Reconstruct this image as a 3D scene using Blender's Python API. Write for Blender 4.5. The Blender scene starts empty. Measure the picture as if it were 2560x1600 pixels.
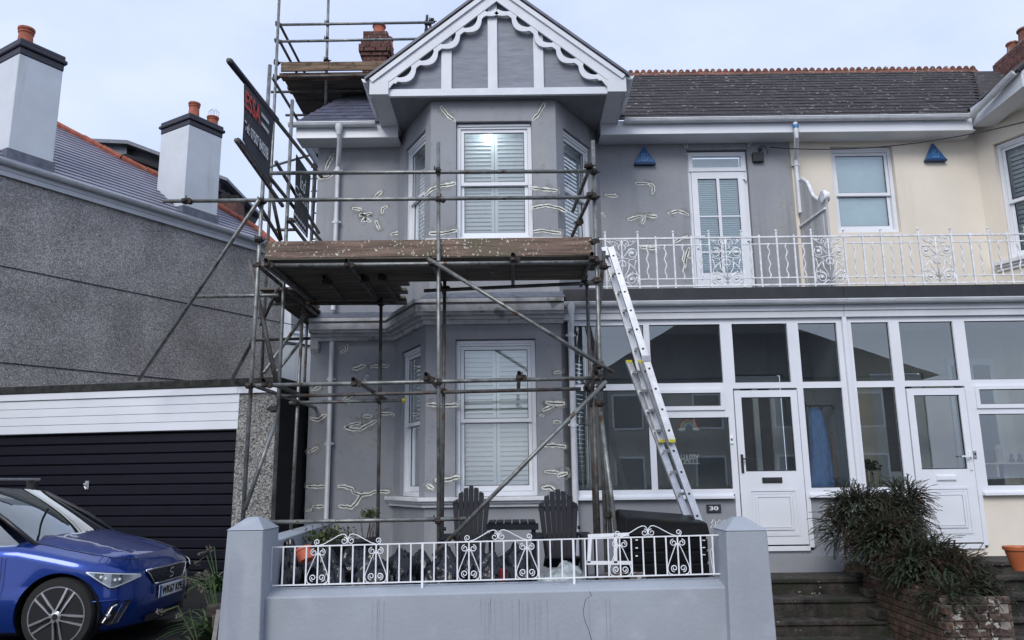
import bpy, bmesh, math, random
from mathutils import Vector, Matrix, noise
R = math.radians
random.seed(7)
S = bpy.context.scene
C = S.collection
# ------------------------------------------------------------- camera, sky, sun
CAMZ = 1.6; FPX = 1980.0; PITCH = R(11.4); ROLL = R(0.7)
_f = Vector((0, math.cos(PITCH), math.sin(PITCH)))
_r0 = Vector((1, 0, 0)); _u0 = _r0.cross(_f)
_r = _r0 * math.cos(ROLL) - _u0 * math.sin(ROLL)
_u = _r.cross(_f)
cam = bpy.data.objects.new('camera', bpy.data.cameras.new('camera')); C.objects.link(cam)
cam.data.sensor_fit = 'HORIZONTAL'; cam.data.sensor_width = 36; cam.data.lens = 36 * FPX / 2560
cam.data.clip_start = 0.05; cam.data.clip_end = 900
cam.matrix_world = Matrix(((_r.x, _u.x, -_f.x, 0), (_r.y, _u.y, -_f.y, 0), (_r.z, _u.z, -_f.z, CAMZ), (0, 0, 0, 1)))
S.camera = cam
SUN_EL, SUN_AZ = 38, 200
sun = bpy.data.objects.new('sun', bpy.data.lights.new('sun', 'SUN')); C.objects.link(sun)
sun.data.energy = 1.25; sun.data.angle = R(28); sun.data.color = (1, .965, .92)
sun.rotation_euler = (R(90 - SUN_EL), 0, R(180 - SUN_AZ))
W_ = bpy.data.worlds.new('World'); S.world = W_; W_.use_nodes = True
wn, wl = W_.node_tree.nodes, W_.node_tree.links
wn.clear()
sky = wn.new('ShaderNodeTexSky'); sky.sky_type = 'NISHITA'; sky.sun_disc = False
sky.sun_elevation = R(SUN_EL); sky.sun_rotation = R(SUN_AZ); sky.dust_density = 2.0
tc = wn.new('ShaderNodeTexCoord')
mp = wn.new('ShaderNodeMapping'); mp.inputs['Scale'].default_value = (1.1, 1.1, 2.6)
nz = wn.new('ShaderNodeTexNoise'); nz.inputs['Scale'].default_value = 1.7; nz.inputs['Detail'].default_value = 6; nz.inputs['Roughness'].default_value = .55
cr = wn.new('ShaderNodeValToRGB')
cr.color_ramp.elements[0].position = .36; cr.color_ramp.elements[0].color = (4.45, 5.25, 7.4, 1)
cr.color_ramp.elements[1].position = .68; cr.color_ramp.elements[1].color = (6.0, 6.65, 8.05, 1)
mx = wn.new('ShaderNodeMix'); mx.data_type = 'RGBA'; mx.inputs[0].default_value = .86
bg = wn.new('ShaderNodeBackground'); bg.inputs[1].default_value = .1
wo = wn.new('ShaderNodeOutputWorld')
wl.new(tc.outputs['Generated'], mp.inputs[0]); wl.new(mp.outputs[0], nz.inputs[0]); wl.new(nz.outputs[0], cr.inputs[0])
wl.new(sky.outputs[0], mx.inputs[6]); wl.new(cr.outputs[0], mx.inputs[7]); wl.new(mx.outputs[2], bg.inputs[0]); wl.new(bg.outputs[0], wo.inputs[0])
S.view_settings.view_transform = 'Standard'; S.view_settings.look = 'None'; S.view_settings.gamma = 1
S.view_settings.exposure = 0.62; S.view_settings.use_curve_mapping = False

# ------------------------------------------------------------- measuring helpers
def ray(px, py):
    return _f + _r * ((px - 1280) / FPX) + _u * (-(py - 800) / FPX)
def at(px, py, Y):
    d = ray(px, py); p = d * (Y / d.y); return Vector((p.x, p.y, p.z + CAMZ))
def atz(px, py, z):
    d = ray(px, py); p = d * ((z - CAMZ) / d.z); return Vector((p.x, p.y, z))
def onplane(px, py, p0, n):
    d = ray(px, py); o = Vector((0, 0, CAMZ)); return o + d * ((p0 - o).dot(n) / d.dot(n))
def proj(p):
    q = p - Vector((0, 0, CAMZ)); z = q.dot(_f); return 1280 + FPX * q.dot(_r) / z, 800 - FPX * q.dot(_u) / z

# ------------------------------------------------------------- materials
def nodes_of(m): return m.node_tree.nodes, m.node_tree.links
def mat(name, col, rough=.6, metal=0, var=.12, scale=6, bump=0, bscale=60, rnd=0, spec=.5, col2=None, streak=False, coat=0, coords='pos', detail=5, bdist=.02):
    m = bpy.data.materials.new(name); m.use_nodes = True
    n, l = nodes_of(m); b = n['Principled BSDF']
    b.inputs['Roughness'].default_value = rough; b.inputs['Metallic'].default_value = metal
    b.inputs['Specular IOR Level'].default_value = spec; b.inputs['Coat Weight'].default_value = coat
    g = n.new('ShaderNodeNewGeometry') if coords == 'pos' else n.new('ShaderNodeTexCoord')
    src = g.outputs['Position'] if coords == 'pos' else g.outputs['Object']
    if streak:
        mpn = n.new('ShaderNodeMapping'); mpn.inputs['Scale'].default_value = streak if isinstance(streak, tuple) else (1, 1, .12)
        l.new(src, mpn.inputs[0]); src = mpn.outputs[0]
    t = n.new('ShaderNodeTexNoise'); t.inputs['Scale'].default_value = scale; t.inputs['Detail'].default_value = detail; t.inputs['Roughness'].default_value = .6
    l.new(src, t.inputs[0])
    c2 = col2 if col2 else tuple(c * (1 - var * 1.6) for c in col)
    c1 = col if col2 else tuple(min(1, c * (1 + var)) for c in col)
    r = n.new('ShaderNodeValToRGB'); r.color_ramp.elements[0].position = .32; r.color_ramp.elements[1].position = .68
    r.color_ramp.elements[0].color = (*c2, 1); r.color_ramp.elements[1].color = (*c1, 1)
    l.new(t.outputs[0], r.inputs[0]); out = r.outputs[0]
    if rnd:
        oi = n.new('ShaderNodeObjectInfo'); mr = n.new('ShaderNodeMapRange')
        mr.inputs[3].default_value = 1 - rnd; mr.inputs[4].default_value = 1 + rnd
        l.new(oi.outputs['Random'], mr.inputs[0])
        hs = n.new('ShaderNodeHueSaturation'); l.new(mr.outputs[0], hs.inputs['Value']); l.new(out, hs.inputs['Color']); out = hs.outputs[0]
    l.new(out, b.inputs['Base Color'])
    if bump:
        t2 = n.new('ShaderNodeTexNoise'); t2.inputs['Scale'].default_value = bscale; t2.inputs['Detail'].default_value = 4
        l.new(src if streak else (g.outputs['Position'] if coords == 'pos' else g.outputs['Object']), t2.inputs[0])
        bp = n.new('ShaderNodeBump'); bp.inputs['Strength'].default_value = bump; bp.inputs['Distance'].default_value = bdist
        l.new(t2.outputs[0], bp.inputs['Height']); l.new(bp.outputs[0], b.inputs['Normal'])
    m['out'] = 1
    return m
def specks(m, col, scale, thr, soft=.03, coords='pos', stretch=None, mask=None):
    """adds shaped marks (paint splashes, lichen, pebbles) of another real colour"""
    n, l = nodes_of(m); b = n['Principled BSDF']; old = b.inputs['Base Color'].links[0].from_socket
    g = n.new('ShaderNodeNewGeometry') if coords == 'pos' else n.new('ShaderNodeTexCoord')
    src = g.outputs['Position'] if coords == 'pos' else g.outputs['Object']
    if stretch:
        mpn = n.new('ShaderNodeMapping'); mpn.inputs['Scale'].default_value = stretch; l.new(src, mpn.inputs[0]); src = mpn.outputs[0]
    t = n.new('ShaderNodeTexNoise'); t.inputs['Scale'].default_value = scale; t.inputs['Detail'].default_value = 2
    l.new(src, t.inputs[0]); mr = n.new('ShaderNodeMapRange'); mr.inputs[1].default_value = thr; mr.inputs[2].default_value = thr + soft
    l.new(t.outputs[0], mr.inputs[0]); fac = mr.outputs[0]
    if mask:
        t3 = n.new('ShaderNodeTexNoise'); t3.inputs['Scale'].default_value = mask; t3.inputs['Detail'].default_value = 1; l.new(src, t3.inputs[0])
        m3 = n.new('ShaderNodeMapRange'); m3.inputs[1].default_value = .42; m3.inputs[2].default_value = .58; l.new(t3.outputs[0], m3.inputs[0])
        mm = n.new('ShaderNodeMath'); mm.operation = 'MULTIPLY'; l.new(fac, mm.inputs[0]); l.new(m3.outputs[0], mm.inputs[1]); fac = mm.outputs[0]
    x = n.new('ShaderNodeMix'); x.data_type = 'RGBA'; x.inputs[7].default_value = (*col, 1)
    l.new(fac, x.inputs[0]); l.new(old, x.inputs[6]); l.new(x.outputs[2], b.inputs['Base Color'])
    return m
def pebbledash(name, cols, scale=75):
    m = bpy.data.materials.new(name); m.use_nodes = True; n, l = nodes_of(m); b = n['Principled BSDF']
    b.inputs['Roughness'].default_value = .8
    g = n.new('ShaderNodeNewGeometry'); v = n.new('ShaderNodeTexVoronoi'); v.inputs['Scale'].default_value = scale
    l.new(g.outputs['Position'], v.inputs[0])
    sp = n.new('ShaderNodeSeparateColor'); l.new(v.outputs['Color'], sp.inputs[0])
    r = n.new('ShaderNodeValToRGB'); e = r.color_ramp.elements
    e[0].position = 0; e[0].color = (*cols[0], 1); e[1].position = 1; e[1].color = (*cols[-1], 1)
    for i, c in enumerate(cols[1:-1]):
        q = e.new((i + 1) / (len(cols) - 1)); q.color = (*c, 1)
    l.new(sp.outputs[0], r.inputs[0])
    t = n.new('ShaderNodeTexNoise'); t.inputs['Scale'].default_value = 1.3; t.inputs['Detail'].default_value = 6; l.new(g.outputs['Position'], t.inputs[0])
    mr = n.new('ShaderNodeMapRange'); mr.inputs[1].default_value = .3; mr.inputs[2].default_value = .7; mr.inputs[3].default_value = .75; mr.inputs[4].default_value = 1.15; l.new(t.outputs[0], mr.inputs[0])
    mx = n.new('ShaderNodeVectorMath'); mx.operation = 'SCALE'; l.new(r.outputs[0], mx.inputs[0]); l.new(mr.outputs[0], mx.inputs['Scale'])
    l.new(mx.outputs[0], b.inputs['Base Color'])
    bp = n.new('ShaderNodeBump'); bp.inputs['Strength'].default_value = .8; bp.inputs['Distance'].default_value = .008; bp.invert = True
    l.new(v.outputs['Distance'], bp.inputs['Height']); l.new(bp.outputs[0], b.inputs['Normal'])
    return m
def glass(name, tint=(.86, .92, .92), refl=1.0, rough=0.0):
    m = bpy.data.materials.new(name); m.use_nodes = True; n, l = nodes_of(m); n.remove(n['Principled BSDF'])
    o = n['Material Output']; tr = n.new('ShaderNodeBsdfTransparent'); tr.inputs[0].default_value = (*tint, 1)
    gl = n.new('ShaderNodeBsdfGlossy'); gl.inputs['Roughness'].default_value = rough; gl.inputs[0].default_value = (.95, 1, 1, 1)
    fr = n.new('ShaderNodeFresnel'); fr.inputs[0].default_value = 1.5
    g = n.new('ShaderNodeNewGeometry'); t = n.new('ShaderNodeTexNoise'); t.inputs['Scale'].default_value = 1.6; t.inputs['Detail'].default_value = 1
    l.new(g.outputs['Position'], t.inputs[0]); bp = n.new('ShaderNodeBump'); bp.inputs['Strength'].default_value = .02; bp.inputs['Distance'].default_value = .02
    l.new(t.outputs[0], bp.inputs['Height']); l.new(bp.outputs[0], gl.inputs['Normal'])
    mu = n.new('ShaderNodeMath'); mu.operation = 'MULTIPLY'; mu.inputs[1].default_value = 2.6 * refl; mu.use_clamp = True
    l.new(fr.outputs[0], mu.inputs[0]); mxx = n.new('ShaderNodeMixShader'); l.new(mu.outputs[0], mxx.inputs[0]); l.new(tr.outputs[0], mxx.inputs[1]); l.new(gl.outputs[0], mxx.inputs[2])
    l.new(mxx.outputs[0], o.inputs[0]); return m
def emit(name, col, s):
    m = bpy.data.materials.new(name); m.use_nodes = True; b = m.node_tree.nodes['Principled BSDF']
    b.inputs['Emission Color'].default_value = (*col, 1); b.inputs['Emission Strength'].default_value = s; return m

GREY = mat('grey_masonry_paint', (.285, .298, .325), .75, var=.08, scale=1.1, bump=.35, bscale=45, bdist=.006, detail=8)
specks(GREY, (.335, .34, .335), 1.3, .56, .2); specks(GREY, (.245, .256, .28), 3.2, .58, .14, stretch=(1.6, 1.6, .12), mask=.7); specks(GREY, (.25, .26, .27), 14, .62, .1)
CREAM = mat('cream_masonry_paint', (.74, .68, .58), .75, var=.05, scale=1.0, bump=.3, bscale=45, bdist=.006, detail=8)
specks(CREAM, (.70, .64, .54), 3, .60, .16, stretch=(1.6, 1.6, .14), mask=.7)
WALLP = mat('pale_grey_wall_paint', (.33, .362, .405), .7, var=.06, scale=1.3, bump=.3, bscale=28, bdist=.008, detail=8)
specks(WALLP, (.24, .265, .33), 5, .6, .1, stretch=(1, 1, .1), mask=1.1)
specks(WALLP, (.40, .43, .47), 3.5, .60, .2)
UPVC = mat('white_upvc', (.74, .765, .81), .28, var=.03, scale=2)
WHITEP = mat('white_painted_timber', (.66, .69, .74), .45, var=.05, scale=3, bump=.1, bscale=30)
SOFF = mat('white_soffit_board', (.62, .645, .68), .5, var=.05, scale=2)
GUT = mat('white_plastic_gutter', (.66, .69, .72), .35, var=.08, scale=5)
CORN = mat('dirty_white_cornice', (.50, .51, .52), .7, var=.16, scale=7, detail=8)
specks(CORN, (.2, .21, .2), 4, .62, .08)
SILL = mat('white_masonry_sill', (.70, .72, .74), .6, var=.06, scale=6)
GASK = mat('black_gasket', (.02, .02, .022), .5)
GLASS = glass('window_glass', (.97, .99, .99), 1.7); PGLASS = glass('porch_glass', (.90, .95, .93), 1.9)
CGLASS = glass('car_glass', (.30, .36, .35), 1.0)
SHUT = mat('white_shutter_paint', (.88, .93, .93), .45, var=.02)
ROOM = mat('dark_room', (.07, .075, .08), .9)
ROOMW = mat('room_wall', (.28, .28, .27), .9)
BLIND = mat('pale_blue_blind', (.74, .88, .90), .7, var=.03)
TILE = mat('weathered_roof_tile', (.035, .031, .033), .85, var=.25, scale=14, rnd=.22, bump=.5, bscale=50)
specks(TILE, (.42, .41, .38), 11, .68, .02, stretch=(.8, 1.5, 1.5)); specks(TILE, (.06, .048, .04), 5, .60, .08)
SLATE = mat('blue_slate', (.095, .10, .14), .42, var=.25, scale=8, rnd=.15)
NSLATE = mat('neighbour_slate', (.20, .20, .255), .35, var=.1, scale=3, rnd=.1)
LEAD = mat('lead_flashing', (.13, .145, .18), .5, var=.2, scale=10)
TERR = mat('terracotta', (.36, .10, .055), .75, var=.22, scale=9, bump=.2)
TERRD = mat('terracotta_ridge_tile', (.19, .075, .05), .85, var=.3, scale=12, rnd=.2)
specks(TERRD, (.35, .33, .25), 16, .62, .05)
BRICKR = mat('red_brick', (.125, .056, .047), .9, var=.35, scale=14, rnd=.2, bump=.4)
MORT = mat('mortar', (.27, .24, .21), .95, var=.2, scale=20)
BRICKB = mat('mossy_brown_brick', (.12, .074, .050), .9, var=.4, scale=14, rnd=.25, bump=.7, bscale=40)
specks(BRICKB, (.045, .05, .025), 5, .55, .1); 
BRICKL = mat('lichened_brick', (.10, .068, .055), .9, var=.45, scale=12, rnd=.25, bump=.8, bscale=40)
specks(BRICKL, (.42, .42, .38), 22, .58, .04, mask=3)
STEP = mat('dirty_concrete_step', (.045, .039, .033), .9, var=.5, scale=7, bump=.6, bscale=35, detail=9)
specks(STEP, (.26, .26, .23), 19, .69, .03); specks(STEP, (.020, .024, .015), 3, .55, .1)
STEEL = mat('galvanised_tube', (.235, .245, .235), .42, metal=.55, var=.3, scale=9, bump=.15, bscale=80)
specks(STEEL, (.12, .075, .05), 7, .62, .08); specks(STEEL, (.5, .5, .47), 30, .72, .03)
STEELD = mat('dull_steel_tube', (.13, .125, .12), .6, metal=.4, var=.35, scale=9)
specks(STEELD, (.10, .06, .04), 6, .56, .1)
COUP = mat('rusty_coupler', (.055, .043, .038), .75, metal=.3, var=.5, scale=40)
CAPY = mat('yellow_plastic', (.55, .50, .04), .5)
PLANK = mat('scaffold_plank', (.20, .138, .108), .85, var=.35, scale=5, streak=(.35, 2, 5), bump=.5, bscale=25, rnd=.1, detail=8)
specks(PLANK, (.13, .12, .075), 1.6, .60, .14); specks(PLANK, (.60, .58, .50), 34, .645, .02, mask=1.6); specks(PLANK, (.66, .63, .58), 13, .69, .012)
DPLANK = mat('scaffold_deck_board', (.13, .115, .095), .9, var=.35, scale=5, streak=(.35, 2, 5), bump=.4, rnd=.25)
OPLANK = mat('orange_brown_plank', (.20, .138, .09), .85, var=.4, scale=6, streak=(.35, 2, 5), bump=.4)
specks(OPLANK, (.08, .06, .04), 7, .55, .1)
ALU = mat('ladder_aluminium', (.52, .53, .55), .38, metal=.75, var=.1, scale=12)
IRONW = mat('white_painted_iron', (.80, .82, .85), .4, var=.05, scale=15)
IRONB = mat('weathered_white_iron', (.76, .78, .80), .5, var=.15, scale=18)
BLACK = mat('black_board', (.022, .023, .028), .5, var=.2)
BAN = mat('banner_vinyl', (.022, .025, .042), .45, var=.1, scale=3); RED = mat('red_print', (.62, .055, .035), .5, var=.05); WPR = mat('white_print', (.75, .76, .78), .5, var=.04)
BAN2 = mat('second_banner_mesh', (.035, .042, .044), .7, var=.2)
ALARM = mat('blue_alarm_plastic', (.025, .12, .30), .35, var=.1); ALARM2 = mat('alarm_print', (.16, .36, .62), .4)
PDASH = pebbledash('pebbledash', [(.15, .145, .14), (.27, .26, .255), (.33, .32, .315), (.40, .385, .37), (.62, .60, .58)], 62)
PDASH2 = pebbledash('pier_pebbledash', [(.03, .03, .03), (.16, .16, .155), (.22, .22, .21), (.28, .28, .265), (.48, .47, .44)], 58)
NWHITE = mat('white_render', (.62, .66, .70), .7, var=.05, scale=1.5)
specks(NWHITE, (.48, .51, .52), 4, .55, .18, stretch=(1.5, 1.5, .14), mask=.9)
DARKB = mat('dark_grey_paint', (.030, .029, .042), .5, var=.1)
GDOOR = mat('garage_door_navy', (.0075, .008, .015), .45, var=.1, spec=.22)
MATTB = mat('matt_black', (.010, .010, .011), .85, var=.3, scale=5)
FELT = mat('mossy_roof_felt', (.028, .030, .028), .9, var=.5, scale=9, bump=.5)
CHAIR = mat('black_chair_plastic', (.011, .0125, .019), .6, var=.15, scale=20, spec=.25)
BAG = mat('black_bin_liner', (.004, .005, .008), .13, var=.2, spec=.5, bump=.45, bscale=3, bdist=.10, coords='obj', streak=(1, 1, .45))
BAGC = mat('clear_rubble_sack', (.34, .38, .37), .3, var=.4, scale=9, bump=.8, bscale=22, bdist=.02)
BIN = mat('black_storage_plastic', (.004, .0045, .006), .45, var=.2, spec=.18); specks(BIN, (.014, .02, .008), 3, .62, .12, stretch=(1, 1, 4))
SOIL = mat('soil', (.03, .022, .016), .95, var=.4, scale=20)
ASPH = mat('asphalt', (.045, .045, .047), .9, var=.3, scale=30, bump=.6, bscale=200)
DRIVE = mat('dark_driveway', (.014, .014, .013), .8, var=.4, scale=12, bump=.6, bscale=120)
PAVE = mat('garden_paving', (.16, .155, .145), .9, var=.3, scale=5, bump=.4)
LEAF = mat('dark_cotoneaster_leaf', (.030, .050, .026), .55, var=.5, scale=9, spec=.3)
specks(LEAF, (.055, .030, .018), 3.2, .56, .1)
LEAF2 = mat('strap_leaf', (.055, .10, .035), .5, var=.4, scale=12); LEAF3 = mat('garden_leaf', (.07, .095, .03), .6, var=.5, scale=14)
TWIG = mat('brown_twig', (.05, .035, .025), .9); FLOW = mat('faded_flower', (.20, .16, .14), .9, var=.4, scale=60)
SKYB = mat('blue_cloth', (.22, .42, .88), .8, var=.2, scale=9, streak=(6, 6, .4)); TAN = mat('tan_coat', (.25, .21, .19), .9, var=.2)
PGREEN = mat('bin_bag_tarp', (.02, .035, .04), .4, var=.3, scale=6, bump=.5, bscale=10)

# ------------------------------------------------------------- mesh helpers
WLOC = {}
class Fr:                                  # a vertical frame: a along u, b outward, z up
    def __init__(s, o, u=(1, 0)):
        s.o = Vector((o[0], o[1], 0)); uu = Vector((u[0], u[1], 0)).normalized(); s.u = uu; s.n = Vector((uu.y, -uu.x, 0))
    def __call__(s, a, b, z): return s.o + s.u * a + s.n * b + Vector((0, 0, z))
    def solve(s, px, py):                  # a, z of the picture point on the frame's own plane
        p = onplane(px, py, s.o, s.n); q = p - s.o; return q.dot(s.u), p.z
class M:
    def __init__(s): s.v = []; s.f = []; s.mi = []; s.cur = 0
    def add(s, vs, fs):
        k = len(s.v); s.v += [Vector(v) for v in vs]
        for f in fs: s.f.append([i + k for i in f]); s.mi.append(s.cur)
    def box(s, a0, a1, b0, b1, z0, z1, fr=None):
        g = fr if fr else (lambda a, b, z: Vector((a, b, z)))
        vs = [g(a, b, z) for z in (z0, z1) for b in (b0, b1) for a in (a0, a1)]
        s.add(vs, [(0, 2, 3, 1), (4, 5, 7, 6), (0, 1, 5, 4), (2, 6, 7, 3), (0, 4, 6, 2), (1, 3, 7, 5)]); return s
    def hexa(s, p):                        # 8 corners: bottom 4 then top 4 (ring order)
        s.add(p, [(0, 3, 2, 1), (4, 5, 6, 7), (0, 1, 5, 4), (1, 2, 6, 5), (2, 3, 7, 6), (3, 0, 4, 7)]); return s
    def prism(s, pts, ext):                # polygon pts (3D) extruded by ext
        n = len(pts); ext = Vector(ext); pts = [Vector(p) for p in pts]
        s.add(pts + [p + ext for p in pts], [tuple(range(n))[::-1], tuple(range(n, 2 * n))] + [(i, (i + 1) % n, n + (i + 1) % n, n + i) for i in range(n)]); return s
    def beam(s, p, q, w, h, up=(0, 0, 1)):
        p, q = Vector(p), Vector(q); d = (q - p).normalized(); sd = d.cross(Vector(up)).normalized() * w / 2; u2 = sd.cross(d).normalized() * h / 2
        s.hexa([p - sd - u2, p + sd - u2, q + sd - u2, q - sd - u2, p - sd + u2, p + sd + u2, q + sd + u2, q - sd + u2]); return s
    def tube(s, pts, r, n=8, caps=True, hollow=False):
        pts = [Vector(p) for p in pts]; k = len(s.v); rr = r if isinstance(r, (list, tuple)) else [r] * len(pts)
        t0 = (pts[1] - pts[0]).normalized(); a = t0.cross(Vector((0, 0, 1)))
        if a.length < .05: a = t0.cross(Vector((1, 0, 0)))
        a.normalize()
        for i, p in enumerate(pts):
            t = (pts[min(i + 1, len(pts) - 1)] - pts[max(i - 1, 0)])
            if t.length < 1e-9: t = t0
            t.normalize(); a = (a - t * a.dot(t)).normalized(); b = t.cross(a)
            for j in range(n):
                an = 2 * math.pi * j / n; s.v.append(p + (a * math.cos(an) + b * math.sin(an)) * rr[i])
        for i in range(len(pts) - 1):
            for j in range(n):
                s.f.append([k + i * n + j, k + i * n + (j + 1) % n, k + (i + 1) * n + (j + 1) % n, k + (i + 1) * n + j]); s.mi.append(s.cur)
        if caps:
            s.f.append([k + j for j in range(n)][::-1]); s.mi.append(s.cur); s.f.append([k + (len(pts) - 1) * n + j for j in range(n)]); s.mi.append(s.cur)
        return s
    def lathe(s, prof, c, n=16, ax=None):
        k = len(s.v); c = Vector(c)
        for r, z in prof:
            for j in range(n):
                an = 2 * math.pi * j / n; s.v.append(c + Vector((r * math.cos(an), r * math.sin(an), z)))
        for i in range(len(prof) - 1):
            for j in range(n):
                s.f.append([k + i * n + j, k + i * n + (j + 1) % n, k + (i + 1) * n + (j + 1) % n, k + (i + 1) * n + j]); s.mi.append(s.cur)
        s.f.append([k + j for j in range(n)][::-1]); s.mi.append(s.cur); s.f.append([k + (len(prof) - 1) * n + j for j in range(n)]); s.mi.append(s.cur)
        return s
    def panel(s, fr, a0, a1, z0, z1, holes, depth=.1, b=0, back=False):
        """wall face with rectangular holes and their reveals"""
        xs = sorted({a0, a1, *[h[0] for h in holes], *[h[1] for h in holes]}); zs = sorted({z0, z1, *[h[2] for h in holes], *[h[3] for h in holes]})
        xs = [x for x in xs if a0 <= x <= a1]; zs = [z for z in zs if z0 <= z <= z1]
        inside = lambda x, z: any(h[0] < x < h[1] and h[2] < z < h[3] for h in holes)
        idx = {}; vs = []; fs = []
        def vi(x, z, bb):
            if (x, z, bb) not in idx: idx[(x, z, bb)] = len(vs); vs.append(fr(x, bb, z))
            return idx[(x, z, bb)]
        for i in range(len(xs) - 1):
            for j in range(len(zs) - 1):
                if inside((xs[i] + xs[i + 1]) / 2, (zs[j] + zs[j + 1]) / 2): continue
                fs.append((vi(xs[i], zs[j], b), vi(xs[i + 1], zs[j], b), vi(xs[i + 1], zs[j + 1], b), vi(xs[i], zs[j + 1], b)))
                if back: fs.append((vi(xs[i], zs[j], b - depth), vi(xs[i], zs[j + 1], b - depth), vi(xs[i + 1], zs[j + 1], b - depth), vi(xs[i + 1], zs[j], b - depth)))
        for h in holes:
            q = [(h[0], h[2]), (h[1], h[2]), (h[1], h[3]), (h[0], h[3])]
            for i in range(4):
                p, r = q[i], q[(i + 1) % 4]
                fs.append((vi(*r, b), vi(*p, b), vi(*p, b - depth), vi(*r, b - depth)))
        if back:
            q = [(a0, z0), (a1, z0), (a1, z1), (a0, z1)]
            for i in range(4):
                p, r = q[i], q[(i + 1) % 4]; fs.append((vi(*p, b), vi(*r, b), vi(*r, b - depth), vi(*p, b - depth)))
        s.add(vs, fs); return s
    def build(s, name, m, parent=None, smooth=False, bevel=0, kind=None, label=None, origin=None):
        me = bpy.data.meshes.new(name)
        lo = Vector((min(v.x for v in s.v), min(v.y for v in s.v), min(v.z for v in s.v))); hi = Vector((max(v.x for v in s.v), max(v.y for v in s.v), max(v.z for v in s.v)))
        c = Vector(origin) if origin is not None else Vector(((lo.x + hi.x) / 2, (lo.y + hi.y) / 2, (lo.z + hi.z) / 2 if parent else lo.z))
        me.from_pydata([v - c for v in s.v], [], s.f)
        ms = m if isinstance(m, (list, tuple)) else [m]
        for x in ms: me.materials.append(x)
        if len(ms) > 1: me.polygons.foreach_set('material_index', s.mi)
        if smooth: me.polygons.foreach_set('use_smooth', [True] * len(me.polygons))
        me.update()
        o = bpy.data.objects.new(name, me); C.objects.link(o); WLOC[o.name] = c
        if parent: o.parent = parent; o.location = c - WLOC[parent.name]
        else: o.location = c
        if bevel:
            md = o.modifiers.new('bevel', 'BEVEL'); md.width = bevel; md.segments = 2; md.limit_method = 'ANGLE'; md.angle_limit = R(40)
        if smooth == 'auto':
            md = o.modifiers.new('es', 'EDGE_SPLIT'); md.split_angle = R(38)
        if kind: o['kind'] = kind
        if label: o['label'] = label
        return o
def inst(src, loc, parent=None, rot=None, scale=None, name=None, m4=None):
    o = src.copy(); C.objects.link(o)
    loc = Vector(loc); WLOC[o.name] = loc
    if parent: o.parent = parent; o.location = loc - WLOC[parent.name]
    else: o.location = loc
    if rot is not None: o.rotation_euler = rot
    if scale is not None: o.scale = scale
    return o
def thing(name, loc, label, cat, group=None):
    o = bpy.data.objects.new(name, None); C.objects.link(o); o.location = loc; WLOC[o.name] = Vector(loc)
    o.empty_display_size = .2
    o['label'] = label; o['category'] = cat
    if group: o['group'] = group
    return o
def tag(o, label, cat, group=None):
    o['label'] = label; o['category'] = cat
    if group: o['group'] = group
    return o
def copy_tree(o, loc=None, rotz=None, parent=None):
    c = o.copy(); C.objects.link(c)
    if parent: c.parent = parent
    if loc is not None: c.location = loc; WLOC[c.name] = Vector(loc)
    if rotz is not None: c.rotation_euler.z = rotz
    for ch in [x for x in bpy.data.objects if x.parent == o]: copy_tree(ch, parent=c)
    return c
def text_mesh(body, size, bold=0, extrude=.002, spacing=1.0, shear=0):
    cu = bpy.data.curves.new('lettering', 'FONT'); cu.body = body; cu.size = size; cu.extrude = extrude; cu.offset = bold; cu.space_character = spacing; cu.shear = shear
    cu.align_x = 'LEFT'; cu.resolution_u = 3
    o = bpy.data.objects.new('lettering', cu); C.objects.link(o); bpy.context.view_layer.update()
    me = bpy.data.meshes.new_from_object(o.evaluated_get(bpy.context.evaluated_depsgraph_get())); bpy.data.objects.remove(o); bpy.data.curves.remove(cu)
    return me
def place_text(body, m, p0, ux, uy, height, width=None, parent=None, name='lettering', bold=0):
    """letters starting at p0, running along unit ux, standing along unit uy"""
    me = text_mesh(body, 1.0, bold); xs = [v.co.x for v in me.vertices]; ys = [v.co.y for v in me.vertices]
    w, h = max(xs) - min(xs), max(ys) - min(ys); sx = (width / w) if width else height / h; sy = height / h; x0, y0 = min(xs), min(ys)
    ux, uy = Vector(ux).normalized(), Vector(uy).normalized(); nn = ux.cross(uy)
    for v in me.vertices: v.co = ux * (v.co.x - x0) * sx + uy * (v.co.y - y0) * sy + nn * v.co.z
    me.materials.clear(); me.materials.append(m); me.name = name
    o = bpy.data.objects.new(name, me); C.objects.link(o); p0 = Vector(p0); WLOC[o.name] = p0
    if parent: o.parent = parent; o.location = p0 - WLOC[parent.name]
    else: o.location = p0
    return o
def spiral(c, r0, r1, a0, turns, ux, uz, n=14):
    return [c + ux * ((r0 + (r1 - r0) * i / n) * math.cos(a0 + turns * 2 * math.pi * i / n)) + uz * ((r0 + (r1 - r0) * i / n) * math.sin(a0 + turns * 2 * math.pi * i / n)) for i in range(n + 1)]
X_, Y_, Z_ = Vector((1, 0, 0)), Vector((0, 1, 0)), Vector((0, 0, 1))
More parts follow.
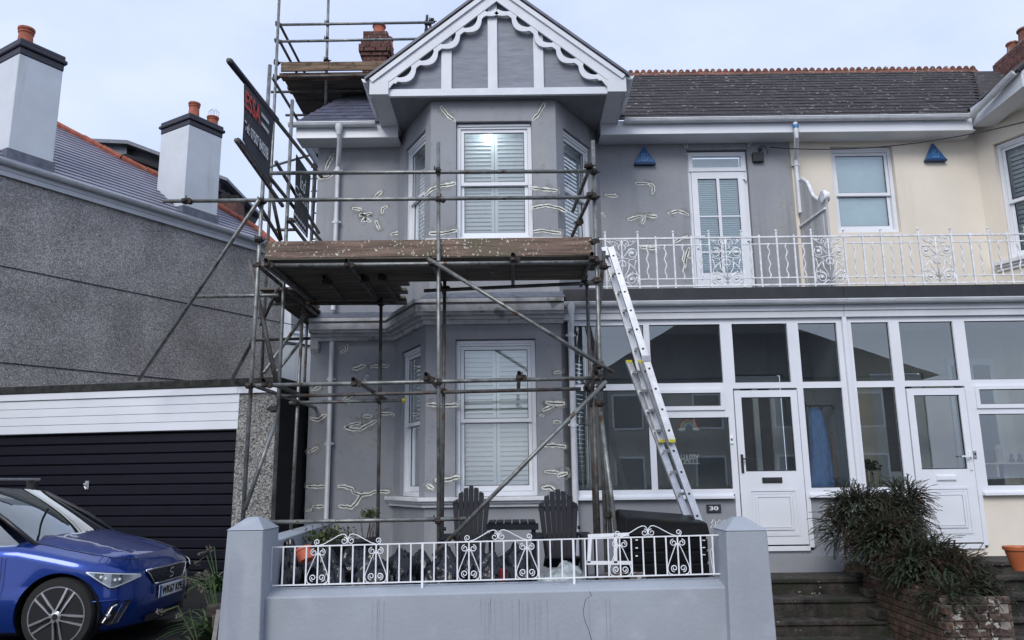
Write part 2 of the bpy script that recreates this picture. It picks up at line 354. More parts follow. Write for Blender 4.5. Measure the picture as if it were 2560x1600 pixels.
# ============================================================= ground
def sheet(name, pts, m, z=None, kind='structure'):
    q = M(); q.add([Vector(p) for p in pts], [tuple(range(len(pts)))]); o = q.build(name, m, kind=kind); return o
sheet('road', [(-300, -300, -.36), (300, -300, -.36), (300, 5.6, -.36), (-300, 5.6, -.36)], ASPH)
sheet('ground', [(-300, 5.6, -.364), (300, 5.6, -.364), (300, 600, -.364), (-300, 600, -.364)], SOIL)
q = M(); q.add([(-12, 4.2, -.35), (-2.25, 4.2, -.35), (-2.25, 6.4, .20), (-12, 6.4, .20), (-2.25, 9.0, .21), (-12, 9.0, .21), (-2.25, 11.6, .28), (-12, 13.2, .28)], [(0, 1, 2, 3), (3, 2, 4, 5), (5, 4, 6, 7)])
q.build('driveway', DRIVE, kind='structure')
q = M(); q.box(-2.0, 2.0, 6.82, 11.75, -.36, .40); q.build('garden_paving', PAVE, kind='structure')

YW, YB = 11.8, 10.6
FM = Fr((0, YW)); FB = Fr((0, YB))
FL = Fr((-1.76, YW), (.63, -1.2)); FR = Fr((.66, YB), (.75, 1.2)); LF = math.hypot(.63, 1.2); RFl = math.hypot(.75, 1.2)
FL.o = Vector((-1.76, YW, 0))

# ============================================================= generic window
def sash(house, fr, a0, a1, z0, z1, zm, shut=True, b=-.08, slat_n=22, tilt=60, blind=False, fill=.055, gl=None, cols=2, dark=ROOM):
    """sliding sash: outer frame, two sashes, panes, louvred shutters behind"""
    gl = gl or GLASS
    w = M()
    w.panel(fr, a0, a1, z0, z1, [(a0 + fill, a1 - fill, z0 + fill * 1.1, z1 - fill * 1.35)], .12, b, back=True)
    w.box(a0 + .015, a1 - .015, b, b + .018, z1 - fill * .8, z1 - .012, fr)
    i0, i1, j0, j1 = a0 + fill, a1 - fill, z0 + fill * 1.1, z1 - fill * 1.35
    # top sash (outer), bottom sash (inner)
    w.panel(fr, i0 + .004, i1 - .004, zm - .02, j1 - .004, [(i0 + .05, i1 - .05, zm + .03, j1 - .05)], .035, b - .022, back=True)
    w.panel(fr, i0 + .004, i1 - .004, j0 + .004, zm + .018, [(i0 + .052, i1 - .052, j0 + .075, zm - .025)], .035, b - .060, back=True)
    wo = w.build('window', WHITEP if False else UPVC, house)
    for (x0, x1, y0, y1, bb) in ((i0 + .05, i1 - .05, zm + .03, j1 - .05, b - .04), (i0 + .052, i1 - .052, j0 + .075, zm - .025, b - .078)):
        g = M(); g.panel(fr, x0 - .002, x1 + .002, y0 - .002, y1 + .002, [(x0 + .008, x1 - .008, y0 + .008, y1 - .008)], .012, bb + .006); g.build('gasket', GASK, wo)
        p = M(); p.add([fr(x0, bb, y0), fr(x1, bb, y0), fr(x1, bb, y1), fr(x0, bb, y1)], [(0, 1, 2, 3)]); p.build('pane', gl, wo)
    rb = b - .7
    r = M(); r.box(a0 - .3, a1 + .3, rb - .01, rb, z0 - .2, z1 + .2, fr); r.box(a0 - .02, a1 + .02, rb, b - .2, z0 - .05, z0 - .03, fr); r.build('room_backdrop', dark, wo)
    if shut:
        sb = b - .125; am = (i0 + i1) / 2
        f = M()
        for k in range(cols):
            c0 = i0 + (i1 - i0) * k / cols + (.0 if k == 0 else .003); c1 = i0 + (i1 - i0) * (k + 1) / cols - (.003 if k < cols - 1 else 0)
            f.panel(fr, c0, c1, j0, j1, [(c0 + .045, c1 - .045, j0 + .08, j1 - .08)], .03, sb, back=True)
        f.build('shutter_frame', SHUT, wo)
        pitch = (j1 - j0 - .16) / slat_n; me = None
        for k in range(cols):
            c0 = i0 + (i1 - i0) * k / cols + .046; c1 = i0 + (i1 - i0) * (k + 1) / cols - .046
            for j in range(slat_n):
                zc = j0 + .08 + pitch * (j + .5); hw = pitch * .54
                tl = R(tilt + random.uniform(-2, 2))
                if me is None:
                    s = M(); t = R(tilt); dy, dz = math.cos(t) * hw, math.sin(t) * hw
                    d2, d3 = math.sin(t) * .005, math.cos(t) * .005
                    P_ = lambda a, b_, z_: fr(a, sb - .015 + b_, zc + z_)
                    s.hexa([P_(c0, dy - d2, -dz - d3), P_(c1, dy - d2, -dz - d3), P_(c1, -dy - d2, dz - d3), P_(c0, -dy - d2, dz - d3), P_(c0, dy + d2, -dz + d3), P_(c1, dy + d2, -dz + d3), P_(c1, -dy + d2, dz + d3), P_(c0, -dy + d2, dz + d3)])
                    me = s.build('slat', SHUT, wo); base = (c0 + c1) / 2
                else:
                    inst(me, fr((c0 + c1) / 2, sb - .015, zc), wo)
    if blind:
        s = M(); s.box(i0, i1, b - .12, b - .11, j0 + blind, j1, fr); s.build('blind', BLIND, wo)
    return wo
def cracks(house, lst, Y=None, fr=None, b=.0):
    """raked-out cracks: a pale filler edge and a dark groove in it"""
    for pl in lst:
        if fr: pts = [onplane(x, y, fr.o + fr.n * b, fr.n) for x, y in pl]; nn = fr.n
        else: pts = [at(x, y, Y) for x, y in pl]; nn = Vector((0, -1, 0))
        # jitter and subdivide
        rp = []
        for i in range(len(pts) - 1):
            L = (pts[i + 1] - pts[i]).length; k = max(1, int(L / .035))
            for j in range(k):
                rp.append(pts[i].lerp(pts[i + 1], j / k) + Vector((random.uniform(-.003, .003), 0, random.uniform(-.006, .006))))
        rp.append(pts[-1])
        def ribbon(m, hw, off, ext):
            L_, R_ = [], []
            P = list(rp); d0 = (P[0] - P[1]).normalized(); d1 = (P[-1] - P[-2]).normalized(); P[0] = P[0] + d0 * ext; P[-1] = P[-1] + d1 * ext
            for i, p in enumerate(P):
                t = (P[min(i + 1, len(P) - 1)] - P[max(0, i - 1)]).normalized(); sd = t.cross(nn).normalized()
                h = hw * random.uniform(.72, 1.3) * (.62 if i in (0, len(P) - 1) else 1)
                L_.append(p + sd * h + nn * off); R_.append(p - sd * h * random.uniform(.8, 1.25) + nn * off)
            n = len(P); m.add(L_ + R_ + [x - nn * off * 1.2 for x in L_] + [x - nn * off * 1.2 for x in R_], [(i, i + 1, n + i + 1, n + i) for i in range(n - 1)] + [(i + 1, i, 2 * n + i, 2 * n + i + 1) for i in range(n - 1)] + [(n + i, n + i + 1, 3 * n + i + 1, 3 * n + i) for i in range(n - 1)])
        m = M(); ribbon(m, random.uniform(.06, .085), .0015, .05); m.build('sanded_patch', SMEAR, house)
        m = M(); m.cur = 0; ribbon(m, .026, .003, .012); m.cur = 1; ribbon(m, .0088, .0055, 0)
        m.build('crack', [FILL, GROOVE], house)
FILL = mat('crack_filler', (.76, .77, .71), .85, var=.15, scale=30); GROOVE = mat('raked_groove', (.10, .105, .09), .95, var=.4, scale=30)

def _smear():
    m = mat('sanded_paint', (.36, .37, .35), .85, var=.1, scale=12); n, l = nodes_of(m); b = n['Principled BSDF']; g = n.new('ShaderNodeNewGeometry'); t = n.new('ShaderNodeTexNoise'); t.inputs['Scale'].default_value = 7; t.inputs['Detail'].default_value = 6
    l.new(g.outputs['Position'], t.inputs[0]); mr = n.new('ShaderNodeMapRange'); mr.inputs[1].default_value = .46; mr.inputs[2].default_value = .62; mr.inputs[3].default_value = 0; mr.inputs[4].default_value = .6
    l.new(t.outputs[0], mr.inputs[0]); l.new(mr.outputs[0], b.inputs['Alpha']); return m
SMEAR = _smear()
def gutter(par, p, q, r=.058, m=None, clips=None, name='gutter', z=0):
    g = M(); p, q = Vector(p), Vector(q); d = (q - p).normalized(); sd = d.cross(Z_).normalized(); n = 9
    ring = lambda c, rr: [c + sd * (rr * math.cos(math.pi * j / (n - 1))) - Z_ * (rr * math.sin(math.pi * j / (n - 1))) for j in range(n)]
    A, B, A2, B2 = ring(p, r), ring(q, r), ring(p, r - .006), ring(q, r - .006)
    g.add(A + B, [(j, j + 1, n + j + 1, n + j) for j in range(n - 1)]); g.add(A2 + B2, [(j + 1, j, n + j, n + j + 1) for j in range(n - 1)])
    g.add(A, [tuple(range(n))]); g.add(B, [tuple(range(n))])
    for s_ in (1, -1): g.beam(p + sd * (s_ * (r - .001)), q + sd * (s_ * (r - .001)), .012, .014)
    o = g.build(name, m or GUT, par)
    L = (q - p).length; k = max(1, int(L / .95))
    cl = None
    for i in range(k):
        c = p.lerp(q, (i + .5) / k)
        if cl is None:
            e = M(); 
            for w in (-.012, .012): e.add(ring(c + d * w, r + .007), [])
            e.add([], []); kk = len(e.v) - 2 * n
            for j in range(n - 1): e.f.append([kk + j, kk + j + 1, kk + n + j + 1, kk + n + j]); e.mi.append(0)
            cl = e.build('gutter_clip', m or GUT, par, origin=c)
        else: inst(cl, c, par)
    return o
def pipe(par, pts, r=.036, clips=(), name='downpipe', m=None):
    g = M(); g.tube(pts, r, 12); o = g.build(name, m or GUT, par, smooth='auto')
    for (x, y, z) in clips:
        e = M(); e.tube([(x, y, z - .03), (x, y, z + .03)], r + .008, 12); e.box(x - r - .03, x + r + .03, y + .01, y + .05, z - .012, z + .012); e.build('pipe_clip', m or GUT, par)
    return o
def slates(par, m, mk, rows, pitch, tw, up, out, limit=300, name='slate', th=.010, lap=1.25):
    """mk(row) -> (left point, right point) of the course's lower edge; one object for each slate"""
    base = None; cnt = 0; st = M()
    for i in range(rows):
        pr = mk(i)
        if not pr: continue
        L, Rr = pr; d = (Rr - L); ln = d.length
        if ln < .05: continue
        d.normalize(); n = max(1, int(round(ln / tw))); off = (.5 if i % 2 else 0)
        ed = [0] + [ (k + off) * tw for k in range(1 - int(off * 2), int(ln / tw) + 2) if .04 < (k + off) * tw < ln - .04] + [ln]
        for a, b in zip(ed[:-1], ed[1:]):
            jit = random.uniform(0, .006); w = b - a - .005
            c = L + d * ((a + b) / 2) + up * (random.uniform(-.006, .006))
            def geo(mm):
                o0 = out * (.012 + th + jit); o1 = out * (.003 + th); h = up * pitch * lap; dn = out * -th
                p = c - d * w / 2; r_ = c + d * w / 2
                mm.hexa([p + o0 + dn, r_ + o0 + dn, r_ + h + o1 + dn, p + h + o1 + dn, p + o0, r_ + o0, r_ + h + o1, p + h + o1])
            if cnt < limit:
                g = M(); geo(g); g.build(name, m, par); cnt += 1
            else: geo(st)
    if st.v: st.build(name, m, par, kind='stuff')

# ============================================================= grey house
H = thing('grey_house', (0, YW, 0), 'grey rendered gabled house with bay windows and chalky raked-out cracks, behind the scaffolding', 'house')
XL, XP = -3.04, 4.50                    # left corner, party line
ZS = 6.95                                # soffit level
# main wall with openings (upper: bay opening, balcony door; lower: bay opening, inner doorway)
m = M(); m.panel(FM, XL, -1.76, 0, ZS + .1, [], .1)
m.panel(FM, 1.41, XP, 0, ZS + .1, [(2.80, 3.76, 4.2, 6.70), (3.2, 4.05, .62, 3.1)], .16)
m.add([FM(XL, 0, 0), FM(XL, -7, 0), FM(XL, -7, 7.05), FM(XL, 0, 7.05)], [(0, 1, 2, 3)])
m.build('front_wall', GREY, H)
# bays: upper and lower storeys
UZ0, UZ1, LZ0, LZ1 = 4.88, 6.66, 1.38, 3.48
for z0, z1, wz0, wz1, n in ((4.12, ZS + .06, UZ0, UZ1, 'upper'), (0.0, 4.12, LZ0, LZ1, 'lower')):
    b0 = -1.13 if n == 'upper' else -1.17
    m = M(); m.panel(FB, b0, .66, z0, z1, [(-.77, .315, wz0, wz1)], .12)
    fl = Fr((-1.76, YW), (b0 + 1.76, -1.2)); ll = math.hypot(b0 + 1.76, 1.2)
    m.panel(fl, 0, ll, z0, z1, [(.30, ll - .22, wz0, wz1 - .02)], .12)
    m.panel(FR, 0, RFl, z0, z1, [(.23, RFl - .30, wz0, wz1 - .02)], .12)
    m.build('bay_wall', GREY, H)
    sash(H, FB, -.765, .31, wz0 + .01, wz1 - .01, wz0 + (.86 if n == 'upper' else 1.0), slat_n=24 if n == 'upper' else 28)
    sash(H, fl, .305, ll - .225, wz0 + .01, wz1 - .03, wz0 + (.86 if n == 'upper' else 1.0), slat_n=24 if n == 'upper' else 28, cols=1, tilt=56, b=-.05)
    sash(H, FR, .235, RFl - .305, wz0 + .01, wz1 - .03, wz0 + (.86 if n == 'upper' else 1.0), slat_n=24 if n == 'upper' else 28, cols=1, tilt=56, b=-.05)
# ceiling lamp glowing behind the glass of the upper bay window
q = M(); q.lathe([(.004, .045), (.03, .034), (.042, 0), (.03, -.034), (.004, -.045)], at(1222, 350, 10.80), 12); o = q.build('lamp_bulb', emit('lit_bulb', (.85, .95, 1), 12), H, smooth=True)
q = M(); q.tube([at(1222, 350, 10.80) + Z_ * .04, at(1222, 350, 10.80) + Z_ * .16], .006, 6); q.build('lamp_cord', WHITEP, H)
# sills
def sill(par, z, ext=.09, z2=None, bx0=-1.17, bx1=.66, m_=None, name='bay_sill'):
    q = M()
    for (e, h0, h1) in ((ext, z - .05, z), (ext * .62, z - .085, z - .05), (ext * .35, z - .13, z - .085)):
        o_ = [Vector((-1.80 - e * .6, YW - e * .4, 0)), Vector((bx0 - e * .55, YB - e, 0)), Vector((bx1 + e * .55, YB - e, 0)), Vector((.72, YB + .02, 0)), Vector((-1.15, YB + .1, 0)), Vector((-1.76, YW, 0))]
        q.prism([p + Z_ * h0 for p in o_], (0, 0, h1 - h0))
    return q.build(name, m_ or SILL, par, bevel=.006)
sill(H, LZ0 + .005, .14)
sill(H, UZ0 + .005, .09, bx0=-1.13)
# cornice between the storeys, stepped mouldings following the bay
def mould(par, steps, path, m_, name):
    q = M()
    for (e, h0, h1) in steps:
        inner, outer = [], []
        for i, p in enumerate(path):
            p = Vector((p[0], p[1], 0)); t0 = (Vector((*path[i], 0)) - Vector((*path[i - 1], 0))).normalized() if i else None
            t1 = (Vector((*path[i + 1], 0)) - Vector((*path[i], 0))).normalized() if i < len(path) - 1 else None
            n0 = Vector((t0.y, -t0.x, 0)) if t0 else None; n1 = Vector((t1.y, -t1.x, 0)) if t1 else None
            nn = (n0 + n1).normalized() if (n0 and n1) else (n0 or n1); k = 1 / max(.5, nn.dot(n1 or n0)); inner.append(p - nn * .03); outer.append(p + nn * e * k)
        for i in range(len(path) - 1):
            q.hexa([inner[i] + Z_ * h0, inner[i + 1] + Z_ * h0, outer[i + 1] + Z_ * h0, outer[i] + Z_ * h0, inner[i] + Z_ * h1, inner[i + 1] + Z_ * h1, outer[i + 1] + Z_ * h1, outer[i] + Z_ * h1])
    return q.build(name, m_, par)
mould(H, [(.05, 3.68, 3.74), (.09, 3.74, 3.79), (.17, 3.79, 3.83), (.20, 3.83, 3.92), (.16, 3.92, 3.95), (.22, 3.95, 4.0)], [(XL, YW), (-1.76, YW), (-1.17, YB), (.70, YB)], CORN, 'cornice')
q = M(); q.add([(XL, YW - .22, 4.005), (-1.9, YW - .22, 4.005), (-1.22, YB - .22, 4.005), (.72, YB - .22, 4.005), (.72, YB, 4.13), (-1.13, YB, 4.13), (-1.76, YW, 4.13), (XL, YW, 4.13)], [(0, 1, 6, 7), (1, 2, 5, 6), (2, 3, 4, 5)])
q.build('lead_apron', LEAD, H)
q = M(); q.prism([(XL - .0, YW - .005, 3.68), (XL + .0, YW - .06, 3.68), (XL + .0, YW - .05, 3.56), (XL, YW - .005, 3.5)], (.12, 0, 0)); q.build('corbel', CORN, H)

# gable: face at YG, roof planes back to the main ridge
YG = 10.44
AP = at(1240, -30, YG); gx = lambda px, py: (lambda p: (p.x, p.z))(at(px, py, YG))
LX, LZ = gx(918, 203); RX, RZ = gx(1556, 200); AX, AZ = AP.x, AP.z
EZ = (LZ + RZ) / 2; LX, RX = -1.985, 1.665
AX = (LX + RX) / 2 - .01
sl = math.hypot(AX - LX, AZ - EZ)
dL = Vector((LX - AX, 0, EZ - AZ)).normalized(); dR = Vector((RX - AX, 0, EZ - AZ)).normalized()
nL = Vector((dL.z, 0, -dL.x)); nL = nL if nL.z < 0 else -nL; nR = Vector((dR.z, 0, -dR.x)); nR = nR if nR.z < 0 else -nR
A0 = Vector((AX, YG, AZ))
q = M(); q.prism([(LX + .15, YG + .03, 7.0), (RX - .15, YG + .03, 7.0), (AX, YG + .03, AZ - .12)], (0, .04, 0))
STUC = mat('textured_gable_stucco', (.245, .26, .30), .75, var=.08, scale=4, streak=(.7, 1, 2.2), bump=.6, bscale=6, bdist=.03)
q.build('gable_panel', STUC, H)
# half timber posts and beam
b0x, b0z = gx(965, 248); tz = gx(1240, 221)[1]
q = M(); q.box(LX + .26, RX - .26, YG - .015, YG + .035, 6.975, tz); q.build('gable_beam', WHITEP, H, bevel=.004)
for (pa, pb, pt) in ((1103, 1129, 100), (1220, 1244, 20), (1335, 1360, 100)):
    xa, _ = gx(pa, 215); xb, _ = gx(pb, 215); ztop = AZ - .16 - abs((xa + xb) / 2 - AX) * (AZ - EZ) / (AX - LX) - .02
    q = M(); q.box(xa, xb, YG - .008, YG + .032, tz - .002, ztop); q.build('gable_post', WHITEP, H, bevel=.004)
# bargeboards and scalloped fretwork
for d, nn, ex in ((dL, nL, LX), (dR, nR, RX)):
    q = M(); bd = .20
    P = lambda s_, t_, y_: Vector((A0.x, y_, A0.z)) + d * s_ + nn * t_
    k = nn.x * 0 + 1
    # apex is mitred on the centre line
    def clipx(s_, t_):                    # s at which offset t meets the mitre
        return t_ * abs(nn.x) / abs(d.x)
    q.prism([P(clipx(0, .0), 0, YG - .07), P(sl, 0, YG - .07), P(sl, bd, YG - .07), P(clipx(0, bd), bd, YG - .07)], (0, .035, 0))
    q.prism([P(clipx(0, .0), 0, YG - .10), P(sl, 0, YG - .10), P(sl, .065, YG - .10), P(clipx(0, .065), .065, YG - .10)], (0, .028, 0))
    q.build('bargeboard', WHITEP, H)
    q = M(); per = .405; N = 90; s0 = clipx(0, bd + .12); s1 = sl - .02
    top, bot = [], []
    for i in range(N + 1):
        s_ = s0 + (s1 - s0) * i / N; ph = ((s_ - .10) / per) % 1.0
        lobe = math.sin(math.pi * min(1, ph / .8)) if ph < .8 else 0
        o_ = bd + .075 + .098 * max(0, lobe) ** .8; 
        if s_ > sl - .24: o_ = bd + .05 + .25 * (s_ - sl + .24)
        inn = o_ - .088 if o_ - .088 > bd + .022 else bd - .01
        top.append((s_, inn)); bot.append((s_, o_))
    for i in range(N):
        a, b, c, e = top[i], top[i + 1], bot[i + 1], bot[i]
        if e[1] - a[1] < .01: continue
        q.hexa([P(*a, YG - .062), P(*b, YG - .062), P(*c, YG - .062), P(*e, YG - .062), P(*a, YG - .036), P(*b, YG - .036), P(*c, YG - .036), P(*e, YG - .036)])
    q.build('fretwork', WHITEP, H)
    # soffit box that runs back along the eave, its end block
    sg = -1 if ex < AX else 1
    q = M(); xo, xi = ex, ex - sg * .27
    q.hexa([(xo, YG - .075, 6.975), (xi, YG - .075, 6.975), (xi, YG - .075, EZ + .0), (xo, YG - .075, EZ + .0), (xo, 11.79, 6.975), (xi, 11.79, 6.975), (xi, 11.79, EZ), (xo, 11.79, EZ)])
    q.build('eave_box', SOFF, H, bevel=.004)
    q = M(); q.box(min(ex, ex - sg * .012) - .0, max(ex, ex - sg * .012) + 0, YG - .0, 11.40, 6.96, 6.974); q.build('fascia_edge', WHITEP, H)
    gutter(H, (ex + sg * .06, YG - .05, EZ + .02), (ex + sg * .06, 11.36, EZ - .03), .055, clips=1)
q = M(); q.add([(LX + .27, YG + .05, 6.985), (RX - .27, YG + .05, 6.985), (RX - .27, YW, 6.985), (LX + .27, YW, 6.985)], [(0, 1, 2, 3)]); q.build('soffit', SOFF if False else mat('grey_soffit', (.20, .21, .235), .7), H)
# gable roof slopes
YR = 14.5
for d, nn in ((dL, nL), (dR, nR)):
    q = M(); e = A0 + d * (sl + .05); up = -nn
    a = Vector((A0.x, YG - .12, A0.z)) + up * .02; b_ = Vector((e.x, YG - .12, e.z)) + up * .02
    q.hexa([a, b_, b_ + Vector((0, 4.0, 0)), a + Vector((0, 4.0, 0)), a + up * .035, b_ + up * .035, b_ + up * .035 + Vector((0, 4.0, 0)), a + up * .035 + Vector((0, 4.0, 0))])
    q.build('gable_roof', SLATE, H)
# main roof
EY, EZm, RZm = 11.38, 7.02, 9.46
upv = Vector((0, YR - EY, RZm - EZm)); SL = upv.length; upv.normalize(); outv = Vector((0, -upv.z, upv.y))
def roof_base(par, pts, m_): q = M(); q.add(pts, [tuple(range(len(pts)))]); q.build('roof_deck', m_, par)
P3 = lambda x, s_: Vector((x, EY, EZm)) + upv * s_
roof_base(H, [P3(1.2, 0), P3(XP, 0), P3(XP, SL), P3(-1.0, SL)], TILE)
nrow = 16; pitch = SL / nrow
def lim(z):                              # right gable slope cuts the main roof along a valley
    return AX + (RX - AX) * max(0, (AZ - z)) / (AZ - EZ) * 1.0 - .1
slates(H, TILE, lambda i: (P3(max(lim(EZm + (RZm - EZm) * i / nrow) if True else 0, -.5), pitch * i), P3(XP, pitch * i)), nrow, pitch, .30, upv, outv, limit=300)
# left end of the main roof, newly slated
LC = Vector((-3.32, EY, EZm)); 
hl = lambda i, n=13: LC + (Vector((-2.62, YR, RZm)) - LC) * (i / 16)
roof_base(H, [LC, P3(-1.7, 0), P3(-.3, SL), Vector((-2.62, YR, RZm))], SLATE)
roof_base(H, [LC, Vector((-2.62, YR, RZm)), Vector((-2.62, YR + 1, RZm - .4)), Vector((-3.32, YR + 3, EZm))], SLATE)
slates(H, SLATE, lambda i: (hl(i), P3(-1.62 + .09 * i, pitch * i)), 15, pitch, .27, upv, outv, limit=120)
# eaves: fascia, soffit, gutters
for (x0, x1) in ((-3.30, LX + .262), (RX - .262, XP)):
    q = M(); q.box(x0, x1, EY + .03, EY + .06, 6.80, 7.02); q.build('fascia', UPVC, H, bevel=.003)
    q = M(); q.box(x0, x1, EY + .062, YW, 6.805, 6.825); q.build('eave_soffit', SOFF, H)
q = M(); q.box(-3.30, -3.27, EY + .062, YW + 3, 6.86, 7.0); q.build('fascia', WHITEP, H)
gutter(H, (-3.40, EY - .035, 7.01), (LX - .08, EY - .035, 7.01)); gutter(H, (RX + .1, EY - .035, 7.01), (XP, EY - .035, 7.01))
# left downpipe: hopper, swan neck, long pipe, shoe
px = at(848, 312, EY - .035).x
q = M(); q.lathe([(.035, 0), (.045, .06), (.062, .10), (.062, .16)], (px, EY - .035, 6.82), 12); q.build('gutter_outlet', GUT, H, smooth='auto')
pd = at(842, 500, YW - .08).x
pipe(H, [(px, EY - .035, 6.84), (px, EY + .03, 6.72), (pd, YW - .08, 6.45), (pd, YW - .08, 4.15)], clips=[(pd, YW - .08, 6.4), (pd, YW - .08, 5.55), (pd, YW - .08, 4.8)])
pipe(H, [(pd, YW - .08, 3.66), (pd, YW - .09, 1.05), (pd + .03, YW - .14, .97), (pd + .2, YW - .2, .95)], clips=[(pd, YW - .08, 3.1), (pd, YW - .08, 2.15)])
# right (shared) downpipe with its blue collar
px = at(1989, 318, EY - .03).x; pd = at(1991, 420, YW - .08).x
pipe(H, [(px, EY - .03, 6.93), (px, EY - .03, 6.78)], .034); q = M(); q.tube([(px, EY - .03, 6.84), (px, EY - .03, 6.89)], .043, 12); q.build('blue_collar', mat('blue_plastic', (.02, .16, .42), .4), H)
pipe(H, [(px, EY - .03, 6.80), (px, EY - .03, 6.70), (pd, YW - .08, 6.48), (pd, YW - .08, 5.6)], .036, clips=[(pd, YW - .08, 6.4)])
# crested ridge tiles
def ridge(par, x0, x1, m_, n):
    w = (x1 - x0) / n; src = None
    for i in range(n):
        c = Vector((x0 + w * (i + .5), YR, RZm + .02))
        if src is None:
            q = M(); q.prism([(c.x - w / 2 + .003, c.y - .12, c.z - .11), (c.x - w / 2 + .003, c.y + .12, c.z - .11), (c.x - w / 2 + .003, c.y, c.z + .045)], (w - .006, 0, 0))
            for k in range(3):
                cc = c.x - w / 2 + w * (k + .5) / 3; r_ = w / 6 * .80
                q.prism([(cc + r_ * math.cos(a), c.y - .02, c.z + .03 + 1.25 * r_ * math.sin(a)) for a in [math.pi * j / 6 for j in range(7)]], (0, .04, 0))
            src = q.build('ridge_tile', m_, par, origin=c)
        else: inst(src, c + Vector((0, random.uniform(-.004, .004), random.uniform(-.005, .005))), par)
ridge(H, 1.1, XP - .0, TERRD, 9)
# balcony door
def glazed_door(par, fr, a0, a1, z0, z1, zt):
    w = M(); w.panel(fr, a0, a1, z0, z1, [(a0 + .05, a1 - .05, z0 + .06, zt - .02), (a0 + .09, a1 - .09, zt + .06, z1 - .07)], .07, -.06, back=True)
    w.panel(fr, a0 + .02, a1 - .02, zt - .01, z1 - .02, [(a0 + .085, a1 - .085, zt + .055, z1 - .075)], .03, -.04)
    f = w.build('balcony_door_frame', UPVC, par)
    am = (a0 + a1) / 2; d = M(); zz = z0 + .12
    d.panel(fr, a0 + .055, a1 - .055, z0 + .065, zt - .025, [(a0 + .15, am - .022, zz + .25, zt - .13), (am + .022, a1 - .15, zz + .25, zt - .13)], .06, -.045, back=True); dd = d.build('balcony_door', UPVC, par)
    for x0, x1 in ((a0 + .15, am - .022), (am + .022, a1 - .15)):
        p = M(); p.add([fr(x0, -.075, zz + .25), fr(x1, -.075, zz + .25), fr(x1, -.075, zt - .13), fr(x0, -.075, zt - .13)], [(0, 1, 2, 3)]); p.build('pane', GLASS, dd)
        for zb_ in (at(1800, 537, YW).z, at(1800, 627, YW).z): p = M(); p.box(x0, x1, -.083, -.066, zb_ - .011, zb_ + .011, fr); p.build('glazing_bar', UPVC, dd)
        g = M(); g.panel(fr, x0 - .002, x1 + .002, zz + .25, zt - .128, [(x0 + .007, x1 - .007, zz + .257, zt - .137)], .01, -.07); g.build('gasket', GASK, dd)
        for k in range(46): 
            zc = zt - .15 - k * .036
            if zc < zz + .3: break
            if k == 0:
                s_ = M(); s_.hexa([fr(x0 + .01, -.10, zc - .012), fr(x1 - .01, -.10, zc - .012), fr(x1 - .01, -.13, zc + .014), fr(x0 + .01, -.13, zc + .014), fr(x0 + .01, -.10, zc - .009), fr(x1 - .01, -.10, zc - .009), fr(x1 - .01, -.13, zc + .017), fr(x0 + .01, -.13, zc + .017)]); src = s_.build('blind_slat', BLIND, dd)
            else: inst(src, fr((x0 + x1) / 2, -.115, zc + .0025), dd)
    p = M(); p.add([fr(a0 + .09, -.06, zt + .06), fr(a1 - .09, -.06, zt + .06), fr(a1 - .09, -.06, z1 - .07), fr(a0 + .09, -.06, z1 - .07)], [(0, 1, 2, 3)]); p.build('pane', GLASS, f)
    p = M(); p.box(a0 + .05, a1 - .05, -.30, -.28, z0, z1 - .02, fr); p.build('blind', BLIND, f)
    h = M(); h.box(a0 + .075, a0 + .11, -.045, -.025, zt - 1.28, zt - 1.05, fr); h.box(a0 + .085, a0 + .20, -.012, .004, zt - 1.10, zt - 1.08, fr); h.tube([fr(a0 + .093, -.03, zt - 1.09), fr(a0 + .093, .0, zt - 1.09)], .01, 6); h.build('door_handle', UPVC, dd)
    for zc in (zt - .14, zt - 1.15, z0 + .2):
        h = M(); h.box(a1 - .075, a1 - .02, -.045, -.018, zc - .018, zc + .018, fr); h.box(a1 - .045, a1 - .03, -.045, -.01, zc - .05, zc + .05, fr); h.build('hinge', UPVC, dd)
glazed_door(H, FM, 2.81, 3.75, 4.32, 6.68, 6.36)
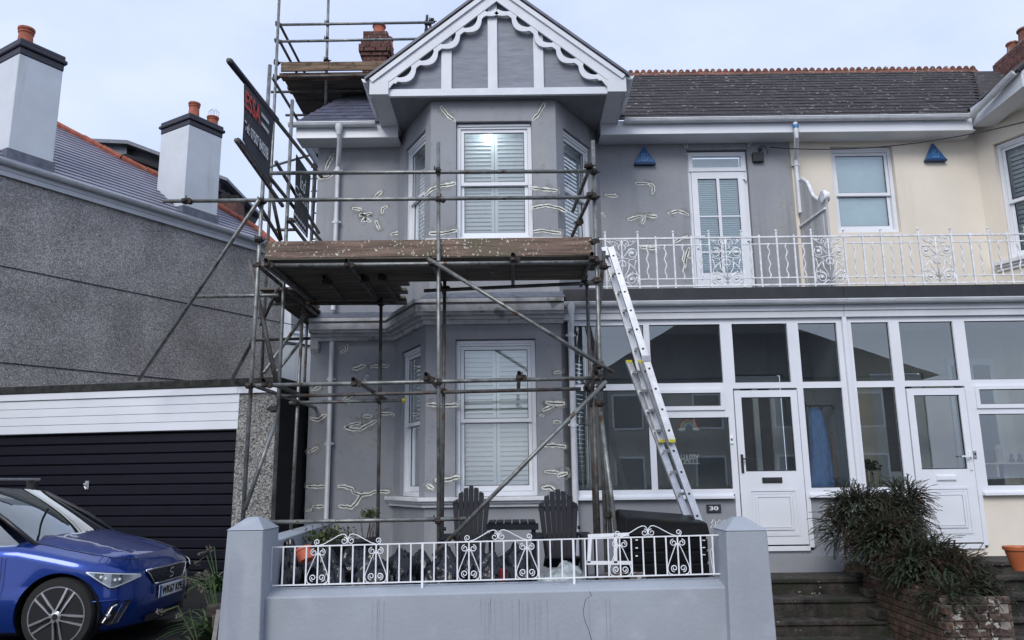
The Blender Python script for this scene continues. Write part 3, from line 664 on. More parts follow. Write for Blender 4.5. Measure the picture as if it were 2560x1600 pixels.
# raked-out cracks
cracks(H, [[(1103, 268), (1118, 287), (1137, 303)], [(1361, 258), (1349, 282), (1332, 300)], [(1062, 487), (1085, 470), (1110, 463), (1138, 459)], [(1331, 470), (1360, 474), (1391, 476)], [(1331, 520), (1365, 514), (1395, 519), (1414, 528)],
           [(1330, 581), (1360, 576), (1372, 580), (1400, 583)], [(1074, 583), (1108, 583), (1140, 577)]], YB - .002)
cracks(H, [[(834, 385), (822, 405), (815, 424)], [(797, 445), (818, 444), (832, 434)], [(953, 478), (938, 493)], [(967, 517), (957, 522), (955, 532)], [(882, 521), (903, 523)], [(901, 535), (918, 541), (905, 553)], [(912, 548), (926, 554)], [(900, 538), (927, 533)],
           [(940, 553), (948, 572)], [(978, 587), (982, 584), (1006, 582)], [(1514, 488), (1543, 491)], [(1590, 459), (1620, 460)], [(1624, 461), (1634, 466), (1632, 484)], [(1571, 549), (1596, 542), (1606, 540)], [(1613, 540), (1641, 541)], [(1612, 545), (1606, 558)],
           [(1671, 534), (1695, 527), (1720, 537)], [(1707, 347), (1717, 368)], [(1877, 351), (1872, 365)], [(1505, 533), (1512, 540)], [(1686, 605), (1702, 596), (1718, 592)], [(1722, 620), (1714, 646), (1712, 668)], [(1716, 643), (1726, 646)], [(1602, 619), (1648, 621)],
           [(784, 852), (798, 868)], [(852, 882), (865, 875), (868, 862)], [(884, 923), (912, 915)], [(928, 917), (972, 914)], [(919, 940), (914, 950)], [(780, 976), (800, 968)], [(860, 998), (872, 992), (880, 990)], [(873, 996), (872, 1008)],
           [(777, 1045), (795, 1050), (815, 1037)], [(910, 1040), (928, 1040)], [(945, 1033), (980, 1035)], [(986, 1037), (998, 1038)], [(862, 1067), (880, 1073), (900, 1075), (915, 1065), (940, 1052)], [(868, 1067), (882, 1060), (900, 1057)], [(773, 1131), (793, 1119)],
           [(768, 1217), (812, 1217)], [(846, 1215), (862, 1216), (880, 1222), (884, 1232), (905, 1238), (925, 1236), (935, 1230), (972, 1229)], [(902, 1240), (890, 1258), (878, 1268), (848, 1265)], [(782, 1267), (808, 1266)], [(768, 1277), (778, 1274)]], YW - .002)
cracks(H, [[(1068, 1013), (1085, 1012), (1120, 1014), (1143, 1013)], [(1090, 1200), (1120, 1199), (1147, 1193)], [(1068, 1213), (1082, 1221)], [(1387, 931), (1402, 931)], [(1366, 1005), (1385, 1009), (1410, 1008)], [(1358, 1025), (1383, 1015)], [(1352, 1038), (1358, 1040)], [(1385, 1055), (1400, 1056)],
           [(1357, 1112), (1390, 1114), (1413, 1117)], [(1364, 1180), (1395, 1181)], [(1396, 1189), (1417, 1183)], [(1356, 1220), (1375, 1219), (1388, 1227)]], YB - .002)
# chimney of the grey house
def chimney(par_thing, x0, x1, y0, y1, z0, z1, body, cap, pots, brick=False):
    T = par_thing
    if brick:
        q = M(); q.box(x0 + .01, x1 - .01, y0 + .01, y1 - .01, z0, z1); q.build('chimney_stack', MORT, T)
        h = .078; q = M(); n = int((z1 - z0) / h)
        for k in range(n):
            e = 0; zz = z0 + k * h
            if n - k <= 8: e = (.02, .04, .06, .06, .03, .0, .0, .0)[min(7, n - k - 1)] if n - k > 2 else .0
            e = {0: 0, 1: 0, 2: .0, 3: .035, 4: .07, 5: .07, 6: .035}.get(n - 1 - k, 0)
            for (u0, u1, fx) in ((x0 - e, x1 + e, 0), (y0 - e, y1 + e, 1)):
                a = u0 - (.11 if k % 2 else 0)
                while a < u1 - .02:
                    b_ = min(a + .215, u1); aa = max(a, u0)
                    if b_ - aa > .03:
                        if fx == 0: q.box(aa, b_ - .008, y0 - e, y0 - e + .05, zz + .004, zz + h - .004); 
                        else:
                            q.box(x0 - e - .001, x0 - e + .05, aa + .051, b_ - .008 + .051, zz + .004, zz + h - .004); q.box(x1 + e - .05, x1 + e + .001, aa + .051, b_ - .008 + .051, zz + .004, zz + h - .004)
                    a += .225
        q.build('chimney_brickwork', BRICKR, T, kind='stuff')
    for (px_, py_, r_, hh, mm) in pots:
        q = M(); q.lathe([(r_ * .95, 0), (r_ * 1.12, .02), (r_ * 1.1, .06), (r_, .08), (r_ * .86, hh * .75), (r_ * .9, hh * .82), (r_ * 1.05, hh * .86), (r_ * 1.05, hh * .95), (r_ * .95, hh), (r_ * .75, hh), (r_ * .7, hh * .6)], (px_, py_, z1), 18); q.build('chimney_pot', mm, T, smooth='auto')
ct = at(905, 85, 14.3)
x0, x1 = at(907, 120, 14.3).x, at(968, 120, 14.3).x
chimney(H, x0, x1, 14.3, 15.3, 8.9, at(930, 77, 14.3).z, None, None, [((x0 + x1) / 2 + .02, 14.6, .13, .30, TERR), ((x0 + x1) / 2 + .12, 15.05, .12, .28, TERR)], brick=True)

# ============================================================= cream house
K = thing('cream_house', (7, YW, 0), 'cream rendered house adjoining on the right, with tiled roof and part of a bay', 'house')
XC = 7.38; FKL = Fr((XC, YW), (.60, -1.2)); LK = math.hypot(.6, 1.2)
m = M(); m.panel(FM, XP, XC, 0, ZS + .1, [(5.08, 6.07, 5.30, 6.73), (5.35, 6.15, .7, 3.1)], .12)
m.panel(FKL, 0, LK, 0, ZS + .1, [(.28, LK - .3, 4.75, 6.62), (.28, LK - .3, 1.4, 3.4)], .12)
m.panel(Fr((8.0, YB)), -.02, 1.8, 0, ZS + .1, [(.4, 1.5, 4.75, 6.62)], .12)
m.build('front_wall', CREAM, K)
sash(K, FM, 5.085, 6.065, 5.305, 6.725, 5.95, shut=False, blind=.002, b=-.07)
sash(K, FKL, .285, LK - .305, 4.755, 6.61, 5.66, cols=1, slat_n=22, tilt=55)
sash(K, FKL, .285, LK - .305, 1.41, 3.39, 2.4, cols=1, slat_n=22, tilt=55)
sash(K, Fr((8.0, YB)), .405, 1.495, 4.755, 6.61, 5.66, cols=2, slat_n=22)
q = M(); 
for e, h0, h1 in ((.09, 4.70, 4.75), (.055, 4.66, 4.70), (.03, 4.61, 4.66)): q.hexa([FKL(.1, 0, h0), FKL(LK + .05, 0, h0), FKL(LK + .05, e, h0), FKL(.1, e, h0), FKL(.1, 0, h1), FKL(LK + .05, 0, h1), FKL(LK + .05, e, h1), FKL(.1, e, h1)])
q.build('bay_sill', SILL, K)
roof_base(K, [P3(XP, 0), P3(8.2, 0), P3(9.8, SL), P3(XP, SL)], TILE)
slates(K, TILE, lambda i: (P3(XP + .002, pitch * i), P3(7.35 + 1.9 * i / nrow, pitch * i)), nrow, pitch, .30, upv, outv, limit=300)
ridge(K, XP + .003, 9.3, TERRD, 12)
q = M(); q.box(XP, 7.15, EY + .03, EY + .06, 6.80, 7.02); q.build('fascia', UPVC, K, bevel=.003)
q = M(); q.box(XP, 7.2, EY + .062, YW, 6.805, 6.825); q.build('eave_soffit', SOFF, K)
gutter(K, (XP, EY - .035, 7.01), (7.06, EY - .035, 7.01))
gutter(K, (7.10, EY - .05, 7.01), (7.22, YG - .05, EZ + .02), .055)
KX = 7.28; q = M(); q.hexa([(KX, YG - .075, 6.975), (KX + .27, YG - .075, 6.975), (KX + .27, YG - .075, EZ), (KX, YG - .075, EZ), (KX - .08, 11.5, 6.9), (KX + .27, 11.5, 6.9), (KX + .27, 11.5, EZ), (KX - .08, 11.5, EZ)]); q.build('eave_box', SOFF, K)
q = M(); q.add([(KX + .27, YG, 6.985), (KX + 3, YG, 6.985), (KX + 3, YW, 6.985), (KX + .27, YW, 6.985)], [(0, 1, 2, 3)]); q.build('soffit', SOFF, K)
KA = Vector((KX + 1.82, YG, AZ)); kd = Vector((KX - KA.x, 0, EZ - AZ)); ksl = kd.length; kd.normalize(); kn = Vector((kd.z, 0, -kd.x)); kn = kn if kn.z < 0 else -kn
PK = lambda s_, t_, y_: Vector((KA.x, y_, KA.z)) + kd * s_ + kn * t_
q = M(); q.prism([PK(0, 0, YG - .08), PK(ksl, 0, YG - .08), PK(ksl, .25, YG - .08), PK(0, .25, YG - .08)], (0, .05, 0)); q.build('bargeboard', WHITEP, K)
q = M(); a, b_ = PK(0, -.02, YG - .12), PK(ksl + .05, -.02, YG - .12); q.hexa([a, b_, b_ + Y_ * 4, a + Y_ * 4, a - kn * .04, b_ - kn * .04, b_ - kn * .04 + Y_ * 4, a - kn * .04 + Y_ * 4]); q.build('gable_roof', TILE, K)
q = M(); q.prism([(KX + .2, YG + .03, 6.98), (KX + 3.5, YG + .03, 6.98), (KA.x, YG + .03, AZ - .1)], (0, .04, 0)); q.build('gable_panel', CREAM, K)
# big brick chimney at the far right, its long side running back from the street
zc_ = at(2485, 160, 14.6).z; cx_ = at(2484, 160, 14.6).x - 8.92
chimney(K, 8.92 + cx_, 9.9 + cx_, 12.7, 14.6, 8.4, zc_, None, None, [(9.14 + cx_, 14.3, .11, .28, TERRD), (9.14 + cx_, 13.9, .13, .34, TERRD), (9.14 + cx_, 13.45, .13, .36, TERRD), (9.5 + cx_, 13.0, .13, .32, TERRD)], brick=True)

# ============================================================= glazed porches
PZ0, PZ1, PZT = 1.38, 3.71, 3.66
FP = Fr((0, YB - .03))
def porch_front(T, a0, a1, panes, wallm, door=None, base=(None), sills=()):
    holes = [p[:4] for p in panes]
    m = M(); m.panel(FP, a0, a1, PZ0 if not door else PZ0, PZ1, holes + ([] if not door else [(door[0] + .0, door[1] - .0, PZ0 - .2, door[3])]), .07, 0, back=True)
    if door: m.box(door[0] - .06, door[0], -.07, .0, door[2] - .02, PZ0, FP); m.box(door[1], door[1] + .06, -.07, .0, door[2] - .02, PZ0, FP); m.box(door[0], door[1], -.075, .012, door[2] - .06, door[2] + .0, FP)
    f = m.build('porch_frame', UPVC, T, bevel=.004)
    g = M()
    for p in panes:
        x0, x1, z0, z1 = p[:4]
        if len(p) > 4:                   # opening light with its own raised sash
            s_ = M(); s_.panel(FP, x0 - .035, x1 + .035, z0 - .045, z1 + .035, [(x0 + .012, x1 - .012, z0 + .012, z1 - .012)], .05, .022, back=True); s_.build('opening_light', UPVC, T, bevel=.003); x0 += .012; x1 -= .012; z0 += .012; z1 -= .012
        g.panel(FP, x0 - .001, x1 + .001, z0 - .001, z1 + .001, [(x0 + .008, x1 - .008, z0 + .008, z1 - .008)], .012, -.028)
        q = M(); q.add([FP(x0, -.034, z0), FP(x1, -.034, z0), FP(x1, -.034, z1), FP(x0, -.034, z1)], [(0, 1, 2, 3)]); q.build('pane', PGLASS, T)
    g.build('gasket', GASK, T)
    for s0, s1 in sills:
        q = M(); q.box(s0, s1, -.05, .05, 1.325, 1.36, FP); q.box(s0, s1, -.03, .015, 1.36, PZ0 + .004, FP); q.build('porch_sill', UPVC, T, bevel=.004)
    return f
def front_door(T, d, handle_side, hm, black=True):
    x0, x1, z0, z1 = d; z1 -= .03
    q = M(); q.panel(FP, x0 + .012, x1 - .012, z0 + .02, z1, [(x0 + .10, x1 - .10, z0 + .95, z1 - .09)], .05, .012, back=True)
    # moulded lower panel
    for e, b in ((0, .010), (.035, .004), (.075, .016)): q.panel(FP, x0 + .12 + e, x1 - .12 - e, z0 + .13 + e, z0 + .72 - e, [(x0 + .145 + e, x1 - .145 - e, z0 + .155 + e, z0 + .695 - e)], .02, .012 + b)
    q.box(x0 + .225, x1 - .225, .0, .022, z0 + .235, z0 + .615, FP)
    dd = q.build('porch_door', UPVC, T, bevel=.003)
    g = M(); g.panel(FP, x0 + .098, x1 - .098, z0 + .948, z1 - .088, [(x0 + .11, x1 - .11, z0 + .96, z1 - .10)], .012, -.005); g.build('gasket', GASK, dd)
    q = M(); q.add([FP(x0 + .10, -.015, z0 + .95), FP(x1 - .10, -.015, z0 + .95), FP(x1 - .10, -.015, z1 - .09), FP(x0 + .10, -.015, z1 - .09)], [(0, 1, 2, 3)]); q.build('pane', PGLASS, dd)
    am = (x0 + x1) / 2
    q = M(); q.box(am - .13, am + .13, .01, .028, z0 + .80, z0 + .87, FP); q.box(am - .115, am + .115, .027, .036, z0 + .81, z0 + .86, FP); q.build('letterbox', BLACK if black else UPVC, dd, bevel=.003)
    hx = x0 + .055 if handle_side < 0 else x1 - .055; s_ = 1 if handle_side < 0 else -1
    q = M(); q.box(hx - .016, hx + .016, .01, .026, z0 + .93, z0 + 1.17, FP); q.tube([FP(hx, .02, z0 + 1.11), FP(hx, .07, z0 + 1.11)], .01, 8); q.box(min(hx - .01 * s_, hx + .13 * s_), max(hx - .01 * s_, hx + .13 * s_), .06, .075, z0 + 1.10, z0 + 1.12, FP); q.build('door_handle', hm, dd)
def pz(py, px=1700): return at(px, py, YB).z
G1 = thing('glazed_porch', (2.6, YB, 0), 'white framed glass porch with a black letterbox door, on the grey house', 'porch')
DZ = .72
panes1 = [(.84, 1.78, 2.84, 3.64), (1.86, 2.82, 2.84, 3.64), (2.98, 3.73, 2.84, 3.64), (3.88, 4.40, 2.84, 3.64),
          (.84, 1.80, 1.45, 2.755), (1.91, 2.78, 2.52, 2.72, 1), (1.88, 2.86, 1.45, 2.38), (3.88, 4.40, 1.45, 2.755)]
porch_front(G1, .76, 4.47, panes1, GREY, door=(2.94, 3.80, DZ, 2.76), sills=[(.78, 2.86), (3.84, 4.46)])
front_door(G1, (2.94, 3.80, DZ, 2.76), -1, BLACK)
q = M(); q.box(.76, 2.88, YB, YB + .12, 0, 1.33); q.box(3.86, 4.47, YB, YB + .12, 0, 1.33); q.box(2.88, 3.86, YB - .0, YB + .12, 0, DZ - .06); q.box(2.9, 4.45, YB - .11, YB, .2, .60); q.build('porch_base_wall', GREY, G1)
G2 = thing('glazed_porch', (6.4, YB, 0), 'white framed glass porch with white letterbox door, on the cream house at far right', 'porch')
panes2 = [(4.60, 5.11, 2.84, 3.64), (5.25, 5.98, 2.84, 3.64), (6.14, 7.6, 2.84, 3.64), (7.75, 8.9, 2.84, 3.64),
          (4.60, 5.11, 1.45, 2.755), (6.20, 7.5, 2.50, 2.72, 1), (6.18, 7.55, 1.45, 2.38), (7.75, 8.9, 1.45, 2.755)]
porch_front(G2, 4.53, 9.0, panes2, CREAM, door=(5.24, 6.04, DZ, 2.76), sills=[(4.54, 5.2), (6.1, 9.0)])
front_door(G2, (5.24, 6.04, DZ, 2.76), 1, UPVC, black=False)
q = M(); q.box(6.10, 9.0, YB, YB + .12, 0, 1.33); q.box(4.53, 5.18, YB, YB + .12, 0, 1.33); q.box(5.18, 6.10, YB, YB + .12, 0, DZ - .06); q.build('porch_base_wall', CREAM, G2)
q = M(); q.box(4.472, 4.528, YB - .08, YB + .05, .55, PZ1); q.build('joint_post', UPVC, G2, bevel=.004)
# roof slabs, fascias, gutters, floors
for T, x0, x1 in ((G1, .70, 4.50), (G2, 4.505, 9.2)):
    q = M(); q.box(x0, x1, YB - .10, YW, 3.98, 4.10); q.box(x0, x1, YB - .13, YB - .09, 3.955, 4.125); q.build('balcony_deck_edge', BLACK, T)
    q = M(); q.box(x0, x1, YB - .10, YB - .08, 3.80, 3.953); q.box(x0, x1, YB - .08, YB - .05, 3.71, 3.80); q.box(x0, x1, YB - .06, YB + .05, 3.712, 3.74); q.build('porch_fascia', SOFF, T, bevel=.003)
    q = M(); q.box(x0, x1, YB + .05, YW, 3.72, 3.75); q.build('porch_ceiling', UPVC, T)
    gutter(T, (x0, YB - .16, 3.93), (x1, YB - .16, 3.93), .055)
    q = M(); q.box(max(x0, .8), x1, YB + .121, YW, .55, DZ - .062); q.build('porch_floor', PAVE, T)
q = M(); q.lathe([(.033, 0), (.036, .12), (.055, .20), (.06, .27)], (.80, YB - .16, 3.66), 12); q.build('gutter_outlet', GUT, G1, smooth='auto')
pipe(G1, [(.80, YB - .16, 3.70), (.80, YB - .15, 3.60), (.79, YB - .10, 3.52), (.79, YB - .10, .6)], .036, clips=[(.79, YB - .10, 3.50), (.79, YB - .10, 2.3)])
# inside the porches: inner doors, dividing wall
def inner_door(T, x0, x1, m_):
    q = M(); q.panel(FM, x0, x1, .66, 3.08, [(x0 + .16, (x0 + x1) / 2 - .04, 1.65, 2.9), ((x0 + x1) / 2 + .04, x1 - .16, 1.65, 2.9)], .06, -.04, back=True); d = q.build('inner_door', m_, T)
    q = M(); q.box(x0, x1, -.15, -.14, .66, 3.1, FM); q.build('door_glass', ROOM, d)
inner_door(G1, 3.24, 4.0, UPVC); inner_door(G2, 5.37, 6.13, UPVC)
q = M(); q.box(4.47, 4.53, YB + .05, YW, .6, 3.72); q.build('party_wall', NWHITE, G2)
q = M(); q.panel(FM, 6.5, 7.2, 1.2, 3.3, [(6.56, 6.84, 1.3, 3.2), (6.88, 7.14, 1.3, 3.2)], .03, .03, back=True); q.build('inner_window_frame', UPVC, G2); q = M(); q.box(6.5, 7.2, .0, .005, 1.2, 3.3, FM); q.build('inner_window_glass', ROOM, G2)

# things inside the porches, seen through the glass
q = M(); c = at(2038, 1130, 10.95); 
pts = []
def cloth(name, cx, cy, z0, z1, w0, w1, m_, label, cat):
    q = M(); n = 28; rows = 14; vs = []; 
    for r_ in range(rows + 1):
        t = r_ / rows; w = w0 + (w1 - w0) * (t ** .6); z = z1 + (z0 - z1) * t
        for j in range(n):
            a = 2 * math.pi * j / n; rr = 1 + .16 * math.sin(5 * a + 2.2 * t) * t + .08 * math.sin(9 * a + 4)
            vs.append(Vector((cx + w * rr * math.cos(a) + .02 * math.sin(4 * t), cy + .09 * (0.4 + t) * rr * math.sin(a), z + (.03 * math.sin(3 * a) if r_ == rows else 0))))
    q.add(vs, [(i * n + j, i * n + (j + 1) % n, (i + 1) * n + (j + 1) % n, (i + 1) * n + j) for i in range(rows) for j in range(n)] + [tuple(range(n))])
    o = q.build(name, m_, None, smooth=True); tag(o, label, cat)
cloth('hanging_robe', at(2045, 1120, 10.98).x, 10.98, 1.42, 2.52, .07, .17, SKYB, 'long pale blue robe hanging inside the grey porch', 'robe')
cloth('hanging_coat', at(2088, 1120, 11.2).x, 11.2, 1.55, 2.2, .06, .14, TAN, 'short beige coat hanging beside the blue robe', 'coat')
# cardboard-like rack of hooks
q = M(); x = at(2050, 1030, 11.05).x; q.tube([(x - .2, 11.07, 2.56), (x + .45, 11.07, 2.56)], .012, 6)
for k in range(4): q.tube([(x - .15 + k * .16, 11.07, 2.56), (x - .15 + k * .16, 11.0, 2.50), (x - .15 + k * .16, 10.98, 2.55)], .008, 5)
q.box(x - .22, x - .2, 11.0, 11.1, 1.0, 2.6); q.box(x + .45, x + .47, 11.0, 11.1, 1.0, 2.6)
o = q.build('coat_rack', TWIG, None); tag(o, 'dark coat rack with hooks inside the grey porch', 'coat rack')
# rainbow decoration and HAPPY lettering hung in the porch window
rc = at(1722, 1072, YB + .05); rb = thing('rainbow_decoration', rc, 'small felt rainbow with white cloud ends hanging in the porch window', 'decoration')
for k, colr in enumerate([(.70, .16, .14), (.80, .58, .42), (.42, .40, .22), (.50, .66, .62), (.25, .34, .68)]):
    r1 = .125 - .02 * k; q = M(); q.tube([rc + X_ * (r1 * math.cos(a)) + Z_ * (r1 * 1.15 * math.sin(a)) for a in [math.pi * j / 14 for j in range(15)]], .0115, 6); q.build('rainbow_band', mat('felt_band', colr, .9), rb)
for s_ in (-1, 1):
    q = M()
    for dx, r_ in ((-.03, .022), (0, .028), (.03, .02)): q.lathe([(.003, -r_), (r_ * .8, -r_ * .6), (r_, 0), (r_ * .8, r_ * .6), (.003, r_)], rc + X_ * (s_ * .095 + dx) - Z_ * .012, 10)
    q.build('cloud', SHUT, rb, smooth=True)
hc = at(1703, 1158, YB + .05); hw = at(1749, 1158, YB + .05).x - hc.x
ht = thing('happy_sign', hc, 'white word sign reading HAPPY standing in the porch window', 'sign')
place_text('HAPPY', SHUT, hc, X_, Z_, at(1703, 1136, YB + .05).z - hc.z, hw, ht, bold=.02)
q = M(); q.box(hc.x, hc.x + hw, hc.y - .004, hc.y + .006, hc.z - .012, hc.z - .002); q.build('base_bar', SHUT, ht)
# shelf with plants and ornaments in the cream porch
sx, sz = at(2455, 1157, 11.5).x, at(2500, 1157, 11.5).z
sh = thing('wall_shelf', (sx + .6, 11.6, sz), 'cream wall shelf inside the cream porch', 'shelf')
q = M(); q.box(sx, sx + 1.6, 11.45, 11.79, sz - .02, sz); q.build('shelf_board', CREAM, sh); q = M(); q.box(sx + .2, sx + .23, 11.5, 11.79, sz - .2, sz - .02); q.box(sx + 1.2, sx + 1.23, 11.5, 11.79, sz - .2, sz - .02); q.build('bracket', CREAM, sh)
for pxx, lb, nm, mm in ((2530, 'small dark teal figure on the porch shelf, left one', 'figurine', 0), (2551, 'small dark teal figure on the porch shelf, right one', 'figurine', 0), (2513, 'little cream lantern on the porch shelf', 'lantern', 1)):
    b = at(pxx, 1155, 11.5); q = M()
    if mm == 0: q.lathe([(.03, 0), (.04, .03), (.03, .06), (.015, .07), (.025, .09), (.02, .12), (.003, .13)], (b.x, 11.5, sz), 12)
    else: q.lathe([(.055, 0), (.055, .01), (.045, .02), (.045, .18), (.06, .20), (.03, .25), (.005, .27)], (b.x, 11.62, sz), 8)
    o = q.build(nm, mat('teal_ceramic', (.01, .05, .07), .4) if mm == 0 else CREAM, None, smooth='auto'); tag(o, lb, nm, 'figures on the porch shelf' if mm == 0 else None)

# ============================================================= balcony railing with cast panels
BR = thing('balcony_railing', (4.5, YB - .1, 4.12), 'ornate white cast iron balcony railing running across both houses', 'railing')
ZB0, ZB1 = 4.17, 4.85; yb = YB - .07
for z, r_ in ((ZB1, .013), (ZB0, .010)):
    q = M(); q.box(1.05, 9.1, yb - r_, yb + r_, z - .011, z + .011); q.build('rail', IRONB, BR)
pw = .355                                 # cast panel width
pan0 = at(1513, 660, yb).x
# rhythm measured: panel, four bays, panel ...
starts = [at(x, 660, yb).x for x in (1515, 1776, 2034, 2304)] ; starts.append(starts[-1] + (starts[-1] - starts[-2]))
pw = at(1597, 660, yb).x - at(1515, 660, yb).x
def bal(x, knob):
    q = M(); q.box(x - .0105, x + .0105, yb - .0105, yb + .0105, ZB0 - .03, ZB1 + (.075 if knob else .03))
    if knob: q.lathe([(.004, .0), (.018, .012), (.02, .02), (.018, .028), (.004, .04)], (x, yb, ZB1 + .07), 8); q.lathe([(.014, 0), (.014, .02)], (x, yb, ZB1 + .03), 8)
    return q.build('knobbed_baluster' if knob else 'baluster', IRONB, BR)
kb = pb = wv = None
def putk(x):
    global kb
    if kb is None: kb = bal(x, True); kb['x0'] = x
    else: inst(kb, WLOC[kb.name] + X_ * (x - kb['x0']), BR)
def putp(x):
    global pb
    if pb is None: pb = bal(x, False); pb['x0'] = x
    else: inst(pb, WLOC[pb.name] + X_ * (x - pb['x0']), BR)
def putw(x):
    global wv
    if wv is None:
        zt, zb = ZB1 - .09, ZB0 + .08
        q = M(); q.tube([(x + .012 * math.sin(6 * math.pi * i / 30) * (1 if 2 < i < 28 else 0), yb, zb + (zt - zb) * i / 30) for i in range(31)], .0105, 6); wv = q.build('wavy_baluster', IRONB, BR, smooth=True); wv['x0'] = x
    else: inst(wv, WLOC[wv.name] + X_ * (x - wv['x0']), BR)
cp = None
for i, x0 in enumerate(starts):
    putk(x0)
    x1 = x0 + pw; putk(x1)
    if cp is None:
        c = Vector(((x0 + x1) / 2, yb, (ZB0 + ZB1) / 2)); hw = pw / 2; hh = (ZB1 - ZB0) / 2; q = M(); t = .0085
        A = lambda x, z: c + X_ * (x * hw) + Z_ * (z * hh)
        q.tube([A(0, -.98), A(0, .98)], .009, 6)
        for s_ in (-1, 1):
            SP = lambda cx, cz, r0, r1, a0, tr: q.tube(spiral(A(s_ * cx, cz), r0, r1, a0, tr, X_ * s_, Z_, 16), t, 5, caps=True)
            SP(.20, .80, .058, .016, -1.2, 1.3)            # small top scroll
            SP(.62, .36, .080, .02, 2.4, -1.4)             # upper rosette scroll
            SP(.55, -.72, .072, .018, 1.2, 1.5)            # lower rosette scroll
            q.lathe([(.003, -.02), (.026, -.01), (.026, .01), (.003, .02)], A(s_ * .62, .36), 8); q.lathe([(.003, -.02), (.026, -.01), (.026, .01), (.003, .02)], A(s_ * .55, -.72), 8)
            cur = lambda L: q.tube([A(s_ * L[k][0], L[k][1]) for k in range(len(L))], t, 5)
            cur([(.9, .92), (.7, .80), (.55, .70), (.35, .72)]); cur([(.04, .22), (.2, .30), (.35, .45), (.62, .56), (.88, .50)])
            cur([(.03, .20), (.25, .16), (.45, .12), (.7, .12), (.86, .2)]); cur([(.05, .1), (.2, .0), (.22, -.12), (.12, -.2), (.02, -.1)])
            cur([(.30, 0), (.55, -.12), (.8, -.32), (.93, -.58), (.92, -.85), (.72, -.97)]); cur([(.05, -.74), (.2, -.5), (.38, -.3), (.42, -.08)]); cur([(.05, -.76), (.25, -.6), (.5, -.46), (.8, -.48)])
            cur([(.85, .1), (.78, -.05), (.72, -.22), (.85, -.38)]); cur([(0, -.9), (.2, -.82), (.35, -.9), (.5, -.98)]); cur([(.85, -.6), (.78, -.7), (.86, -.78), (.95, -.74)])
            cur([(.75, .92), (.62, .84), (.5, .92)]); cur([(.08, .5), (.2, .55), (.22, .66), (.12, .7)])
            for (a, b) in ((.42, .06), (.82, -.5), (.70, .88), (.62, -.44)):    # leaf tips
                p_ = A(s_ * a, b); q.lathe([(.002, -.02), (.013, -.004), (.002, .024)], p_, 5)
        cp = q.build('cast_panel', IRONB, BR, smooth=True); cp['x0'] = x0
    else: inst(cp, WLOC[cp.name] + X_ * (x0 - cp['x0']), BR)
    if i < 4:
        nx = starts[i + 1]; bw = (nx - x1) / 4
        for k in range(1, 4): putk(x1 + bw * k) if k == 2 else putp(x1 + bw * k)
        for k in range(4): putw(x1 + bw * (k + .5))
        for z in (ZB1 - .10, ZB0 + .10):
            q = M(); q.box(x1 + .009, nx - .009, yb - .008, yb + .008, z - .008, z + .008); q.build('middle_rail', IRONB, BR)
# white scrolled dividing screen between the balconies
ds = thing('dividing_screen', (4.5, 11.0, 4.13), 'weathered white timber screen with scrolled top dividing the balconies', 'screen')
zt = at(1990, 452, YW).z; 
def SC(y, z): return Vector((4.50 + .0, y, z))
ye = 10.78
zW, zS = at(1990, 458, YW).z, at(2066, 484, ye).z
pr = [(YW, 4.13), (ye, 4.13), (ye, zS - .16), (ye - .03, zS - .08), (ye + .02, zS + .04), (ye + .10, zS + .07), (ye + .25, zS - .01), (ye + .45, zS + (zW - zS) * .25), (ye + .62, zS + (zW - zS) * .75), (ye + .8, zW - .01), (YW, zW)]
zW += 0
DIVM = mat('peeling_white_paint', (.50, .50, .50), .8, var=.2, scale=5, streak=(1, 1, .1), detail=8)
q = M(); q.prism([SC(y, z) for y, z in pr], (.035, 0, 0)); q.build('screen_panel', DIVM, ds)
q = M(); q.tube([Vector((4.517, y, z)) for y, z in pr[3:]], .028, 8); q.build('scroll_moulding', IRONB, ds, smooth=True)
q = M(); q.lathe([(.075, -.045), (.08, -.03), (.08, .03), (.075, .045)], (0, 0, 0), 16); q.v = [Vector((v.z, v.x, v.y)) + Vector((4.517, ye + .03, zS - .04)) for v in q.v]; q.build('scroll_end', IRONB, ds, smooth='auto')
q = M(); q.beam((4.49, YW, zS - .16), (4.49, ye, zS - .22), .03, .03); q.build('cross_batten', IRONB, ds)
for k in range(5): 
    y = ye + .1 + k * .2; q = M(); q.box(4.488, 4.4995, y, y + .17, 4.14, zS - .26); q.build('board', DIVM, ds)
# white fillet down the party line
q = M(); q.box(XP - .06, XP - .005, YW - .02, YW, 4.1, 6.86); q.build('party_fillet', CREAM, K)

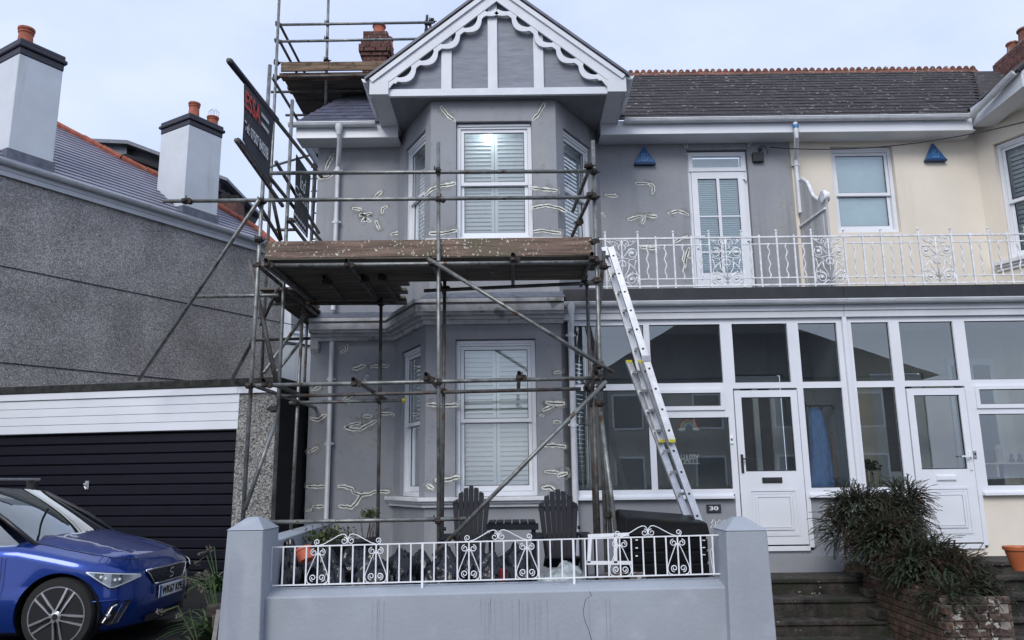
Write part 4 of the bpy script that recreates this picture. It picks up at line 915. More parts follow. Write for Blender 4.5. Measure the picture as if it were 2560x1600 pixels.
# alarm boxes, junction box, cable, house number
def alarm(cx, lab):
    T = thing('alarm_box', (cx, YW, 6.45), lab, 'alarm box', 'blue triangular alarm boxes')
    q = M(); z0, z1, w = 6.465, 6.75, .165
    q.hexa([(cx - w, YW - .075, z0), (cx + w, YW - .075, z0), (cx + w, YW, z0), (cx - w, YW, z0), (cx - .012, YW - .03, z1), (cx + .012, YW - .03, z1), (cx + .012, YW, z1), (cx - .012, YW, z1)]); q.build('cover', ALARM, T, bevel=.012)
    q = M(); q.box(cx - w - .004, cx + w + .004, YW - .08, YW, z0 - .03, z0 - .001); q.build('base', mat('dark_blue_plastic', (.01, .035, .10), .4), T, bevel=.006)
    up = Vector((0, .045, z1 - z0)).normalized()
    place_text('C', ALARM2, (cx - .03, YW - .069, z0 + .085), X_, up, .062, .05, T, bold=.03)
    q = M(); o_ = Vector((cx, YW - .068, z0 + .115)); 
    for s_ in ((-.047, -.05, -.047, .045), (.047, -.05, .047, .045), (-.047, .045, .047, .045), (-.047, -.05, .047, -.05)): q.beam(o_ + X_ * s_[0] + up * s_[1], o_ + X_ * s_[2] + up * s_[3], .006, .006, up=Y_)
    q.build('logo_frame', ALARM2, T)
    q = M()
    for k, w_ in enumerate((.012, .02, .014, .022, .012)): q.box(cx - .055 + k * .023, cx - .055 + k * .023 + w_ * .8, YW - .0785, YW - .070, z0 + .03, z0 + .05)
    q.build('small_print', ALARM2, T)
alarm(at(1611, 390, YW - .04).x, 'blue triangular alarm box on the grey wall'); alarm(at(2335, 372, YW - .04).x, 'blue triangular alarm box on the cream wall')
jb = at(1893, 396, YW); q = M(); q.box(jb.x - .085, jb.x + .085, YW - .07, YW, jb.z - .075, jb.z + .075)
T = thing('junction_box', (jb.x, YW, jb.z - .075), 'small black cable junction box above the balcony door', 'junction box'); q.build('box', BLACK, T, bevel=.005)
q = M(); a = at(1903, 372, YW - .05); q.tube([a + Vector((-.02, .03, -.06)), a + Vector((-.04, .02, .02)), a + Vector((0, 0, .05)), a + Vector((.06, -.02, .03)), a + Vector((.08, -.03, -.04)), a + Vector((.10, 0, -.09))], .007, 6); q.tube([a, a + Vector((0, .04, 0))], .022, 8); q.tube([Vector((jb.x + .02, YW - .02, jb.z + .07)), a + Vector((-.02, .03, -.06))], .006, 6); q.build('cable_loop', BLACK, T)
q = M(); p0, p1 = at(1925, 368, YW - .08), at(2560, 305, 9.4); p2 = p1 + (p1 - p0) * 1.2
q.tube([p0.lerp(p1, i / 14) - Z_ * (.16 * (1 - (2 * i / 14 - 1) ** 2)) for i in range(15)] + [p2], .009, 6); o = q.build('overhead_cable', BLACK, None); tag(o, 'thin black overhead cable sagging from the grey house towards the right', 'cable')
q = M(); p0 = at(1885, 350, YW - .01); q.tube([p0, at(1930, 338, YW - .01), at(1975, 352, YW - .01)], .006, 5); q.build('wall_cable', GUT, H)
nb = at(1785, 1271, YB - .03); T = thing('house_number_plaque', (nb.x, nb.y, nb.z), 'dark plaque reading 30 beside the porch door', 'house number')
q = M(); w = at(1803, 1271, YB - .03).x - nb.x; h = nb.z - at(1785, 1281, YB - .03).z; q.box(nb.x - w, nb.x + w, nb.y + .005, nb.y + .03, nb.z - h, nb.z + h); q.build('plate', DARKB, T, bevel=.003)
place_text('30', WPR, (nb.x - w * .62, nb.y + .003, nb.z - h * .5), X_, Z_, h * 1.05, w * 1.25, T, bold=.03)
q = M(); c = at(1829, 1100, YB - .04); q.box(c.x - .02, c.x + .02, c.y - .01, c.y + .01, c.z - .05, c.z + .05); T = thing('doorbell', c, 'small white doorbell on the porch frame beside the grey house door', 'doorbell'); q.build('case', SHUT, T, bevel=.004); q = M(); q.box(c.x - .01, c.x + .01, c.y - .014, c.y - .009, c.z - .01, c.z + .02); q.build('button', BLACK, T)
q = M(); c = at(2437, 1136, YB - .04); q.box(c.x - .02, c.x + .02, c.y - .01, c.y + .01, c.z - .05, c.z + .05); T = thing('doorbell', c, 'small grey doorbell on the porch frame beside the cream house door', 'doorbell'); q.build('case', ALU, T, bevel=.004); q = M(); q.box(c.x - .01, c.x + .01, c.y - .014, c.y - .009, c.z - .01, c.z + .02); q.build('button', BLACK, T)

# ============================================================= scaffolding
SC_ = thing('scaffolding', (-1, 9, .4), 'steel tube scaffolding with plank decks wrapped round the bay and side of the grey house', 'scaffolding')
TR = .0235
YO, YI, YJ = 8.90, 10.02, 10.90
def couple(p, d=None, rz=None):
    """a coupler, shared mesh"""
    global CPL
    if CPL is None:
        q = M(); q.tube([(0, 0, -.028), (0, 0, .028)], TR + .012, 8); q.tube([(-.028, -.052, 0), (.028, -.052, 0)], TR + .012, 8)
        q.tube([(.03, .0, 0), (.052, .0, 0)], .02, 6); q.tube([(.04, -.01, 0), (.075, -.03, 0)], .009, 6); q.box(-.055, -.02, -.02, .02, -.018, .018); q.tube([(-.045, -.03, -.01), (-.045, -.03, .055)], .008, 6)
        CPL = q.build('coupler', COUP, SC_, origin=(0, 0, 0)); CPL.location = Vector(p) - WLOC[SC_.name]; CPL.rotation_euler.z = rz or 0; return CPL
    o = inst(CPL, p, SC_, rot=(random.uniform(-.15, .15), 0, rz if rz is not None else random.choice((0, .2, -.3, 1.5, 3.1))), scale=(1, 1, 1)); return o
CPL = None
def T2(p, q_, r=TR, m_=STEEL, name='scaffold_tube', open_end=False):
    g = M(); p, q_ = Vector(p), Vector(q_); g.tube([p, q_], r, 10, caps=not open_end)
    if open_end:
        g.tube([q_, p], r - .006, 10, caps=False); 
        d = (q_ - p).normalized(); g.tube([p + d * .05, p + d * .051], r - .002, 8)
    return g.build(name, m_, SC_, smooth=True)
def PT(a, Ya, b, Yb, **k): return T2(at(*a, Ya), at(*b, Yb), **k)
def STD(xt, yt, xb, yb, Y, z0=.4, **k):
    """upright through two picture points at depth Y, down to height z0"""
    a, b = at(xt, yt, Y), at(xb, yb, Y); d = b - a
    if d.z < 0: b = a + d * ((z0 - a.z) / d.z)
    k.setdefault('name', 'scaffold_standard'); T2(a, b, **k); return lambda z: a + (b - a) * ((z - a.z) / (b.z - a.z))
# outer row
A = STD(675, 163, 608, 1290, YO, name='scaffold_standard'); Mid = STD(1096, 357, 1097, 1340, YO - .02); N_ = STD(1482, 352, 1503, 1010, YO)
# inner rows
M2 = STD(1112, 690, 1105, 1330, YI, m_=STEELD); L_ = STD(1467, 700, 1488, 1330, YI, m_=STEELD)
J = STD(953, 745, 945, 1280, YJ, m_=STEELD); Fq = STD(757, 770, 729, 1290, YJ); Cq = STD(731, 250, 682, 1300, 9.75)
G_ = STD(787, 385, 760, 985, 12.6, z0=.4, r=.021, m_=STEELD)
Bq = STD(700, -40, 655, 920, 11.8, z0=3.05); pB = onplane(814, 262, P3(0, 0), outv); B2 = STD(822, -40, 814, 263, pB.y, z0=pB.z)
zt = at(1096, 430, YO).z
def LEDG(x0, y0, x1, y1, Y, **k): k.setdefault('name', 'scaffold_ledger'); return PT((x0, y0), Y, (x1, y1), Y, **k)
LEDG(668, 433, 1492, 428, YO - .05); LEDG(408, 503, 1486, 493, YO - .05)
LEDG(655, 664, 1496, 655, YO - .05)
LEDG(640, 964, 1500, 945, YO - .05); LEDG(690, 991, 1452, 972, YI - .05, m_=STEELD); LEDG(723, 1007, 1013, 1001, YJ - .05)
q = M(); c = at(1011, 1001, YJ - .05); q.tube([c - X_ * .03, c + X_ * .015], TR + .006, 10); q.build('end_cap', CAPY, SC_)
LEDG(650, 1306, 1165, 1297, YO - .06)
LEDG(672, 760, 1018, 758, YJ - .05, m_=STEELD); LEDG(1060, 727, 1490, 707, YI - .05, m_=STEELD)
PT((478, 742), 10.3, (697, 738), 9.6, name='scaffold_brace')
for x, y in ((1096, 429), (1096, 498), (1096, 659), (1096, 955), (1096, 1300)): couple(at(x, y, YO - .02))
for x, y in ((1483, 430), (1486, 494), (1492, 656), (1500, 946), (1487, 603)): couple(at(x, y, YO))
for x, y in ((660, 433), (655, 505), (648, 600), (645, 663), (626, 965), (612, 1305)): couple(at(x, y, YO))
for x, y in ((1108, 977), (1110, 722)): couple(at(x, y, YI))
for x, y in ((1470, 973), (1466, 708)): couple(at(x, y, YI))
for x, y in ((948, 1002), (953, 760), (742, 1008), (757, 760)): couple(at(x, y, YJ))
couple(at(463, 503, YO - .05)); 
# transoms under the deck and on the lower lift
ZD = at(1096, 655, YO).z
def TRS(x, y, Y0, Y1, dz=0, dx=0, m_=STEELD): a = at(x, y, Y0); T2(a, Vector((a.x + dx, Y1, a.z + dz)), m_=m_, name='scaffold_transom', open_end=True); couple(a + Vector((0, .06, -.045)), rz=1.57)
for x, y, Y1 in ((664, 650, 11.1), (865, 651, 11.1), (1076, 646, 10.5), (1282, 636, 10.3), (1480, 634, 10.3)): TRS(x, y, YO - .14, Y1)
for x, y, Y1 in ((810, 692, 10.9), (905, 688, 11.1), (950, 684, 11.1)): TRS(x, y, 9.6, Y1, -.03)
for x, y, Y1, dz in ((658, 950, 10.2, -.0), (883, 948, 11.2, .0), (1065, 935, 10.2, 0), (1298, 932, 10.2, 0), (1490, 932, 10.2, 0)): TRS(x, y, YO - .14, Y1, dz)
# side ledgers running back
aS = at(650, 668, YO); T2(aS, Vector((aS.x - .02, 12.9, aS.z)), m_=STEELD, name='scaffold_ledger'); T2(aS + Vector((.02, 0, .05)), Vector((aS.x + .1, 11.3, aS.z + .05)), name='scaffold_ledger')
a = at(630, 962, YO); T2(a, Vector((a.x, 13, a.z)), name='scaffold_ledger')
a = at(665, 432, YO); T2(a, Vector((a.x, 11.7, a.z)), m_=STEELD, name='scaffold_ledger')
PT((640, 500), YO - .05, (700, 600), 10.2, m_=STEELD, name='scaffold_ledger')
a = at(682, 196, 11.5); T2(a, Vector((a.x, 14.9, a.z)), name='scaffold_ledger')
# braces
PT((1070, 646), YO - .12, (1532, 931), YO - .12, name='scaffold_brace'); PT((1082, 1390), YO - .14, (1516, 953), YO - .14, name='scaffold_brace')
couple(at(1498, 912, YO - .1)); couple(at(1502, 966, YO - .1))
PT((648, 500), YO - .1, (347, 950), 10.9, name='scaffold_brace'); PT((633, 848), YO + .3, (582, 945), 11.0, m_=STEELD, name='scaffold_brace')
PT((624, 648), YO + .12, (694, 968), YO + .12, m_=STEELD, name='scaffold_brace', r=.027); PT((676, 470), YO + .3, (703, 600), 9.6, m_=STEELD, name='scaffold_brace')
PT((688, 1056), YO - .0, (612, 1275), YO - .12, name='scaffold_brace'); couple(at(680, 1022, YO))
PT((764, 783), 10.7, (660, 932), 9.6, name='scaffold_brace'); PT((757, 848), 11.4, (648, 985), 11.2, name='scaffold_brace'); PT((695, 720), 10, (653, 812), 11, m_=STEELD, name='scaffold_brace')
PT((632, 850), 10.8, (783, 846), 11.9, m_=STEELD, name='scaffold_ledger'); PT((668, 419), 11, (785, 385), 12.6, name='scaffold_brace', r=.02)
PT((684, 575), 11.3, (740, 574), 11.3, m_=STEELD, name='scaffold_ledger')
for y in (418, 447, 478, 505, 533, 598): PT((778, y), 12.7, (806, y - 1), 12.9, m_=STEELD, name='ladder_rung', r=.012)
PT((793, 385), 12.7, (780, 600), 12.7, m_=STEELD, name='ladder_stile', r=.016)
# doubled uprights at the right hand corner
def UP(a, b, Y0, Y1, **k): PT(a, Y0, b, Y1, **k)
STD(1510, 628, 1478, 1010, YO + .15, z0=2.4, m_=STEELD); 
a = at(1483, 1005, YO + .15); T2(a, at(1497, 1345, YO + .1), name='scaffold_standard', m_=STEELD)
a = at(1500, 1000, YO); T2(a, at(1527, 1345, YO), name='scaffold_standard'); a = at(1500, 1020, YO - .08); T2(a, at(1548, 1390, YO - .5), name='scaffold_brace')
for x, y in ((1518, 1288), (1540, 1284), (1500, 1010), (1510, 668), (1492, 700)): couple(at(x, y, YO - .04))
PT((1477, 412), YO - .1, (1432, 528), 10.3, m_=STEELD, name='scaffold_brace', open_end=True); PT((1478, 485), YO - .1, (1430, 590), 10.3, m_=STEELD, name='scaffold_brace', open_end=True); couple(at(1448, 556, 9.6))
couple(at(1472, 416, YO - .08)); couple(at(1473, 488, YO - .08))
# decks: boards are separate planks
def board(x0, x1, y0, y1, z, m_=DPLANK, th=.038, name='deck_board', dz=0):
    q = M(); q.hexa([(x0, y0, z), (x1, y0, z + dz), (x1, y1, z + dz), (x0, y1, z), (x0, y0, z + th), (x1, y0, z + th + dz), (x1, y1, z + th + dz), (x0, y1, z + th)]); return q.build(name, m_, SC_, bevel=.003)
zd = ZD + .055
xl, xr = at(660, 640, YO).x, at(1482, 640, YO).x
for k in range(5):
    y0 = YO + .03 + k * .228; xm = -.55 + .3 * (k % 2)
    board(xl + random.uniform(-.05, .02), xm - .005, y0, y0 + .222, zd + random.uniform(0, .006)); board(xm, xr + random.uniform(-.03, .1), y0, y0 + .222, zd + random.uniform(0, .006))
for k in range(5):
    y0 = YO + .03 + (k + 5) * .228
    board(xl + random.uniform(-.05, .05), -1.36 - .1 * (k % 2) - .04 * k, y0, y0 + .222, zd + random.uniform(0, .01))
for k in range(2):
    x0 = xl - .26 - .235 * k; board(x0, x0 + .225, 10.3, 13.2, zd - .02, name='deck_board')
# toe board, weathered and spattered with paint
a, b, c, d_ = at(662, 602, YO), at(1096, 600, YO), at(1481, 597, YO), at(1481, 638, YO)
q = M(); q.box(a.x, b.x - .02, YO + .025, YO + .062, d_.z + .02, a.z - .0); q.build('toe_board', PLANK, SC_, bevel=.004)
q = M(); q.box(b.x - .018, c.x, YO + .022, YO + .060, d_.z + .01, a.z + .006); q.build('toe_board', PLANK, SC_, bevel=.004)
# chimney platform
YP = 12.3; zp = at(700, 190, YP).z; xa = at(700, 190, YP).x
for k in range(4):
    y0 = YP + .02 + k * .232; board(xa - .02 + .03 * (k % 2), -1.6, y0, y0 + .225, zp + .03, m_=DPLANK if k else OPLANK)
for k in range(5):
    x0 = xa + .235 * k
    if x0 < -3.3: board(x0, x0 + .228, YP + .95, 15.3, zp + .03)
a, b = at(704, 157, YP), at(960, 152, YP)
q = M(); q.box(a.x, at(822, 150, YP).x, YP - .03, YP + .008, zp + .075, a.z); q.build('toe_board', OPLANK, SC_, bevel=.004)
q = M(); q.box(at(823, 150, YP).x, -1.6, YP - .032, YP + .006, zp + .08, a.z - .01); q.build('toe_board', OPLANK, SC_, bevel=.004)
LEDG(692, 62, 1084, 56, YP - .06, m_=STEEL); LEDG(692, 104, 1058, 97, YP - .06); LEDG(694, 192, 950, 188, YP - .06, m_=STEELD)
for x, y in ((697, 62), (696, 104), (693, 158), (691, 195)): couple(at(x, y, YP - .04))
for x, y in ((819, 60), (818, 100), (817, 152), (815, 192)): couple(at(x, y, pB.y))
for (xx, yy) in ((700, 62), (700, 104)): a = at(xx, yy, YP); T2(a, Vector((a.x, 15, a.z)), m_=STEELD, name='scaffold_ledger')
for k in range(3): a = Vector((xa - .3 + .0 * k, YP + .5 + k * .9, zp - .03)); T2(a, a + X_ * (.9 if k else 1.6), m_=STEELD, name='scaffold_transom')
PT((1068, 38), YP, (1063, 100), YP + .4, m_=STEELD); PT((1076, 48), YP + .1, (1076, 92), YP + .1, m_=STEELD); couple(at(1066, 58, YP)); couple(at(1070, 80, YP)); couple(at(1080, 54, YP))
# fire a small stack of couplers left on the side deck
for k in range(4): couple(Vector((xl - .1, 11.3 + .22 * k, zd - .05)))

# ---- banners
def banner(quad, m_, label, frame=.02):
    a, b, c, d = quad
    T = thing('banner', a, label, 'banner', None); n = 14; q = M(); vs = []
    for i in range(n + 1):
        for j in range(n + 1):
            u, v = i / n, j / n; p = a.lerp(b, u).lerp(d.lerp(c, u), v); w = .008 * math.sin(u * 5 + v * 2) * math.sin(math.pi * v); vs.append(p + X_ * w + (b - a) * .0)
    q.add(vs, [(i * (n + 1) + j, i * (n + 1) + j + 1, (i + 1) * (n + 1) + j + 1, (i + 1) * (n + 1) + j) for i in range(n) for j in range(n)])
    q.add([v + X_ * .006 for v in vs], [(i * (n + 1) + j + 1, i * (n + 1) + j, (i + 1) * (n + 1) + j, (i + 1) * (n + 1) + j + 1) for i in range(n) for j in range(n)])
    q.build('banner_sheet', m_, T, smooth=True); return T
x = at(672, 455, 8.62).x
pl = lambda px, py: onplane(px, py, Vector((x, 0, 0)), X_)
a, b, c, d = pl(610, 197), pl(685, 292), pl(670, 455), pl(606, 350)
BT = banner((a, b, c, d), BAN, 'black banner with red ESSA and a white telephone number, on the scaffold corner')
tt = M(); e = (b - a).normalized(); tt.tube([pl(574, 153), b + e * .1], .034, 10); tt.build('banner_sleeve', BAN, BT, smooth=True)
tt = M(); e2 = (c - d).normalized(); tt.tube([pl(594, 352), pl(600, 358), c], .034, 10); tt.build('banner_sleeve', BAN, BT, smooth=True)
T2(pl(571, 150), a + e * 3.4, m_=STEELD, name='scaffold_ledger'); T2(pl(590, 350), c + e2 * .6, m_=STEELD, name='scaffold_ledger')
def onb(px, py): return onplane(px, py, Vector((x + .024, 0, 0)), X_)
def quad_text(body, m_, tl, tr, br, bl, par, bold=.02, name='lettering'):
    """letters laid on a real flat quad of the banner"""
    me = text_mesh(body, 1.0, bold, extrude=.0); xs = [v.co.x for v in me.vertices]; ys = [v.co.y for v in me.vertices]; x0, w, y0, h = min(xs), max(xs) - min(xs), min(ys), max(ys) - min(ys)
    o0 = bl.copy()
    for v in me.vertices:
        u, t = (v.co.x - x0) / w, (v.co.y - y0) / h; v.co = bl.lerp(br, u).lerp(tl.lerp(tr, u), t) - o0
    me.materials.clear(); me.materials.append(m_); me.name = name
    o = bpy.data.objects.new(name, me); C.objects.link(o); WLOC[o.name] = o0; o.parent = par; o.location = o0 - WLOC[par.name]; return o
quad_text('ESSA', RED, onb(614, 223), onb(653, 268), onb(651, 314), onb(613, 267), BT, .02)
quad_text('Tel: 07507 840308', WPR, onb(612, 298), onb(671, 371), onb(670, 403), onb(612, 323), BT, .02)
for (y0, y1, hh) in ((280, 304, 9), (303, 328, 9)):
    q = M(); n = 7
    for k in range(n):
        u0, u1 = k / n, (k + .72) / n; f_ = lambda u, t: onb(654 + 19 * u, y0 + (y1 - y0) * u + t * hh)
        q.add([f_(u0, 1), f_(u1, 1), f_(u1, 0), f_(u0, 0)], [(0, 1, 2, 3)])
    q.build('small_print', WPR, BT)
x2 = at(735, 560, 9.9).x; pl2 = lambda px, py, o_=0: onplane(px, py, Vector((x2 + o_, 0, 0)), X_)
B2T = banner((pl2(740, 385), pl2(776, 440), pl2(768, 596), pl2(733, 552)), BAN2, 'dark mesh banner with white script, hung behind the front rails')
quad_text('Coast', WPR, pl2(738, 458, .03), pl2(772, 506, .03), pl2(771, 526, .03), pl2(736, 478, .03), B2T, .0)
quad_text('ltd', WPR, pl2(752, 437, .03), pl2(765, 452, .03), pl2(762, 486, .03), pl2(750, 470, .03), B2T, .0)
for k in range(3):
    q = M()
    for j in range(6):
        u = j / 6; y = 530 + k * 16; f_ = lambda u, t: pl2(736 + 30 * u, y + 40 * u + t * 7, .03); q.add([f_(u, 1), f_(u + .1, 1), f_(u + .1, 0), f_(u, 0)], [(0, 1, 2, 3)])
    q.build('small_print', WPR, B2T)
T2(pl2(722, 549, .03), pl2(775, 618, .03), m_=STEELD, name='scaffold_ledger'); couple(pl2(727, 553))
T2(at(690, 405, 9.2), at(797, 582, 11.6), m_=STEELD, name='scaffold_ledger')

# ============================================================= ladder
top0, bot0 = at(1500, 612, YO - .15), at(1745, 1305, 8.0)
LD = thing('extension_ladder', bot0, 'long aluminium extension ladder leaning up to the right end of the deck', 'ladder')
# left and right stile lines measured at top, overlap and foot
lt, rt = at(1504, 668, YO - .02), at(1530, 668, YO - .02) ; lb, rb_ = at(1718, 1300, 8.15), at(1752, 1300, 8.15)
def ladder_sec(l0, l1, r0, r1, nr, w=.026, dp=.062, off=0, caps=None):
    ax = (l1 - l0).normalized(); sd = (r0 - l0); sd = (sd - ax * sd.dot(ax)); W = sd.length; sd.normalize(); nn = ax.cross(sd)
    if nn.y > 0: nn = -nn
    for s_, (p, q_) in enumerate(((l0, l1), (r0, r1))):
        g = M(); p, q_ = p + nn * off, q_ + nn * off; g.beam(p, q_, dp, w, up=sd); g.build('stile', ALU, LD, bevel=.003)
    for k in range(nr):
        t = (k + .6) / nr; p = l0.lerp(l1, t) + nn * off; q_ = r0.lerp(r1, t) + nn * off; g = M(); g.beam(p, q_, .03, .028, up=ax); g.build('rung', ALU, LD)
        for c_ in (q_, p):
            g = M(); g.beam(c_ - sd * 0 + nn * (dp / 2 - .012) - nn * .0, c_ + nn * (dp / 2 + .001), .016, .016, up=ax); g.build('rivet', BLACK, LD)
# the two sections face mostly sideways: stiles separated in depth
def stile_pts(xa, ya, Ya, xb, yb_, Yb): return at(xa, ya, Ya), at(xb, yb_, Yb)
W_L = .36
def sect(name, xl0, xr0, y0, Y0, xl1, xr1, y1, Y1, nr, yaw):
    """a ladder section: front stile along the right line, rear stile along the left line"""
    fr0, fr1 = at(xr0, y0, Y0), at(xr1, y1, Y1); bk0, bk1 = at(xl0, y0, Y0 + yaw), at(xl1, y1, Y1 + yaw)
    ax = (fr1 - fr0).normalized(); sd = (bk0 - fr0).normalized(); nn = ax.cross(sd).normalized()
    for p, q_ in ((fr0, fr1), (bk0, bk1)):
        g = M(); g.beam(p, q_, .070, .026, up=sd); g.build('stile', ALU, LD, bevel=.003)
        g = M(); 
        for s_ in (-1, 1): g.beam(p + nn * s_ * .032 , q_ + nn * s_ * .032, .008, .034, up=sd)
        g.build('stile_flange', ALU, LD)
    for k in range(nr):
        t = (k + .5) / nr; p, q_ = fr0.lerp(fr1, t), bk0.lerp(bk1, t); g = M(); g.beam(p, q_, .032, .026, up=ax); g.build('rung', ALU, LD)
        g = M(); d_ = (p - q_).normalized(); g.beam(p + d_ * .010, p + d_ * .018, .022, .022, up=ax); g.build('rung_socket', BLACK, LD)
    return fr0, fr1, bk0, bk1
U = sect('upper', 1510, 1526, 618, YO - .1, 1655, 1680, 1103, 8.32, 10, .34)
Lw = sect('lower', 1572, 1603, 905, YO - .28, 1727, 1752, 1318, 8.15, 8, .34)
for p in (U[1], U[3], Lw[0], Lw[2]):
    q = M(); q.box(p.x - .035, p.x + .035, p.y - .022, p.y + .022, p.z - .015, p.z + .02); q.build('end_cap', CAPY, LD, bevel=.004)
q = M(); a = U[0].lerp(U[1], .60); q.box(a.x - .05, a.x + .05, a.y - .03, a.y - .015, a.z - .03, a.z + .03); q.build('bracket', ALU, LD)

# ============================================================= front garden wall
FW = thing('garden_wall', (0, 6.6, 0), 'pale grey rendered front garden wall with cracked face between two capped pillars', 'wall')
YF = 6.6; zl, zr = at(674, 1494, YF).z, at(1825, 1467, YF).z; xl_, xr_ = at(655, 1500, YF).x, at(1824, 1467, YF).x
q = M(); q.hexa([(xl_, YF, -.4), (xr_, YF, -.4), (xr_, YF + .24, -.4), (xl_, YF + .24, -.4), (xl_, YF, zl), (xr_, YF, zr), (xr_, YF + .24, zr + .05), (xl_, YF + .24, zl + .05)]); q.build('wall_body', WALLP, FW, bevel=.012)
def pillar(x0, x1, y0, y1, zb, zt, za, tx=.05):
    q = M(); c = Vector(((x0 + x1) / 2, (y0 + y1) / 2, za)); e = tx
    q.hexa([(x0 - e, y0 - e * .4, -.4), (x1 + e * .6, y0 - e * .4, -.4), (x1 + e * .6, y1, -.4), (x0 - e, y1, -.4), (x0, y0, zt), (x1, y0, zt), (x1, y1, zt), (x0, y1, zt)]); q.build('pillar', WALLP, FW, bevel=.01)
    q = M(); s_ = .045; o_ = .008; z1 = zt + .002
    q.hexa([(x0 - o_, y0 - o_, z1), (x1 + o_, y0 - o_, z1), (x1 + o_, y1 + o_, z1), (x0 - o_, y1 + o_, z1), (c.x - s_, c.y - s_, za), (c.x + s_, c.y - s_, za), (c.x + s_, c.y + s_, za), (c.x - s_, c.y + s_, za)]); q.build('pillar_cap', WALLP, FW, bevel=.006)
a, b = at(568, 1327, 6.5), at(658, 1327, 6.5); pillar(a.x, b.x, 6.5, 6.93, 0, a.z, at(632, 1292, 6.72).z)
a, b = at(1815, 1328, 6.5), at(1918, 1328, 6.5); pillar(a.x, b.x, 6.5, 6.93, 0, a.z, at(1862, 1292, 6.72).z, .035)
# hairline crack in the wall face
CRK = mat('hairline_crack', (.06, .065, .08), .9)
pts = [at(x, y, YF) for x, y in ((1474, 1478), (1478, 1488), (1463, 1500), (1457, 1535), (1466, 1560), (1476, 1590), (1482, 1610))]
q = M(); rp = []
for i in range(len(pts) - 1):
    for k in range(6): rp.append(pts[i].lerp(pts[i + 1], k / 6) + X_ * random.uniform(-.004, .004))
rp = [Vector((p.x, YF - .0015, p.z)) for p in rp if p.z < zr - .014]
for i in range(len(rp) - 1):
    w = .0016 + .001 * random.random(); q.add([rp[i] - X_ * w, rp[i] + X_ * w, rp[i + 1] + X_ * w, rp[i + 1] - X_ * w], [(0, 1, 2, 3)])
q.build('hairline_crack', CRK, FW)
# old drip stains run down the face
DRIP = mat('dirty_drip', (.275, .295, .345), .8, var=.1)
q = M(); random.seed(11)
for cx, n, w in ((945, 5, 16), (1215, 3, 20), (1280, 12, 70), (1330, 7, 40), (1500, 4, 30), (663, 2, 6)):
    for k in range(n):
        x = cx + random.uniform(-w, w); L = random.uniform(40, 160); y0 = 1500 + random.uniform(-4, 6); a, b = at(x, y0, YF), at(x + 1, y0 + L, YF); hw = random.uniform(.0012, .0028)
        q.add([(a.x - hw, YF - .001, a.z), (a.x + hw, YF - .001, a.z), (a.x + hw * .3, YF - .001, b.z), (a.x - hw * .3, YF - .001, b.z)], [(0, 1, 2, 3)])
q.build('drip_stain', DRIP, FW)
# ---- white garden railing
GR = thing('garden_railing', (0, 6.75, .8), 'low white wrought iron railing with scrolls on the front wall', 'railing')
YR2 = 6.75
tl, tr_, bl, br_ = at(680, 1368, YR2), at(1810, 1337, YR2), at(680, 1464, YR2), at(1812, 1434, YR2)
Tp = lambda x: tl.lerp(tr_, (x - tl.x) / (tr_.x - tl.x)); Bp = lambda x: bl.lerp(br_, (x - bl.x) / (br_.x - bl.x))
q = M(); q.beam(tl, tr_, .012, .010); q.build('rail', IRONW, GR); q = M(); q.beam(bl, br_, .012, .010); q.build('rail', IRONW, GR)
XS = [at(x, 1400, YR2).x for x in (680, 709, 739, 768, 797, 826, 854, 883, 912, 940, 969, 998, 1027)]
step = (at(1027, 1400, YR2).x - at(680, 1400, YR2).x) / 12
posts = [at(1056, 1400, YR2).x, at(1436, 1400, YR2).x]
xs = []; x = tl.x; endx = tr_.x - .005; n = int(round((endx - x) / step))
st_ = (endx - x) / n
for i in range(n + 1):
    xx = x + st_ * i
    isp = min(abs(xx - p) for p in posts) < st_ / 2
    a, b = Bp(xx), Tp(xx); q = M()
    if isp: q.box(xx - .009, xx + .009, YR2 - .009, YR2 + .009, a.z - .05, b.z + .005); q.build('railing_post', IRONW, GR)
    else: q.box(xx - .0055, xx + .0055, YR2 - .0055, YR2 + .0055, a.z, b.z); q.build('baluster', IRONW, GR)
for px in (797, 939, 1174, 1318, 1552, 1694):
    xx = x + st_ * round((at(px, 1400, YR2).x - x) / st_); a, b = Bp(xx), Tp(xx); h = b.z - a.z; t = .0042
    q = M()
    for s_ in (-1, 1):
        q.tube([Vector((xx, YR2, b.z - .05))] + [Vector((xx + s_ * st_ * f1, YR2, a.z + h * f2)) for f1, f2 in ((.25, .72), (.55, .5), (.85, .27), (.93, .18), (.90, .09), (.78, .035), (.55, .012))], t, 5)
        q.tube(spiral(Vector((xx + s_ * .034, YR2 - .004, b.z - .052)), .029, .008, math.pi / 2, -s_ * 1.35, X_, Z_, 16) if s_ > 0 else spiral(Vector((xx - .034, YR2 - .004, b.z - .052)), .029, .008, math.pi / 2, 1.35, X_, Z_, 16), t, 5)
        q.tube(spiral(Vector((xx + s_ * .036, YR2 - .004, a.z + .052)), .029, .008, -math.pi / 2, s_ * 1.35, X_, Z_, 16), t, 5)
    q.build('scroll', IRONW, GR, smooth=True)
